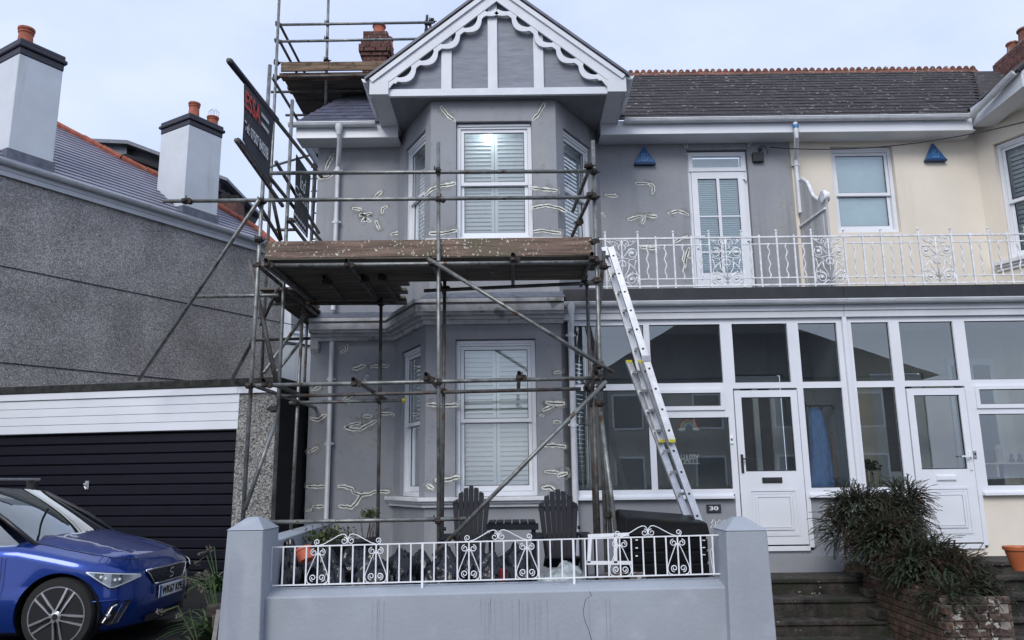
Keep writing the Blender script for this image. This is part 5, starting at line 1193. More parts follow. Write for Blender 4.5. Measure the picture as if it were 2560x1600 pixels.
for px0, px1 in ((797, 939), (1174, 1318), (1552, 1694)):
    x0, x1 = at(px0, 1400, YR2).x, at(px1, 1400, YR2).x; xm = (x0 + x1) / 2; q = M()
    for s_, xe in ((-1, x0), (1, x1)):
        zt_ = Tp(xm).z; ze = Tp(xe).z
        P = lambda u, z: Vector((xm + (xe - xm) * u, YR2, zt_ + (ze - zt_) * u + z))
        q.tube([P(1, .004), P(.85, .012), P(.6, .042), (P(.35, .075)), P(.2, .088), P(.1, .085), P(.03, .066), P(.0, .04), P(.0, .006)], .0042, 5)
        q.tube(spiral(P(.13, .034), .030, .008, math.pi / 2 , -s_ * -1.3, X_, Z_, 16), .0042, 5)
        q.tube(spiral(P(1.0, .030) + X_ * (s_ * .018), .026, .007, -math.pi / 2, s_ * 1.35, X_, Z_, 16), .0042, 5)
    q.build('top_scroll', IRONW, GR, smooth=True)

# ============================================================= garden furniture and rubbish
def adirondack(px0, px1, pyt, Y, label):
    x0, x1 = at(px0, 1300, Y).x, at(px1, 1300, Y).x; zt_ = at((px0 + px1) / 2, pyt, Y).z; cx = (x0 + x1) / 2; w = (x1 - x0)
    T = thing('garden_chair', (cx, Y, .40), label, 'garden chair', 'black slatted garden chairs'); n = 7; zb = .62
    hts = [.84, .93, .98, 1.0, .98, .93, .84]
    for k in range(n):
        u = (k - 3) / 3; xb_, xt_ = cx + u * w * .30, cx + u * w * .44; ht = (zt_ - zb) * hts[k]; wb, wt = w * .098, w * .140
        lean = .28
        f = lambda t, s_: (xb_ + (xt_ - xb_) * t + s_ * (wb + (wt - wb) * t) / 2)
        zz = [(t, zb + ht * t, Y + lean * t + .02 * u * u * -1) for t in (0, .5, .9, .97, 1.0)]
        taper = [1, 1, 1, .97, .82] ; sk = [0, 0, 0, -.0, -.0]
        vs = []
        for (t, z, y), tp in zip(zz, taper):
            for s_ in (-1, 1):
                xx = xb_ + (xt_ - xb_) * t + s_ * (wb + (wt - wb) * t) / 2 * tp + (-.12 * u * w * .1 if t > .95 else 0)
                zk = z - (abs(u) * .03 if (s_ * u > 0 and t > .9) else 0)
                vs += [(xx, y, zk), (xx, y + .02, zk)]
        q = M(); fs = [(0, 1, 3, 2)]
        for i in range(4): b = i * 4; fs += [(b, b + 2, b + 6, b + 4), (b + 1, b + 5, b + 7, b + 3), (b, b + 4, b + 5, b + 1), (b + 2, b + 3, b + 7, b + 6)]
        b = 16; fs += [(b, b + 2, b + 3, b + 1)]; q.add(vs, fs); q.build('back_slat', CHAIR, T, bevel=.003)
    for z, ww in ((.95, .47), (zt_ - .22, .50)):
        t = (z - zb) / (zt_ - zb); q = M(); q.box(cx - w * ww, cx + w * ww, Y + .022 + .28 * t, Y + .05 + .28 * t, z - .03, z + .03); q.build('back_rail', CHAIR, T, bevel=.004)
    for s_ in (-1, 1):
        q = M(); xa = cx + s_ * (w * .50 + .04); q.prism([(xa - .07, Y + .2, .97), (xa + .07, Y + .2, .97), (xa + .075, Y - .5, .97), (xa + .02, Y - .58, .97), (xa - .055, Y - .56, .97)], (0, 0, .024)); q.build('arm', CHAIR, T, bevel=.003)
        q = M(); q.box(xa - .03, xa - .005, Y - .45, Y - .33, .40, .968); q.build('leg', CHAIR, T); q = M(); q.box(xa - .045, xa - .02, Y + .1, Y + .18, .40, .968); q.build('leg', CHAIR, T)
        q = M(); q.tube([(xa - .03, Y + .13, 1.05), (xa - .06, Y + .13, 1.05)], .02, 8); q.build('bolt', CHAIR, T)
    for k in range(6):
        q = M(); y = Y - .48 + k * .085; q.box(cx - w * .42, cx + w * .42, y, y + .075, .76 - .025 * k, .78 - .025 * k); q.build('seat_slat', CHAIR, T, bevel=.003)
    return T
adirondack(1128, 1222, 1215, 9.35, 'black slatted garden chair nearest the middle scaffold pole, crossed by a brace')
adirondack(1348, 1450, 1224, 9.35, 'black slatted garden chair nearer the storage box')
a = at(1222, 1302, 9.2); b = at(1340, 1302, 9.2)
T = thing('side_table', ((a.x + b.x) / 2, 9.2, .40), 'low black slatted table between the two garden chairs', 'table')
for k in range(6):
    w = (b.x - a.x) / 6; q = M(); q.box(a.x + w * k, a.x + w * (k + .88), 8.95, 9.45, a.z - .02, a.z); q.build('table_slat', CHAIR, T, bevel=.003)
q = M(); q.box(a.x - .02, b.x + .02, 8.96, 8.985, a.z - .09, a.z - .021); q.build('apron', CHAIR, T)
for x in (a.x + .02, b.x - .05): 
    for y in (8.99, 9.38): q = M(); q.box(x, x + .04, y, y + .04, .4, a.z - .021); q.build('leg', CHAIR, T)
# bin bags
def bag_mesh(seed, tie=True):
    bm = bmesh.new(); bmesh.ops.create_icosphere(bm, subdivisions=5, radius=1)
    off = Vector((seed * 7.3, seed * 3.1, seed * 1.7))
    for v in bm.verts:
        p = v.co.copy(); z = p.z; an = math.atan2(p.y, p.x)
        r = 1 + .22 * noise.noise(p * 1.3 + off) + .10 * noise.noise(p * 3 + off)
        r += .10 * abs(noise.noise(Vector((math.cos(an) * 3.4, math.sin(an) * 3.4, z * .7 + seed)))) + .03 * abs(noise.noise(Vector((math.cos(an) * 9, math.sin(an) * 9, z * 1.6 + seed)))) - .05 * (1 - abs(noise.noise(p * 4.5 + off)) * 4 if abs(noise.noise(p * 4.5 + off)) < .25 else 0)
        v.co = p * r
        if v.co.z < -.55: v.co.z = -.55 + (v.co.z + .55) * .15
        if tie and z > .78:
            k = (z - .78) / .22; v.co.x *= 1 - .5 * k; v.co.y *= 1 - .5 * k; v.co.z += .10 * k + .02 * math.sin(an * 5)
    me = bpy.data.meshes.new('bin_bag'); bm.to_mesh(me); bm.free(); me.polygons.foreach_set('use_smooth', [True] * len(me.polygons)); me.materials.append(BAG); return me
BM = [bag_mesh(s_, s_ % 2 == 0) for s_ in range(5)]
bags = [(715, 1440, 7.25, .20, .34, 'upright black bin bag in the corner by the left pillar'), (745, 1450, 7.5, .20, .24, 'black bin bag under the broken terracotta pot'), (820, 1440, 7.2, .24, .24, 'creased black bin bag behind the first railing scroll'),
        (880, 1425, 7.45, .26, .27, 'large black bin bag between the first two railing scrolls'), (935, 1445, 7.15, .22, .23, 'black bin bag behind the second railing scroll'), (1000, 1432, 7.3, .25, .24, 'black bin bag just left of the thick railing post'),
        (1045, 1440, 7.6, .22, .24, 'black bin bag behind the left railing post'), (1110, 1438, 7.25, .25, .25, 'black bin bag at the foot of the long brace'), (1175, 1430, 7.45, .25, .28, 'black bin bag behind the third railing scroll'),
        (1240, 1440, 7.2, .22, .22, 'black bin bag beside the red tub'), (1290, 1428, 7.5, .25, .28, 'black bin bag below the low slatted table')]
for i, (px, py, Y, w, h, lb) in enumerate(bags):
    c = at(px, py, Y); o = bpy.data.objects.new('bin_bag', BM[i % 5]); C.objects.link(o); zt_ = c.z + h * .35
    hh = (zt_ + h * .6 - .40) / 1.75; hh = max(.2, hh); o.location = (c.x, Y, .40 + .56 * hh); o.scale = (w, w * .95, hh); o.rotation_euler.z = random.uniform(0, 6.3); tag(o, lb, 'bin bag', 'black bin bags behind the railing')
o = bpy.data.objects.new('rubble_sack', bag_mesh(9)); o.data.materials.clear(); o.data.materials.append(BAGC); C.objects.link(o); c = at(1405, 1425, 7.15); o.location = (c.x, 7.15, .60); o.scale = (.29, .24, .27); o.rotation_euler.z = 1; tag(o, 'greyish clear plastic sack stuffed with rubble behind the railing', 'sack')
o = bpy.data.objects.new('rubble_sack', bag_mesh(5)); o.data.materials.clear(); o.data.materials.append(BAGC); C.objects.link(o); c = at(1462, 1450, 7.12); o.location = (c.x, 7.12, .52); o.scale = (.17, .16, .2); tag(o, 'smaller clear plastic sack beside the larger rubble sack', 'sack')
q = M(); c = at(1257, 1438, 7.0); q.lathe([(.03, 0), (.036, .10), (.038, .10), (.038, .11), (.03, .11)], (c.x, 7.0, c.z - .06), 14); o = q.build('red_tub', mat('red_plastic', (.13, .008, .012), .5), None, smooth='auto'); tag(o, 'small red tub among the bin bags', 'tub')
# broken terracotta pot upside down on the bags
c = at(757, 1388, 7.1); q = M(); n = 16
prof = [(.08, 0), (.084, .025), (.076, .027), (.060, .11), (.055, .11)]
q.lathe(prof, (0, 0, 0), 16); Rm = Matrix.Rotation(R(155), 3, 'Y') @ Matrix.Rotation(R(20), 3, 'X'); q.v = [Rm @ v + Vector((c.x, 7.1, c.z + .05)) for v in q.v]; o = q.build('terracotta_pot', mat('orange_terracotta', (.52, .13, .07), .7, var=.1), None, smooth='auto'); tag(o, 'tipped orange terracotta pot lying on the bin bags', 'pot')
# leafy bits
def leaves(q, c, rad, n, size, flat=.6, mats=1):
    for _ in range(n):
        d = Vector((random.gauss(0, 1), random.gauss(0, 1), random.gauss(0, 1) * flat)); p = c + d * rad * .45; a = Vector((random.gauss(0, 1), random.gauss(0, 1), random.gauss(.3, .7))).normalized(); b = a.cross(Vector((random.random(), random.random(), random.random()))).normalized(); s_ = size * random.uniform(.6, 1.3)
        q.add([p - b * s_ * .35, p + a * s_ * .5 + b * 0, p + b * s_ * .35, p - a * s_ * .5], [(0, 1, 2, 3)])
def bushy(name, c, base, stems, rad, n, size, label, cat='plant', m_=LEAF3, h=.3):
    T = thing(name, base, label, cat); q = M()
    for k in range(stems):
        a = Vector(base) + Vector((random.uniform(-.05, .05), random.uniform(-.05, .05), 0)); e = Vector(c) + Vector((random.gauss(0, rad * .6), random.gauss(0, rad * .5), random.gauss(0, rad * .4))); m_id = a.lerp(e, .5) + Vector((random.gauss(0, .03), random.gauss(0, .03), .04)); q.tube([a, m_id, e], [.006, .005, .002], 5)
    q.build('stem', TWIG, T); q = M(); leaves(q, Vector(c), rad, n, size); q.build('foliage', m_, T, kind='stuff'); return T
c = at(815, 1345, 8.6); bushy('potted_plant', c, (c.x, 8.6, .6), 14, .22, 420, .045, 'scrappy green plant spreading behind the first railing panel')
c = at(895, 1325, 8.2); c2 = at(925, 1300, 9.6); bushy('shrub_cutting', at(925, 1285, 9.8), (at(925, 1400, 9.8).x, 9.8, .45), 12, .10, 160, .04, 'small twiggy shrub with pale leaves under the lower bay wall')
bushy('dead_plant', at(870, 1335, 8.9), (at(880, 1400, 8.9).x, 8.9, .5), 22, .16, 60, .03, 'brown dried plant beside the scrappy green plant')
# planter box behind
a, b = at(850, 1350, 8.5), at(900, 1350, 8.5); q = M(); q.hexa([(a.x, 8.3, .4), (b.x + .1, 8.3, .4), (b.x + .1, 8.7, .4), (a.x, 8.7, .4), (a.x - .05, 8.25, a.z - .03), (b.x + .15, 8.25, a.z + .02), (b.x + .15, 8.75, a.z + .02), (a.x - .05, 8.75, a.z - .03)]); o = q.build('planter_box', BIN, None, bevel=.01); tag(o, 'dark square planter behind the first railing panel', 'planter')
# grey garden side wall sloping at the left behind the pillar
q = M(); a, b = at(700, 1330, 7.4), at(760, 1318, 11.0); q.hexa([(-2.18, 6.94, -.3), (-2.0, 6.94, -.3), (-2.62, 11.75, -.3), (-2.8, 11.75, -.3), (-2.18, 6.94, 1.14), (-2.0, 6.94, 1.12), (-2.62, 11.75, 1.02), (-2.8, 11.75, 1.04)]); o = q.build('side_wall', WALLP, None, bevel=.01); tag(o, 'low pale side wall running from the left pillar back to the house', 'wall')
# storage box
a, b = at(1560, 1335, 7.9), at(1775, 1335, 7.9); T = thing('storage_box', ((a.x + b.x) / 2, 8.2, .4), 'large black plastic storage box with slightly raised lid under the ladder', 'storage box')
zt_ = at(1600, 1335, 7.9).z; q = M(); q.box(a.x + .02, b.x - .03, 7.93, 8.6, .40, zt_ - .03)
for k in range(5): z = .46 + k * .115; q.box(a.x + .012, b.x - .022, 7.918, 7.93, z, z + .095)
q.build('box_body', BIN, T, bevel=.006)
zl0, zl1 = at(1565, 1292, 7.9).z, at(1770, 1302, 7.9).z; q = M(); q.hexa([(a.x, 7.88, zt_ - .02), (b.x, 7.88, zt_ - .02), (b.x, 8.65, zt_ - .02), (a.x, 8.65, zt_ - .02), (a.x + .02, 7.9, zl0 + .0), (b.x - .02, 7.9, zl1 - .02), (b.x - .02, 8.6, zl1 + .03), (a.x + .02, 8.6, zl0 + .05)]); q.build('box_lid', BIN, T, bevel=.015)
for k in range(3):
    c = at(1592, 1350 + k * 20, 7.9); q = M(); q.box(c.x - .011, c.x + .011, 7.905, 7.917, c.z - .006, c.z + .006); q.build('vent_slot', WPR, T)
    c = at(1760, 1351 + k * 18, 7.9); q = M(); q.box(c.x - .014, c.x + .014, 7.905, 7.917, c.z - .004, c.z + .004); q.build('vent_slot', WPR, T)
# white frame leaning behind the railing
q = M(); a, b, c, d = at(1470, 1340, 7.3), at(1572, 1336, 7.3), at(1578, 1407, 7.3), at(1466, 1407, 7.3)
T = thing('leaning_rack', d, 'old white wooden rack leaning behind the right railing panel', 'frame')
for p, q_ in ((a, b), (d, c), (a + X_ * .02, d + X_ * .02), (b - X_ * .12, c - X_ * .14)): g = M(); g.beam(p, q_, .03, .022, up=Y_); g.build('frame_bar', IRONW, T)
# pile of white chain/coat hangers by the right pillar
T = thing('wire_bundle', at(1795, 1400, 7.3), 'tangled bundle of white wire hangers beside the storage box', 'hangers'); q = M(); random.seed(5)
for k in range(16):
    p = at(1790 + random.uniform(-16, 18), 1330 + random.uniform(-22, 20), 7.35); e = at(1795 + random.uniform(-12, 16), 1425 + random.uniform(-10, 15), 7.35); q.tube([p, p + Vector((.02, -.01, .035)), p + Vector((.04, 0, .01)), p.lerp(e, .4) + X_ * random.uniform(-.05, .05), e], .0035, 5)
q.build('hanger', IRONB, T)
o = thing('brick_stack', (at(1560, 1445, 7.1).x, 7.1, .4), 'two loose bricks lying under the white frame', 'bricks')
for k, x in enumerate((1545, 1585)): c = at(x, 1442, 7.0); q = M(); q.box(c.x - .10, c.x + .10, 6.98, 7.08, c.z - .03, c.z + .03); q.build('brick', BRICKL, o, bevel=.004)
# orange pot on the right steps
c = at(2552, 1395, 8.9); q = M(); k = .145; q.lathe([(k * .62, -.13), (k * .9, .02), (k * .92, .03), (k * .98, .06), (k, .08), (k * 1.12, .085), (k * 1.15, .12), (k * 1.04, .12), (k * .95, .07)], (c.x, 8.9, c.z), 28); o = q.build('flower_pot', mat('orange_plastic_pot', (.45, .13, .05), .45, var=.06), None, smooth='auto'); tag(o, 'orange plastic flower pot on the dark steps at the right edge', 'flower pot')

# ============================================================= steps and brick planter
YBF = 8.05; _a, _b = at(2352, 1520, YBF).x, at(2112, 1425, 10.45).x; XW, XE = _a, at(2522, 1490, YBF).x
xw = lambda y: _a + (_b - _a) * (y - YBF) / (10.45 - YBF); RZW = -math.atan((_b - _a) / 2.4)
z_ = at(2000, 1431, YB - .11).z; LST = []; yb_ = YB - .11
for yn, yb2 in ((1447, 1486), (1497, 1544), (1553, 1592), (1603, 1640), (1652, 1690), (1702, 1740), (1752, 1790), (1802, 1840)):
    Yn = atz(2000, yn, z_).y; LST.append((z_, yb_, Yn)); yb_ = Yn; z_ = at(2000, yb2, Yn).z
ST = thing('garden_steps', (3.2, 9.5, 0), 'dark mossy concrete steps rising to the grey house porch', 'steps')
for z, y1, y0 in LST:
    if z < -.33: continue
    q = M(); q.box(2.05, xw(y0) + .04, y0 - .0, y1 + .02, z - .05, z - .0 + .0); q.build('step_tread', STEP, ST, bevel=.012)
    q = M(); q.box(2.05, xw(y0) + .04, y0 + .025, y1 + .3, max(-.37, z - .26), z - .051); q.build('step_riser', STEP, ST)
for k, (x, y) in enumerate(((2128, 1450), (2166, 1500), (2208, 1555))):   # worn kerb stones along the planter
    z, y1, y0 = LST[min(k, 2)]; q = M(); q.box(xw(y0) - .11 - .02 * k, xw(y0) + .01, y0 - .02, y0 + .2, z + .001, z + .07 + .02 * k); q.build('edge_stone', STEP, ST, bevel=.015)
S2 = thing('garden_steps', (5.8, 9.5, 0), 'dark concrete steps at the right edge leading to the cream house porch', 'steps')
for k, (z, y1, y0) in enumerate([(.56, YB, 10.0)] + LST):
    if z < -.33: continue
    q = M(); q.box(XE + .003, 7.6, y0 - .02, y1 + .02, z - .05, z + .004); q.build('step_tread', STEP, S2, bevel=.012)
    q = M(); q.box(XE + .003, 7.6, y0 + .025, y1 + .3, max(-.37, z - .26), z - .051); q.build('step_riser', STEP, S2)
BP = thing('brick_planter', (4.7, 9.2, 0), 'low brown brick planter wall between the two flights of steps', 'planter')
def ztop(Y): return .36 + (Y - YBF) * (.50 - .36) / (10.45 - YBF) + .02
q = M(); q.hexa([(XW + .012, YBF + .012, -.37), (XE - .012, YBF + .012, -.37), (XE - .012, 10.45, -.37), (xw(10.45) + .012, 10.45, -.37), (XW + .012, YBF + .012, ztop(YBF) - .02), (XE - .012, YBF + .012, ztop(YBF) - .02), (XE - .012, 10.45, ztop(10.45) - .02), (xw(10.45) + .012, 10.45, ztop(10.45) - .02)]); q.build('planter_core', MORT, BP)
def brickm(dx, dy, dz, m_, nm='brick'):
    q = M(); j = .004; q.hexa([(-dx + j, -dy, -dz), (dx, -dy + j, -dz), (dx - j, dy, -dz), (-dx, dy - j, -dz), (-dx, -dy, dz - j), (dx - j, -dy, dz), (dx, dy - j, dz), (-dx, dy, dz)]); return q
bA = bB = None; h = .072
for r_ in range(13):
    z = h * (r_ + .5) - .36
    y = YBF - (.115 if r_ % 2 else 0) + .11
    while y < 10.45:
        if z + h / 2 < ztop(y) + .02:
            c = Vector((xw(y) + .012 + random.uniform(-.004, .003), y + .005, z))
            if bA is None: q = brickm(.03, .107, .031, BRICKB); q.v = [v + c for v in q.v]; bA = q.build('brick', BRICKB, BP, origin=c)
            else: inst(bA, c, BP, rot=(random.uniform(-.012, .012), 0, RZW + random.uniform(-.02, .02)))
        y += .225
    x = XW + (.115 if r_ % 2 else 0) + .085
    while x < XE - .05:
        if z + h / 2 < ztop(YBF) + .03:
            c = Vector((x + .02, YBF + .010 + random.uniform(-.003, .003), z))
            if bB is None: q = brickm(.107, .03, .031, BRICKL); q.v = [v + c for v in q.v]; bB = q.build('brick', BRICKL, BP, origin=c)
            else: inst(bB, c, BP, rot=(0, random.uniform(-.012, .012), 0))
        x += .225
for k in range(11):                      # right hand face bricks
    for r_ in range(10):
        c = Vector((XE - .012, YBF + .12 + k * .225, h * (r_ + .5) - .36)); inst(bB, c, BP, rot=(0, 0, 1.5708))
for k in range(9):                       # coping bricks on edge
    y = YBF + .12 + k * .26; inst(bA, Vector((xw(y) + .06, y, ztop(y) + .02)), BP, rot=(-.05, 0, RZW + random.uniform(-.04, .04)))
for k in range(3): inst(bB, Vector((XW + .13 + k * .225, YBF + .04, ztop(YBF) + .02)), BP)
q = M(); q.add([(XW + .05, YBF + .05, ztop(YBF) - .0), (XE - .03, YBF + .05, ztop(YBF)), (XE - .03, 10.4, ztop(10.4)), (XW + .05, 10.4, ztop(10.4))], [(0, 1, 2, 3)]); q.build('planter_soil', SOIL, BP)
# cotoneaster
random.seed(21)
SH = thing('cotoneaster_shrub', (4.7, 9.2, .45), 'dense dark arching shrub sprawling over the brick planter', 'shrub')
q = M(); tw = M()
blobs = [(at(2150, 1275, 9.7), .40, .30), (at(2240, 1300, 9.7), .36, .30), (at(2215, 1345, 9.3), .40, .30), (at(2320, 1400, 9.0), .42, .28), (at(2285, 1420, 8.9), .36, .26), (at(2390, 1440, 8.7), .36, .22), (at(2110, 1320, 9.8), .30, .30), (at(2190, 1370, 9.3), .30, .22), (at(2260, 1250, 9.8), .26, .2), (at(2430, 1480, 8.4), .30, .16), (at(2370, 1500, 8.25), .24, .13)]
for bi, (c, rr, rz) in enumerate(blobs):
    for k in range(620 if bi < 6 else 320):
        d = Vector((random.gauss(0, 1), random.gauss(0, 1) - .25, random.gauss(0, 1) + .25)).normalized(); rad = random.uniform(.15, .95) ** .6
        o_ = c + Vector((d.x * rr * rad * .8, d.y * rr * .7 * rad, d.z * rz * rad * .75))
        L = random.uniform(.14, .30); dd = (Vector((d.x, d.y, d.z * .6 + .25)) + Vector((random.gauss(0, .6), random.gauss(0, .6), random.gauss(0, .4)))).normalized()
        pts = []; p = o_.copy(); v = dd.copy(); n = 9
        for i in range(n + 1):
            pts.append(p.copy()); p = p + v * (L / n); v = (v + Vector((0, 0, -.11))).normalized()
        sd = dd.cross(Z_); sd = sd.normalized() if sd.length > .05 else X_
        tw.tube(pts[::3] if n % 3 == 0 else pts, .0028, 3, caps=False)
        up = sd.cross(dd).normalized()
        for i in range(n):
            for h_ in (0, .5):
                a = pts[i].lerp(pts[i + 1], h_); t = (pts[i + 1] - pts[i]).normalized()
                for s_ in (-1, 1):
                    lv = (sd * s_ * 1.0 + t * .75 + up * random.uniform(-.1, .45)).normalized() * random.uniform(.010, .017); w = t * .0068
                    q.add([a - w * .2, a + lv * .5 + w + up * .002, a + lv, a + lv * .5 - w + up * .002], [(0, 1, 2, 3)])
q.build('foliage', LEAF, SH, kind='stuff'); tw.build('twigs', TWIG, SH, kind='stuff')
for c, rr, rz in blobs[:6]:              # woody heart of the bush
    s_ = M(); 
    for k in range(5): 
        b = Vector((4.65 + random.uniform(-.1, .2), c.y, .42)); s_.tube([b, b.lerp(c, .6) + Vector((random.uniform(-.1, .1), 0, .02)), c + Vector((random.uniform(-.1, .1), random.uniform(-.1, .1), 0))], [.014, .010, .005], 6)
    s_.build('branch', TWIG, SH)
# potted plant in the cream porch window
c = at(2175, 1165, 10.95); bushy('porch_plant', c, (c.x + .05, 11.0, .7), 9, .13, 170, .05, 'leafy green plant inside the cream porch beside the dividing post', m_=LEAF3)

# ============================================================= garage
G0 = at(697, 990, 11.0); FG = Fr((G0.x, 11.0), (math.cos(R(10.5)), -math.sin(R(10.5))))
GT = thing('garage', (G0.x - 2, 11.4, .25), 'flat roofed garage with white upper boards and a black ribbed door', 'garage')
g = lambda x, y: FG.solve(x, y)
zf1 = g(590, 947)[1]; zf0 = g(590, 967)[1]; zt0 = g(590, 984)[1]; zd1 = g(590, 1073)[1]; zd0 = g(460, 1455)[1]; adr = g(590, 1100)[0]; AL = -5.2
q = M(); q.panel(FG, adr, 0, .2, zt0, [], .1); q.add([FG(0, 0, .2), FG(0, -4, .2), FG(0, -4, zf0), FG(0, 0, zf0)], [(0, 1, 2, 3)])
q.build('garage_pier', PDASH2, GT)
q = M(); q.add([FG(.006, .0, .2), FG(.006, -4, .2), FG(.006, -4, zf0), FG(.006, 0, zf0)], [(0, 1, 2, 3)]); q.box(.006, .01, -4, -.03, .2, zf0, FG); q.build('shaded_side_face', MATTB, GT)  # garage side face in near-black, the narrow alley's shade put into its colour
q = M(); q.box(AL, .02, -4, .05, zf0, zf1, FG); q.build('roof_edge', FELT, GT, bevel=.01)
q = M(); q.box(AL, adr + .0, -.01, .035, zt0, zf0 - .002, FG); q.box(adr + .002, .012, -.01, .033, zt0, zf0 - .002, FG); q.build('garage_fascia', UPVC, GT)
nb_ = 4; hh = (zt0 - .012 - zd1) / nb_
for k in range(nb_): q = M(); q.box(AL, adr + .02, -.012, .012, zd1 + hh * k + .006, zd1 + hh * (k + 1), FG); q.build('white_board', UPVC, GT, bevel=.003)
q = M(); q.box(AL, adr + .02, -.03, -.013, zd1, zt0, FG); q.build('backing_board', GUT, GT)
nd = 14; hd = (zd1 - .01 - zd0) / nd; q = M(); q.box(AL, adr, -.12, -.10, zd0, zd1, FG); q.build('door_back', MATTB, GT)
src = None
for k in range(nd):
    z0 = zd0 + hd * k
    if src is None:
        q = M(); q.prism([FG(AL, -.098, z0 + .004), FG(AL, -.068, z0 + .005), FG(AL, -.062, z0 + hd * .08), FG(AL, -.062, z0 + hd * .82), FG(AL, -.072, z0 + hd * .90), FG(AL, -.098, z0 + hd - .003)], FG.u * (adr - AL - .002)); src = q.build('door_slat', GDOOR, GT)
    else: inst(src, WLOC[src.name] + Z_ * hd * k, GT)
a_, z_ = g(211, 1213); q = M(); q.box(a_ - .03, a_ + .03, -.06, -.045, z_ - .06, z_ + .06, FG); q.box(a_ - .045, a_ + .01, -.046, -.03, z_ + .0, z_ + .03, FG); q.tube([FG(a_, -.03, z_ - .02), FG(a_, .0, z_ - .02), FG(a_ + .03, .0, z_ - .05)], .009, 6); q.build('door_handle', ALU, GT, bevel=.004)

# ============================================================= neighbouring house on the left
NHT = thing('pebbledash_house', (-7, 15, 0), 'pebbledashed neighbouring house with slate roof and two white chimneys', 'house')
ZG = 6.95; E1, E2 = atz(0, 400, ZG), atz(652, 603, ZG); dn = (E2 - E1); dn.z = 0; dn.normalize()
FN = Fr((E2.x, E2.y), (dn.x, dn.y))      # a negative towards the viewer, outward = facing us
LN = (E2 - E1).length; AE = 0
while proj(FN(AE, -.12, 4))[0] < 697: AE += .02
q = M(); q.panel(FN, -LN - 8, AE, 0, ZG - .18, [], .2, -.12); q.add([FN(AE, -.12, 0), FN(AE, -8, 0), FN(AE, -8, ZG - .1), FN(AE, -.12, ZG - .1)], [(0, 1, 2, 3)]); q.build('house_wall', PDASH, NHT)
for (pa, pb) in (((0, 664), (470, 759)), ((0, 906), (430, 948))):
    p1, p2 = [onplane(*p, FN(0, -.118, 0), FN.n) for p in (pa, pb)]; d = (p2 - p1); q = M(); q.beam(p1 - d * .1, p2 + d * (.9 if pa[1] < 800 else .2), .018, .012, up=FN.n); q.build('wall_joint', DARKB, NHT)
q = M(); q.box(-LN - 8, AE + .05, -.10, -.06, ZG - .22, ZG - .02, FN); q.box(-LN - 8, AE + .05, -.059, -.045, ZG - .13, ZG - .0, FN); q.build('fascia', SOFF, NHT)
gutter(NHT, FN(-LN - 8, .02, ZG + .01), FN(AE + .07, .02, ZG + .01), .065)
nu = (-FN.n * .80 + Z_ * .60).normalized(); no = (FN.n * .60 + Z_ * .80).normalized()
RP = lambda px, py: onplane(px, py, FN(0, -.02, ZG + .03), no)
rp = [RP(-60, 366), RP(690, 618), RP(640, 575), RP(545, 520), RP(420, 455), RP(300, 398), RP(205, 348), RP(125, 308), RP(-60, 215)]
q = M(); q.add([p - no * .02 for p in rp], [tuple(range(len(rp)))]); q.build('roof_deck', NSLATE, NHT)
# slate courses clipped to the hip
def hipa(s_):
    """along-position of the hip at up-slope distance s_"""
    best = None; hp = rp[1:]
    for i in range(len(hp) - 1):
        s0, s1 = [(p - rp[1]).dot(nu) for p in (hp[i], hp[i + 1])]
        if s0 <= s_ <= s1 or i == len(hp) - 2:
            a0, a1 = [(p - FN(0, 0, 0)).dot(FN.u) for p in (hp[i], hp[i + 1])]; return a0 + (a1 - a0) * (s_ - s0) / max(1e-6, s1 - s0)
base = FN(0, -.02, ZG + .03); S0 = (rp[1] - base).dot(nu); q = M(); gauge = .205; k = 0
while k * gauge < (rp[-1] - base).dot(nu):
    s_ = k * gauge; a1 = hipa(max(s_, S0 + .01)); a0 = -LN - 3
    p0, p1 = base + FN.u * a0 + nu * s_, base + FN.u * a1 + nu * s_
    h = nu * gauge * 1.2
    q.hexa([p0 + no * .008, p1 + no * .008, p1 + h - no * .004, p0 + h - no * .004, p0 + no * .024, p1 + no * .024, p1 + h + no * .004, p0 + h + no * .004]); k += 1
q.build('slate_courses', NSLATE, NHT, kind='stuff')
for i in range(1, len(rp) - 1):
    p, r_ = rp[i], rp[i + 1]; n = max(1, int((r_ - p).length / .42))
    for k in range(n):
        a, b = p.lerp(r_, k / n), p.lerp(r_, (k + .97) / n); g_ = M(); g_.tube([a + no * .03, b + no * .035], [.075, .085], 8); g_.build('hip_tile', TERR, NHT)
q = M(); c = RP(590, 535) + nu * .5
NC = thing('small_chimney', c - Z_ * .8, 'small red brick chimney with dark cap peeping over the slate roof', 'chimney')
q = M(); q.box(c.x - .33, c.x + .28, c.y, c.y + .5, c.z - .9, c.z + .16); q.build('stack', BRICKR, NC)
for k in range(3): q = M(); q.box(c.x - .33 + k * .22, c.x - .33 + k * .22 + .18, c.y - .03, c.y + .5, c.z + .165, c.z + .25 + .06 * (k == 1)); q.build('cap_tile', MATTB, NC)
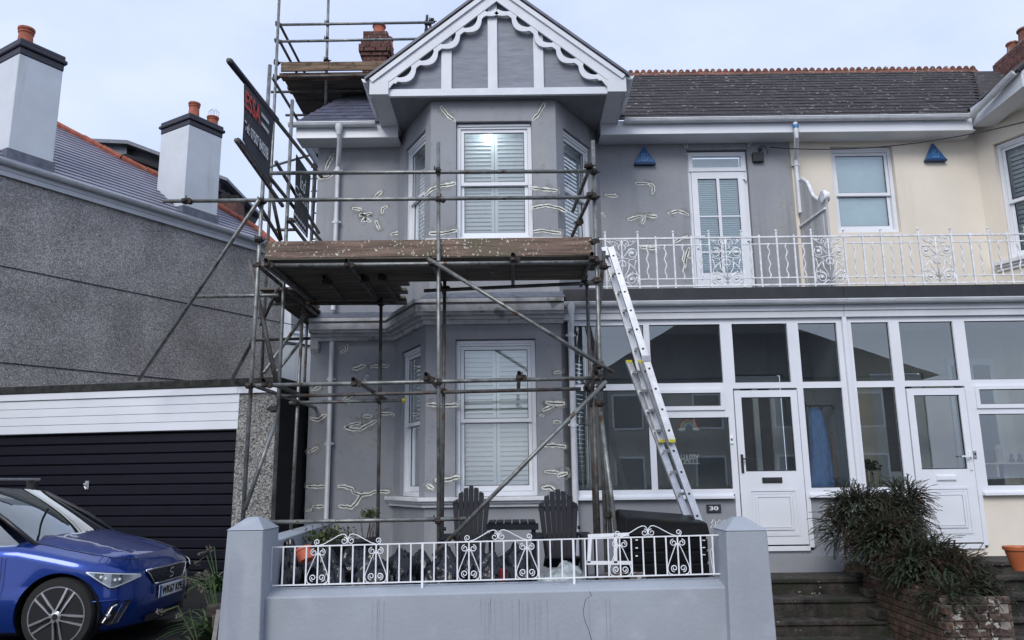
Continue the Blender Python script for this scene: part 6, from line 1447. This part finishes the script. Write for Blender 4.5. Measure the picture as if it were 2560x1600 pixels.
def stack(px, pyt, pyb, pxr, pxl, depth_off, capz, pots, hasflash=True):
    """white rendered stack: near edge at px, right face to pxr, left face to pxl"""
    # foot of the near corner stands on the wall line at picture column px
    o_ = Vector((0, 0, CAMZ)); a_, z_ = FN.solve(px, pyb); c = FN(a_, -depth_off, 0); r_ = ray(px, pyb); 
    lo, hi = a_ - 3, a_ + 3
    for _ in range(50):                  # slide along the wall so the corner falls on its column
        m_ = (lo + hi) / 2; X = proj(FN(m_, -depth_off, 7.5))[0]
        if X < px: lo = m_
        else: hi = m_
    a_ = lo; zt_ = None; lo, hi = a_, a_ + 4
    for _ in range(50):
        m_ = (lo + hi) / 2; X = proj(FN(m_, -depth_off, 7.5))[0]
        if X < pxr: lo = m_
        else: hi = m_
    w = lo - a_; cc = FN(a_, -depth_off, 0); lo, hi = 6.0, 14.0
    for _ in range(50):
        m_ = (lo + hi) / 2; y_ = proj(FN(a_, -depth_off, m_))[1]
        if y_ > pyt: lo = m_
        else: hi = m_
    zt_ = lo; dp = .95 if w > .6 else .6
    q = M(); q.box(a_, a_ + w, -depth_off - dp, -depth_off, 6.4, zt_, FN); q.build('chimney_stack', NWHITE, NHT, bevel=.01)
    e = .05; q = M(); q.box(a_ - .012, a_ + w + .012, -depth_off - dp - .012, -depth_off + .012, zt_ - .0, zt_ + capz * .45, FN); q.box(a_ - e, a_ + w + e, -depth_off - dp - e, -depth_off + e, zt_ + capz * .45, zt_ + capz * .7, FN); q.box(a_ - .02, a_ + w + .02, -depth_off - dp - .02, -depth_off + .02, zt_ + capz * .7, zt_ + capz, FN); q.build('chimney_cap', DARKB, NHT, bevel=.02)
    q = M(); q.box(a_ - .03, a_ + w + .02, -depth_off - .5, -depth_off + .035, 6.95, 7.27, FN); q.build('lead_flashing', LEAD, NHT)
    for u, b, r_, hh in pots:
        p = FN(a_ + w * u, -depth_off - b, zt_ + capz); q = M(); q.lathe([(r_ * 1.1, 0), (r_ * 1.1, .03), (r_, .05), (r_ * .9, hh * .72), (r_ * 1.02, hh * .76), (r_ * 1.02, hh * .82), (r_ * .95, hh * .84), (r_ * 1.1, hh * .90), (r_ * 1.1, hh), (r_ * .85, hh), (r_ * .8, hh * .6)], p, 18); q.build('chimney_pot', TERR, NHT, smooth='auto')
    return a_, w, zt_
stack(24, 133, 395, 136, -60, .18, .30, [(.30, .35, .13, .40)])
a_, w, zt_ = stack(460, 311, 520, 544, 428, .18, .27, [(.28, .2, .115, .36), (.93, .28, .12, .28)])
p = FN(a_ + w * .95, -.46, zt_ + .27 + .28); q = M(); 
for k in range(10): an = 2 * math.pi * k / 10; q.tube([p + Vector((.1 * math.cos(an), .1 * math.sin(an), 0)), p + Vector((.12 * math.cos(an), .12 * math.sin(an), .12)), p + Vector((.04 * math.cos(an), .04 * math.sin(an), .2))], .004, 4)
q.build('wire_cowl', ALU, NHT)
# dark dormer behind the hip
DM = thing('dormer', at(300, 400, 21), 'dark grey flat roofed dormer behind the slate hip', 'dormer')
def slab(pts, Y, dpt, m_, nm): q = M(); q.prism([at(x, y, Y) for x, y in pts], (0, dpt, 0)); return q.build(nm, m_, DM)
slab([(200, 345), (318, 350), (316, 384), (280, 392)], 20.0, 3, LEAD, 'dormer_cheek'); slab([(316, 362), (560, 452), (545, 480), (545, 520), (500, 560), (316, 430)], 20.2, 3, DARKB, 'dormer_front')
slab([(198, 346), (318, 350), (568, 444), (568, 452), (318, 359), (212, 354)], 19.8, 3.4, LEAD, 'dormer_roof_edge'); slab([(316, 384), (560, 476), (560, 482), (310, 390)], 19.7, .3, MATTB, 'dormer_gutter')
# white house seen through the gap
WB = thing('white_house', at(750, 900, 22), 'white rendered house glimpsed through the gap behind the scaffolding', 'house')
q = M(); q.prism([at(x, y, 22) for x, y in ((700, 860), (800, 868), (800, 1060), (700, 1060))], (0, 3, 0)); q.build('house_wall', NWHITE, WB)
q = M(); q.prism([at(x, y, 22.1) for x, y in ((700, 770), (800, 770), (800, 866), (700, 858))], (0, 3, 0)); q.build('upper_wall', NWHITE, WB)
q = M(); q.prism([at(x, y, 21.9) for x, y in ((700, 838), (800, 856), (800, 866), (700, 850))], (0, .2, 0)); q.build('gutter', UPVC, WB)
q = M(); q.prism([at(x, y, 22) for x, y in ((722, 780), (760, 780), (760, 835), (722, 830))], (0, .1, 0)); w_ = q.build('window', UPVC, WB); q = M(); q.prism([at(x, y, 21.98) for x, y in ((728, 780), (756, 780), (756, 828), (728, 824))], (0, .05, 0)); q.build('pane', GLASS, w_)

# ============================================================= car
PAINT = mat('blue_metallic_paint', (.003, .036, .25), .28, metal=.55, var=.03, coat=1.0, coords='obj')
BPL = mat('black_trim', (.012, .012, .013), .35); TYRE = mat('tyre_rubber', (.012, .012, .012), .85); ALLOY = mat('machined_alloy', (.55, .55, .56), .3, metal=.9, var=.05); CHR = mat('chrome', (.75, .75, .78), .12, metal=1, var=.02)
HL = mat('headlamp_inner', (.30, .32, .34), .25, metal=.7, var=.3, scale=25); LED = mat('white_lamp_element', (.85, .88, .9), .2)
CG = -3.30; CYc = 7.90; CZ = .20
CAR = thing('parked_car', (CG - 2, CYc, CZ), 'blue hatchback with alloy wheels parked in front of the black garage door', 'car')
CV = lambda x, y, z: Vector((CG + x, CYc + y, CZ + z))
AA, BBw, NN = .62, .89, 2.9
def plan(t):                              # t 0 (front centre) .. 1 (corner end) .. beyond = along the side
    if t <= 1: an = math.pi / 2 * t; return (-AA + AA * math.cos(an) ** (2 / NN), BBw * math.sin(an) ** (2 / NN))
    return (-AA - (t - 1) * 3.35, BBw - .03 * max(0, t - 1.6) ** 2)
def zsh(x): return .655 + .235 * min(1, -x / 1.0) ** .75
def hood(x, y): 
    u = min(1, max(0, -x / .92)); r_ = abs(y) / .75; return .66 + .30 * u ** .62 - .055 * r_ ** 3 + .016 * math.exp(-((abs(y) - .50 + .12 * (1 - u)) / .05) ** 2) * min(1, u * 4)
ts = [i / 22 for i in range(23)] + [1 + j * .05 for j in range(1, 21)]
full = [(-t) for t in ts[::-1]][:-1] + ts
rings = []
def ringp(t, inset, z):
    x, y = plan(abs(t)); s_ = -1 if t < 0 else 1; L = math.hypot(x + AA, y) or 1; cx, cy = (max(x, -AA) , y)
    nx, ny = (max(0, (x + AA) / AA) ** (NN - 1) / AA, (abs(y) / BBw) ** (NN - 1) / BBw) if abs(t) < 1 else (0, 1); l = math.hypot(nx, ny) or 1
    return (x - inset * nx / l, s_ * (y - inset * ny / l), z)
def prof(x):
    zs = zsh(x); return [(.09, .15), (.03, .19), (.0, .30), (-.006, .42), (.0, .50), (.012, .56), (.012, zs - .10), (.022, zs - .045), (.055, zs - .01)]
VS = []; ncol = len(full)
for k in range(9): VS.append([ringp(t, *prof(plan(abs(t))[0])[k]) for t in full])
top = VS[-1]
for s_ in (.04, .10, .18, .28, .40, .55, .7, .85, 1.0):
    row = []
    for (x, y, z) in top:
        cx = min(x, -1.02) if x > -1.02 else x; tx, ty = x + (cx - x) * s_ * .0 + (max(-1.02, min(x, 0)) * 0), 0
        X = x + ((-1.0 if x > -1.0 else x) - x) * s_; Yv = y * (1 - s_)
        zz = max(z, hood(X, Yv)) if X > -1.03 else zsh(-1)
        zz = z + (zz - z) * min(1, s_ / .10); row.append((X, Yv, zz))
    VS.append(row)
bm = bmesh.new(); gv = [[bm.verts.new(CV(*p)) for p in row] for row in VS]
for i in range(len(gv) - 1):
    for j in range(ncol - 1):
        try: bm.faces.new((gv[i][j], gv[i][j + 1], gv[i + 1][j + 1], gv[i + 1][j]))
        except ValueError: pass
# close the tail and the floor
try: bm.faces.new([gv[i][0] for i in range(9)] + [gv[i][-1] for i in range(8, -1, -1)])
except ValueError: pass
fl_ = gv[0]; 
for j in range(ncol // 2): 
    try: bm.faces.new((fl_[j], fl_[ncol - 1 - j], fl_[ncol - 2 - j], fl_[j + 1]))
    except ValueError: pass
bmesh.ops.remove_doubles(bm, verts=bm.verts, dist=.0008); bmesh.ops.recalc_face_normals(bm, faces=bm.faces)
me = bpy.data.meshes.new('body'); bm.to_mesh(me); bm.free(); 
for v in me.vertices: v.co -= CV(-2, 0, 0)
me.materials.append(PAINT); me.polygons.foreach_set('use_smooth', [True] * len(me.polygons))
body = bpy.data.objects.new('body', me); C.objects.link(body); body.parent = CAR; WLOC[body.name] = WLOC[CAR.name]
WX = (-.575, -3.05)
cuts = []
for wx in WX:
    q = M(); q.tube([CV(wx, -1.2, .315), CV(wx, 1.2, .315)], .352, 40); co = q.build('cut', BPL, CAR); cuts.append(co)
    md = body.modifiers.new('arch', 'BOOLEAN'); md.operation = 'DIFFERENCE'; md.object = co; md.solver = 'EXACT'
bpy.context.view_layer.update(); dg = bpy.context.evaluated_depsgraph_get(); me2 = bpy.data.meshes.new_from_object(body.evaluated_get(dg)); body.modifiers.clear(); body.data = me2; me2.materials.clear(); me2.materials.append(PAINT)
for c_ in cuts: bpy.data.objects.remove(c_)
md = body.modifiers.new('es', 'EDGE_SPLIT'); md.split_angle = R(40)
for wx in WX:
    q = M(); n = 20
    for s_ in (-1, 1):
        q = M()
        ring = lambda yy: [CV(wx + .350 * math.cos(a), yy, .315 + .350 * math.sin(a)) for a in [math.pi * (j / n) * 1.3 - .47 for j in range(n + 1)]]
        A_, B_ = ring(s_ * .87), ring(s_ * .5); q.add(A_ + B_, [(j, j + 1, n + j + 2, n + j + 1) for j in range(n)]); q.add(B_, [tuple(range(n + 1))])
        q.build('wheel_arch_liner', BPL, CAR)
def wheel(x, side):
    c = CV(x, side * .86, .315); s_ = side
    def ax(prof_): q = M(); q.lathe(prof_, (0, 0, 0), 40); q.v = [Vector((v.x, s_ * v.z, v.y)) + c for v in q.v]; return q
    w = ax([(.235, -.19), (.29, -.19), (.312, -.17), (.315, -.1), (.312, -.02), (.292, .004), (.243, .008), (.238, -.01), (.235, -.19)]).build('wheel', TYRE, CAR, smooth='auto')
    ax([(.242, .010), (.236, .013), (.228, .008), (.222, -.02), (.215, -.16), (.03, -.17), (.03, -.12), (.16, -.10), (.21, -.02), (.236, -.0)]).build('rim', BPL, w, smooth='auto')
    ax([(.2425, .004), (.2425, .0125), (.2325, .0125), (.2325, .004)]).build('rim_edge', ALLOY, w)
    q = M(); q2 = M()
    for k in range(5):
        a = 2 * math.pi * k / 5 + R(63)
        for e in (-1, 1):
            r0, r1 = .035, .236; a0, a1 = a + e * .55, a + e * .155
            P = lambda r_, an, yy: c + Vector((r_ * math.cos(an), s_ * yy, r_ * math.sin(an)))
            p, r_ = P(r0, a0, .022), P(r1, a1, .010); q.beam(p, r_, .017, .012, up=Y_)
            q2.beam(p - Y_ * s_ * .016, r_ - Y_ * s_ * .018, .030, .022, up=Y_)
            p2, r2 = P(.05, a + e * .25, .018), P(r1 - .002, a + e * .06, .004); q2.beam(p2, r2, .012, .02, up=Y_)
    q.build('spoke', ALLOY, w); q2.build('spoke_back', BPL, w)
    ax([(.04, .0), (.045, .02), (.03, .028), (.004, .029)]).build('hub_cap', ALLOY, w, smooth='auto')
    ax([(.024, .0285), (.022, .031), (.004, .031)]).build('hub_badge', BPL, w)
    q = M(); 
    for k in range(5): a = 2 * math.pi * k / 5 + R(27); p = c + Vector((.058 * math.cos(a), 0, .058 * math.sin(a))); q.tube([p - Y_ * s_ * .02, p + Y_ * s_ * .012], .009, 6)
    q.build('wheel_nut', BPL, w)
    return w
for wx in WX:
    for s_ in (-1, 1): wheel(wx, s_)
# cabin
def quadgrid(a, b, c, d, bulge, n, m_, nm, par=CAR, th=0):
    q = M(); vs = []; nn = (b - a).cross(d - a).normalized()
    for i in range(n + 1):
        for j in range(n + 1):
            u, v = i / n, j / n; vs.append(a.lerp(b, u).lerp(d.lerp(c, u), v) + nn * bulge * 4 * (u * (1 - u)) * (.6 + .4 * 4 * v * (1 - v)))
    q.add(vs, [(i * (n + 1) + j, (i + 1) * (n + 1) + j, (i + 1) * (n + 1) + j + 1, i * (n + 1) + j + 1) for i in range(n) for j in range(n)]); return q.build(nm, m_, par, smooth=True)
Bn, Bf, Tn, Tf = CV(-.90, -.70, .895), CV(-.90, .70, .895), CV(-1.60, -.56, 1.335), CV(-1.60, .56, 1.335)
quadgrid(Bn, Bf, Tf, Tn, .07, 10, CGLASS, 'windscreen')
Rn, Rf = CV(-3.1, -.56, 1.37), CV(-3.1, .56, 1.37); quadgrid(Tn, Tf, Rf, Rn, .05, 8, BPL, 'roof')
Qn, Qf = CV(-3.8, -.66, .95), CV(-3.8, .66, .95); quadgrid(Rn, Rf, Qf, Qn, .05, 6, CGLASS, 'rear_window')
for s_ in (-1, 1):
    b0, b1, t1, t0 = CV(-1.0, s_ * .76, .885), CV(-3.7, s_ * .76, .90), CV(-3.1, s_ * .585, 1.345), CV(-1.62, s_ * .585, 1.315)
    q = M(); q.add([b0, b1, t1, t0], [(0, 1, 2, 3)]); q.build('side_window', CGLASS, CAR)
    q = M(); q.tube([CV(-.86, s_ * .74, .875), CV(-1.2, s_ * .685, 1.10), CV(-1.60, s_ * .59, 1.325), CV(-2.2, s_ * .575, 1.375), CV(-3.1, s_ * .575, 1.36), CV(-3.85, s_ * .70, .93)], [.020, .021, .020, .018, .025, .035], 8); q.build('pillar', BPL, CAR, smooth=True)
    q = M(); q.tube([CV(-1.25, s_ * .755, .90), CV(-1.62, s_ * .60, 1.30)], .014, 6); q.tube([CV(-2.1, s_ * .765, .90), CV(-2.15, s_ * .59, 1.345)], .03, 6); q.build('window_frame', BPL, CAR)
    q = M(); q.box(CG - 1.42, CG - 1.30, CYc + s_ * .97 - .09, CYc + s_ * .97 + .09, CZ + .90, CZ + 1.02); q.build('door_mirror', PAINT, CAR, bevel=.03)
q = M(); q.add([Bn + Z_ * .0, Bf, CV(-.97, .70, .88), CV(-.97, -.70, .88)], [(0, 1, 2, 3)]); q.box(CG - 3.7, CG - .97, CYc - .72, CYc + .72, CZ + .3, CZ + .78); q.build('interior', BPL, CAR)
for s_ in (-1, 1): q = M(); q.box(CG - 2.1, CG - 1.95, CYc + s_ * .36 - .22, CYc + s_ * .36 + .22, CZ + .7, CZ + 1.15); q.build('seat', BPL, CAR, bevel=.04)
for a, b in ((-.45, .02), (.10, .58)): q = M(); q.tube([CV(-.93, b, .93), CV(-1.02, a, 1.0)], .007, 5); q.build('wiper', BPL, CAR)
q = M(); q.add([CV(-.86, -.68, .895), CV(-.86, .68, .895), CV(-.93, .70, .905), CV(-.93, -.70, .905)], [(0, 1, 2, 3)]); q.build('scuttle', BPL, CAR)
for xb in (-1.75, -2.6):
    q = M(); q.hexa([CV(xb - .03, -.66, 1.45), CV(xb + .03, -.66, 1.45), CV(xb + .03, .66, 1.45), CV(xb - .03, .66, 1.45), CV(xb - .03, -.66, 1.475), CV(xb + .03, -.66, 1.475), CV(xb + .03, .66, 1.475), CV(xb - .03, .66, 1.475)]); q.build('roof_bar', ALU, CAR, bevel=.006)
    for s_ in (-1, 1): q = M(); p = CV(xb, s_ * .57, 1.36); q.box(p.x - .05, p.x + .05, p.y - .04, p.y + .04, p.z - .03, p.z + .095); q.build('bar_foot', BPL, CAR, bevel=.012)
# surface patches on the front
def fs(y, z, off=.004):                   # point of the front skin at lateral y, height z
    yy = min(abs(y) / BBw, .9999); x = -AA + AA * (1 - yy ** NN) ** (1 / NN); k = .006 if z < .5 else .012
    if z > .56: k = .012 + .04 * max(0, (z - .60)) / .08
    return CV(x - k + off + .004, y, z)
def patch(pts, m_, nm, off, n=8, par=CAR):
    """polygon given as left edge / right edge strips in (y,z) on the front skin"""
    q = M(); (l0, l1, r1, r0) = pts; vs = []
    for i in range(n + 1):
        u = i / n
        for j in range(4):
            v = j / 3; yb, zb = l0[0] + (r0[0] - l0[0]) * u, l0[1] + (r0[1] - l0[1]) * u; yt, zt = l1[0] + (r1[0] - l1[0]) * u, l1[1] + (r1[1] - l1[1]) * u
            vs.append(fs(yb + (yt - yb) * v, zb + (zt - zb) * v, off))
    q.add(vs, [(i * 4 + j, (i + 1) * 4 + j, (i + 1) * 4 + j + 1, i * 4 + j + 1) for i in range(n) for j in range(3)]); return q.build(nm, m_, par, smooth=True)
def outline(pts, r_, m_, nm, off=.008, close=True, sub=5):
    q = M(); P = []
    for i in range(len(pts) if close else len(pts) - 1):
        a, b = pts[i], pts[(i + 1) % len(pts)]
        for k in range(sub): P.append(fs(a[0] + (b[0] - a[0]) * k / sub, a[1] + (b[1] - a[1]) * k / sub, off))
    P.append(fs(*pts[0], off) if close else fs(*pts[-1], off)); q.tube(P, r_, 6); return q.build(nm, m_, CAR, smooth=True)
gp = [(-.31, .505), (-.43, .635), (.43, .635), (.31, .505)]
patch([gp[0], gp[1], gp[2], gp[3]], BPL, 'grille', .006, 12); outline([gp[0], gp[1], gp[2], gp[3]], .009, CHR, 'grille_surround', .012)
for r_ in range(5):
    q = M()
    for k in range(15):
        y = -.36 + k * .052 + (.026 if r_ % 2 else 0); z = .523 + r_ * .024
        if abs(y) < .31 + (z - .505) * .9 - .02: p = fs(y, z, .012); q.box(p.x - .004, p.x + .004, p.y - .017, p.y + .017, p.z - .007, p.z + .007)
    if q.v: q.build('grille_mesh', DARKB, CAR)
# stylised S emblem
q = M(); c = fs(0, .575, .02)
for (a, b) in (((-.035, .032), (.040, .040)), ((-.038, .026), (-.030, .004)), ((-.030, .006), (.030, -.006)), ((.030, -.004), (.038, -.026)), ((.035, -.032), (-.040, -.040))): q.beam(c + Y_ * a[0] + Z_ * a[1], c + Y_ * b[0] + Z_ * b[1], .012, .006, up=X_)
q.build('badge', CHR, CAR)
# number plate
pc = fs(.0, .43, .022); T_ = M(); T_.box(pc.x - .006, pc.x + .002, pc.y - .26, pc.y + .26, pc.z - .056, pc.z + .056); plate = T_.build('number_plate', WPR, CAR, bevel=.003)
T_ = M(); T_.box(pc.x + .0025, pc.x + .0035, pc.y - .258, pc.y - .215, pc.z - .053, pc.z + .053); T_.build('plate_band', ALARM, plate)
place_text('WK67 KPE', BPL, (pc.x + .004, pc.y - .205, pc.z - .036), Y_, Z_, .072, .45, plate, bold=.02)
for s_ in (-1, 1):
    hp = [(s_ * .50, .605), (s_ * .50, .632), (s_ * .86, .69), (s_ * .885, .665)]
    hq = [(s_ * .53, .575), (s_ * .47, .628), (s_ * .885, .672), (s_ * .78, .545)]
    def hpt(y, z, off): 
        return fs(y, z, off)
    q = M(); n = 12; up_, lo_ = [], []
    for i in range(n + 1):
        u = i / n
        # follow the skin round the corner by plan parameter
        t0 = .31 + u * .50; x, yy = plan(t0); tz_ = .615 + .055 * u; bz = (.60 - .075 * min(1, u / .55)) if u < .55 else .525 + (.145) * ((u - .55) / .45) ** 1.1
        nx, ny = max(0, (x + AA) / AA) ** (NN - 1) / AA, (yy / BBw) ** (NN - 1) / BBw; l = math.hypot(nx, ny); o_ = -.004
        up_.append(CV(x + o_ * nx / l, s_ * (yy + o_ * ny / l), tz_)); lo_.append(CV(x + (o_ + .006) * nx / l, s_ * (yy + (o_ + .006) * ny / l), bz))
    off2 = [Vector(((p - CV(-AA, 0, 0)).x, (p - CV(-AA, 0, 0)).y, 0)).normalized() for p in up_]
    def lay(o1, f0, f1): return [lo_[i].lerp(up_[i], f0) + off2[i] * o1 for i in range(n + 1)] + [lo_[i].lerp(up_[i], f1) + off2[i] * o1 for i in range(n + 1)]
    FQ = [(i, i + 1, n + i + 2, n + i + 1) for i in range(n)]
    q = M(); q.add(lay(.012, -.12, 1.08), FQ); h_ = q.build('headlight', BPL, CAR, smooth=True)
    q = M(); q.add(lay(.017, .06, .96), FQ); q.build('reflector', HL, h_, smooth=True)
    q = M(); q.tube([p + off2[i] * .022 for i, p in enumerate(lo_)], .006, 5); q.tube([p + off2[i] * .022 for i, p in enumerate(up_)], .005, 5); q.build('light_strip', LED, h_, smooth=True)
    q = M(); 
    for k in (5, 6, 8, 9): c = lo_[k].lerp(up_[k], .55) + off2[k] * .02; q = M(); q.lathe([(.003, -.014), (.014, -.008), (.014, .008), (.003, .014)], c, 8); q.build('lamp_element', LED, h_)
    q = M(); q.add(lay(.030, -.02, 1.0), FQ); q.build('lens', GLASS, h_, smooth=True)
    # fog light recess
    def sk(t, z, o_): x, yy = plan(t); nx, ny = max(0, (x + AA) / AA) ** (NN - 1) / AA, (yy / BBw) ** (NN - 1) / BBw; l = math.hypot(nx, ny); return CV(x + o_ * nx / l, s_ * (yy + o_ * ny / l), z)
    q = M(); q.add([sk(0.530, .225, .010), sk(0.610, .225, .010), sk(0.670, .25, .010), sk(0.610, .36, .012), sk(0.550, .405, .012), sk(0.390, .41, .012), sk(0.440, .32, .012)], [(0, 1, 2, 3, 4, 5, 6)]); f_ = q.build('fog_light_recess', BPL, CAR)
    q = M(); q.tube([sk(0.645, .25, .018), sk(0.610, .30, .02), sk(0.570, .37, .02), sk(0.530, .385, .02)], .009, 6); q.build('fog_strip', ALLOY, f_)
    q = M(); q.lathe([(.003, -.026), (.024, -.014), (.024, .014), (.003, .026)], sk(0.600, .30, .016), 10); q.build('fog_lamp', HL, f_, smooth=True)
    q = M(); q.tube([sk(0.565, .235, .016), sk(0.480, .385, .018)], .005, 5); q.tube([sk(0.510, .235, .012), sk(0.430, .36, .014)], .006, 5); q.build('fog_trim', DARKB, f_)
    q = M(); q.tube([sk(.5 + .05 * k, .424, .006) for k in range(6)], .008, 5); q.build('bumper_crease', PAINT, CAR, smooth=True)
q = M(); q.add([fs(y, z, .003) for z in (.19, .25) for y in [-.42 + .07 * k for k in range(13)]], [(k, k + 1, 13 + k + 1, 13 + k) for k in range(12)]); q.build('lower_grille', BPL, CAR, smooth=True)
# bonnet shut lines
for s_ in (-1, 1):
    q = M(); q.tube([CV(x, s_ * y, max(hood(x, y), 0) + .003) for x, y in ((-.10, .45), (-.22, .60), (-.40, .69), (-.6, .72), (-.8, .725), (-.92, .73))], .0035, 4); q.build('bonnet_gap', BPL, CAR)
    q = M(); q.tube([CV(-1.06, s_ * .905, z) for z in (.2, .5, .80)], .003, 4); q.build('door_gap', BPL, CAR)

# plants beside the drive
random.seed(4)
def strap(name, base, n, L, label, heads=0, m_=LEAF2, spread=1.0):
    T = thing(name, base, label, 'plant'); q = M()
    for k in range(n):
        an = random.uniform(0, 6.28); el = random.uniform(.5, 1.35); d = Vector((math.cos(an) * spread, math.sin(an) * .6 * spread, el)).normalized(); p = Vector(base) + Vector((random.uniform(-.1, .1), random.uniform(-.1, .1), 0)); l = L * random.uniform(.5, 1.1); pts = [p.copy()]; v = d.copy()
        for i in range(7): p = p + v * l / 7; v = (v + Vector((0, 0, -.24))).normalized(); pts.append(p.copy())
        sd = d.cross(Z_).normalized(); w = [.006, .011, .012, .011, .010, .008, .005, .001]
        q.add([pts[i] - sd * w[i] for i in range(8)] + [pts[i] + sd * w[i] for i in range(8)], [(i, i + 1, 9 + i, 8 + i) for i in range(7)])
    q.build('foliage', m_, T, kind='stuff')
    for k in range(heads):
        an = random.uniform(2.2, 4.0); b = Vector(base); e = b + Vector((math.cos(an) * random.uniform(.1, .42), -.05, random.uniform(.55, .95) * L * 1.1)); s_ = M(); s_.tube([b, b.lerp(e, .6) + Z_ * .18, e], .006, 5); s_.build('flower_stem', m_, T)
        s_ = M()
        for j in range(36): d = Vector((random.gauss(0, 1), random.gauss(0, 1), random.gauss(0, .8))).normalized() * random.uniform(.02, .05); s_.add([e + d, e + d * .6 + X_ * .006, e + d * .6 - Z_ * .008], [(0, 1, 2)])
        s_.build('flower_head', FLOW, T)
p = at(560, 1500, 7.6); strap('agapanthus', (p.x - .0, 7.6, .20), 190, .62, 'clump of strappy plants with faded flower heads behind the left pillar', 7)
p = at(545, 1440, 8.2); strap('agapanthus', (p.x + .02, 8.2, .55), 110, .45, 'upper clump of strappy leaves against the left pillar', 3)
p = at(500, 1590, 6.9); strap('border_plant', (p.x, 6.95, .22), 70, .38, 'pale scrubby leaves at the foot of the left pillar', 2, m_=LEAF3, spread=1.6)
for k, (px, Y) in enumerate(((545, 7.3), (530, 7.5))):
    p = at(px, 1555 - 25 * k, Y); q = M(); q.box(p.x - .06, p.x + .14, Y, Y + .2, p.z - .06, p.z + .06); o = q.build('stone_block', STEP, None, bevel=.02); tag(o, ('rough stone block low against the left pillar', 'upper rough stone block by the strappy plants')[k], 'stone')
q = M(); q.beam(at(548, 1525, 6.75), at(530, 1640, 6.6), .035, .03, up=Y_); o = q.build('timber_stake', STEELD, None); tag(o, 'grey stake leaning on the outside of the left pillar', 'stake')

# ============================================================= across the street (seen in the glass)
OP = thing('house_across_street', (10, -13, 0), 'pale house with a dark hipped roof across the street, mirrored in the porch glass', 'house')
y0, y1 = -12.5, -22; x0, x1 = 3.6, 17.5; q = M(); q.box(x0, x1, y1, y0, -.3, 5.7); q.build('house_wall', mat('beige_render', (.36, .34, .30), .8), OP)
q = M(); e = .5; a, b, c, d = Vector((x0 - e, y0 + e, 5.7)), Vector((x1 + e, y0 + e, 5.7)), Vector((x1 + e, y1 - e, 5.7)), Vector((x0 - e, y1 - e, 5.7)); r0, r1 = Vector((x0 + 5, (y0 + y1) / 2, 9.3)), Vector((x1 - 5, (y0 + y1) / 2, 9.3))
q.add([a, b, c, d, r0, r1], [(0, 1, 5, 4), (1, 2, 5), (2, 3, 4, 5), (3, 0, 4), (3, 2, 1, 0)]); q.build('hipped_roof', TILE, OP)
q = M(); q.box(10.2, 11.0, -18, -17, 8, 10.6); q.build('chimney', BRICKR, OP)
for k in range(4):
    for z in (1.0, 3.6):
        xx = 4.2 + k * 3.4; q = M(); q.box(xx, xx + 1.3, y0 + .001, y0 + .05, z, z + 1.5); w_ = q.build('window', UPVC, OP); q = M(); q.box(xx + .08, xx + 1.22, y0 + .051, y0 + .06, z + .08, z + 1.42); q.build('pane', DARKB, w_)
HG = M(); random.seed(9)
for k in range(5000): p = Vector((random.uniform(-8, 16), random.uniform(-10.6, -9.7), random.uniform(0, 1.3) )); a = Vector((random.gauss(0, 1), random.gauss(0, 1), random.gauss(0, 1))).normalized() * .12; b = a.cross(Vector((.3, 1, .2))).normalized() * .06; HG.add([p - b, p + a, p + b, p - a], [(0, 1, 2, 3)])
o = HG.build('hedge', LEAF3, None); tag(o, 'low garden hedge across the street, mirrored in the glass', 'hedge')
CP = copy_tree(CAR, loc=(6.0, -7.2, -.36)); CP.name = 'parked_car'; CP['label'] = 'second blue hatchback parked across the street, seen only mirrored in glass'
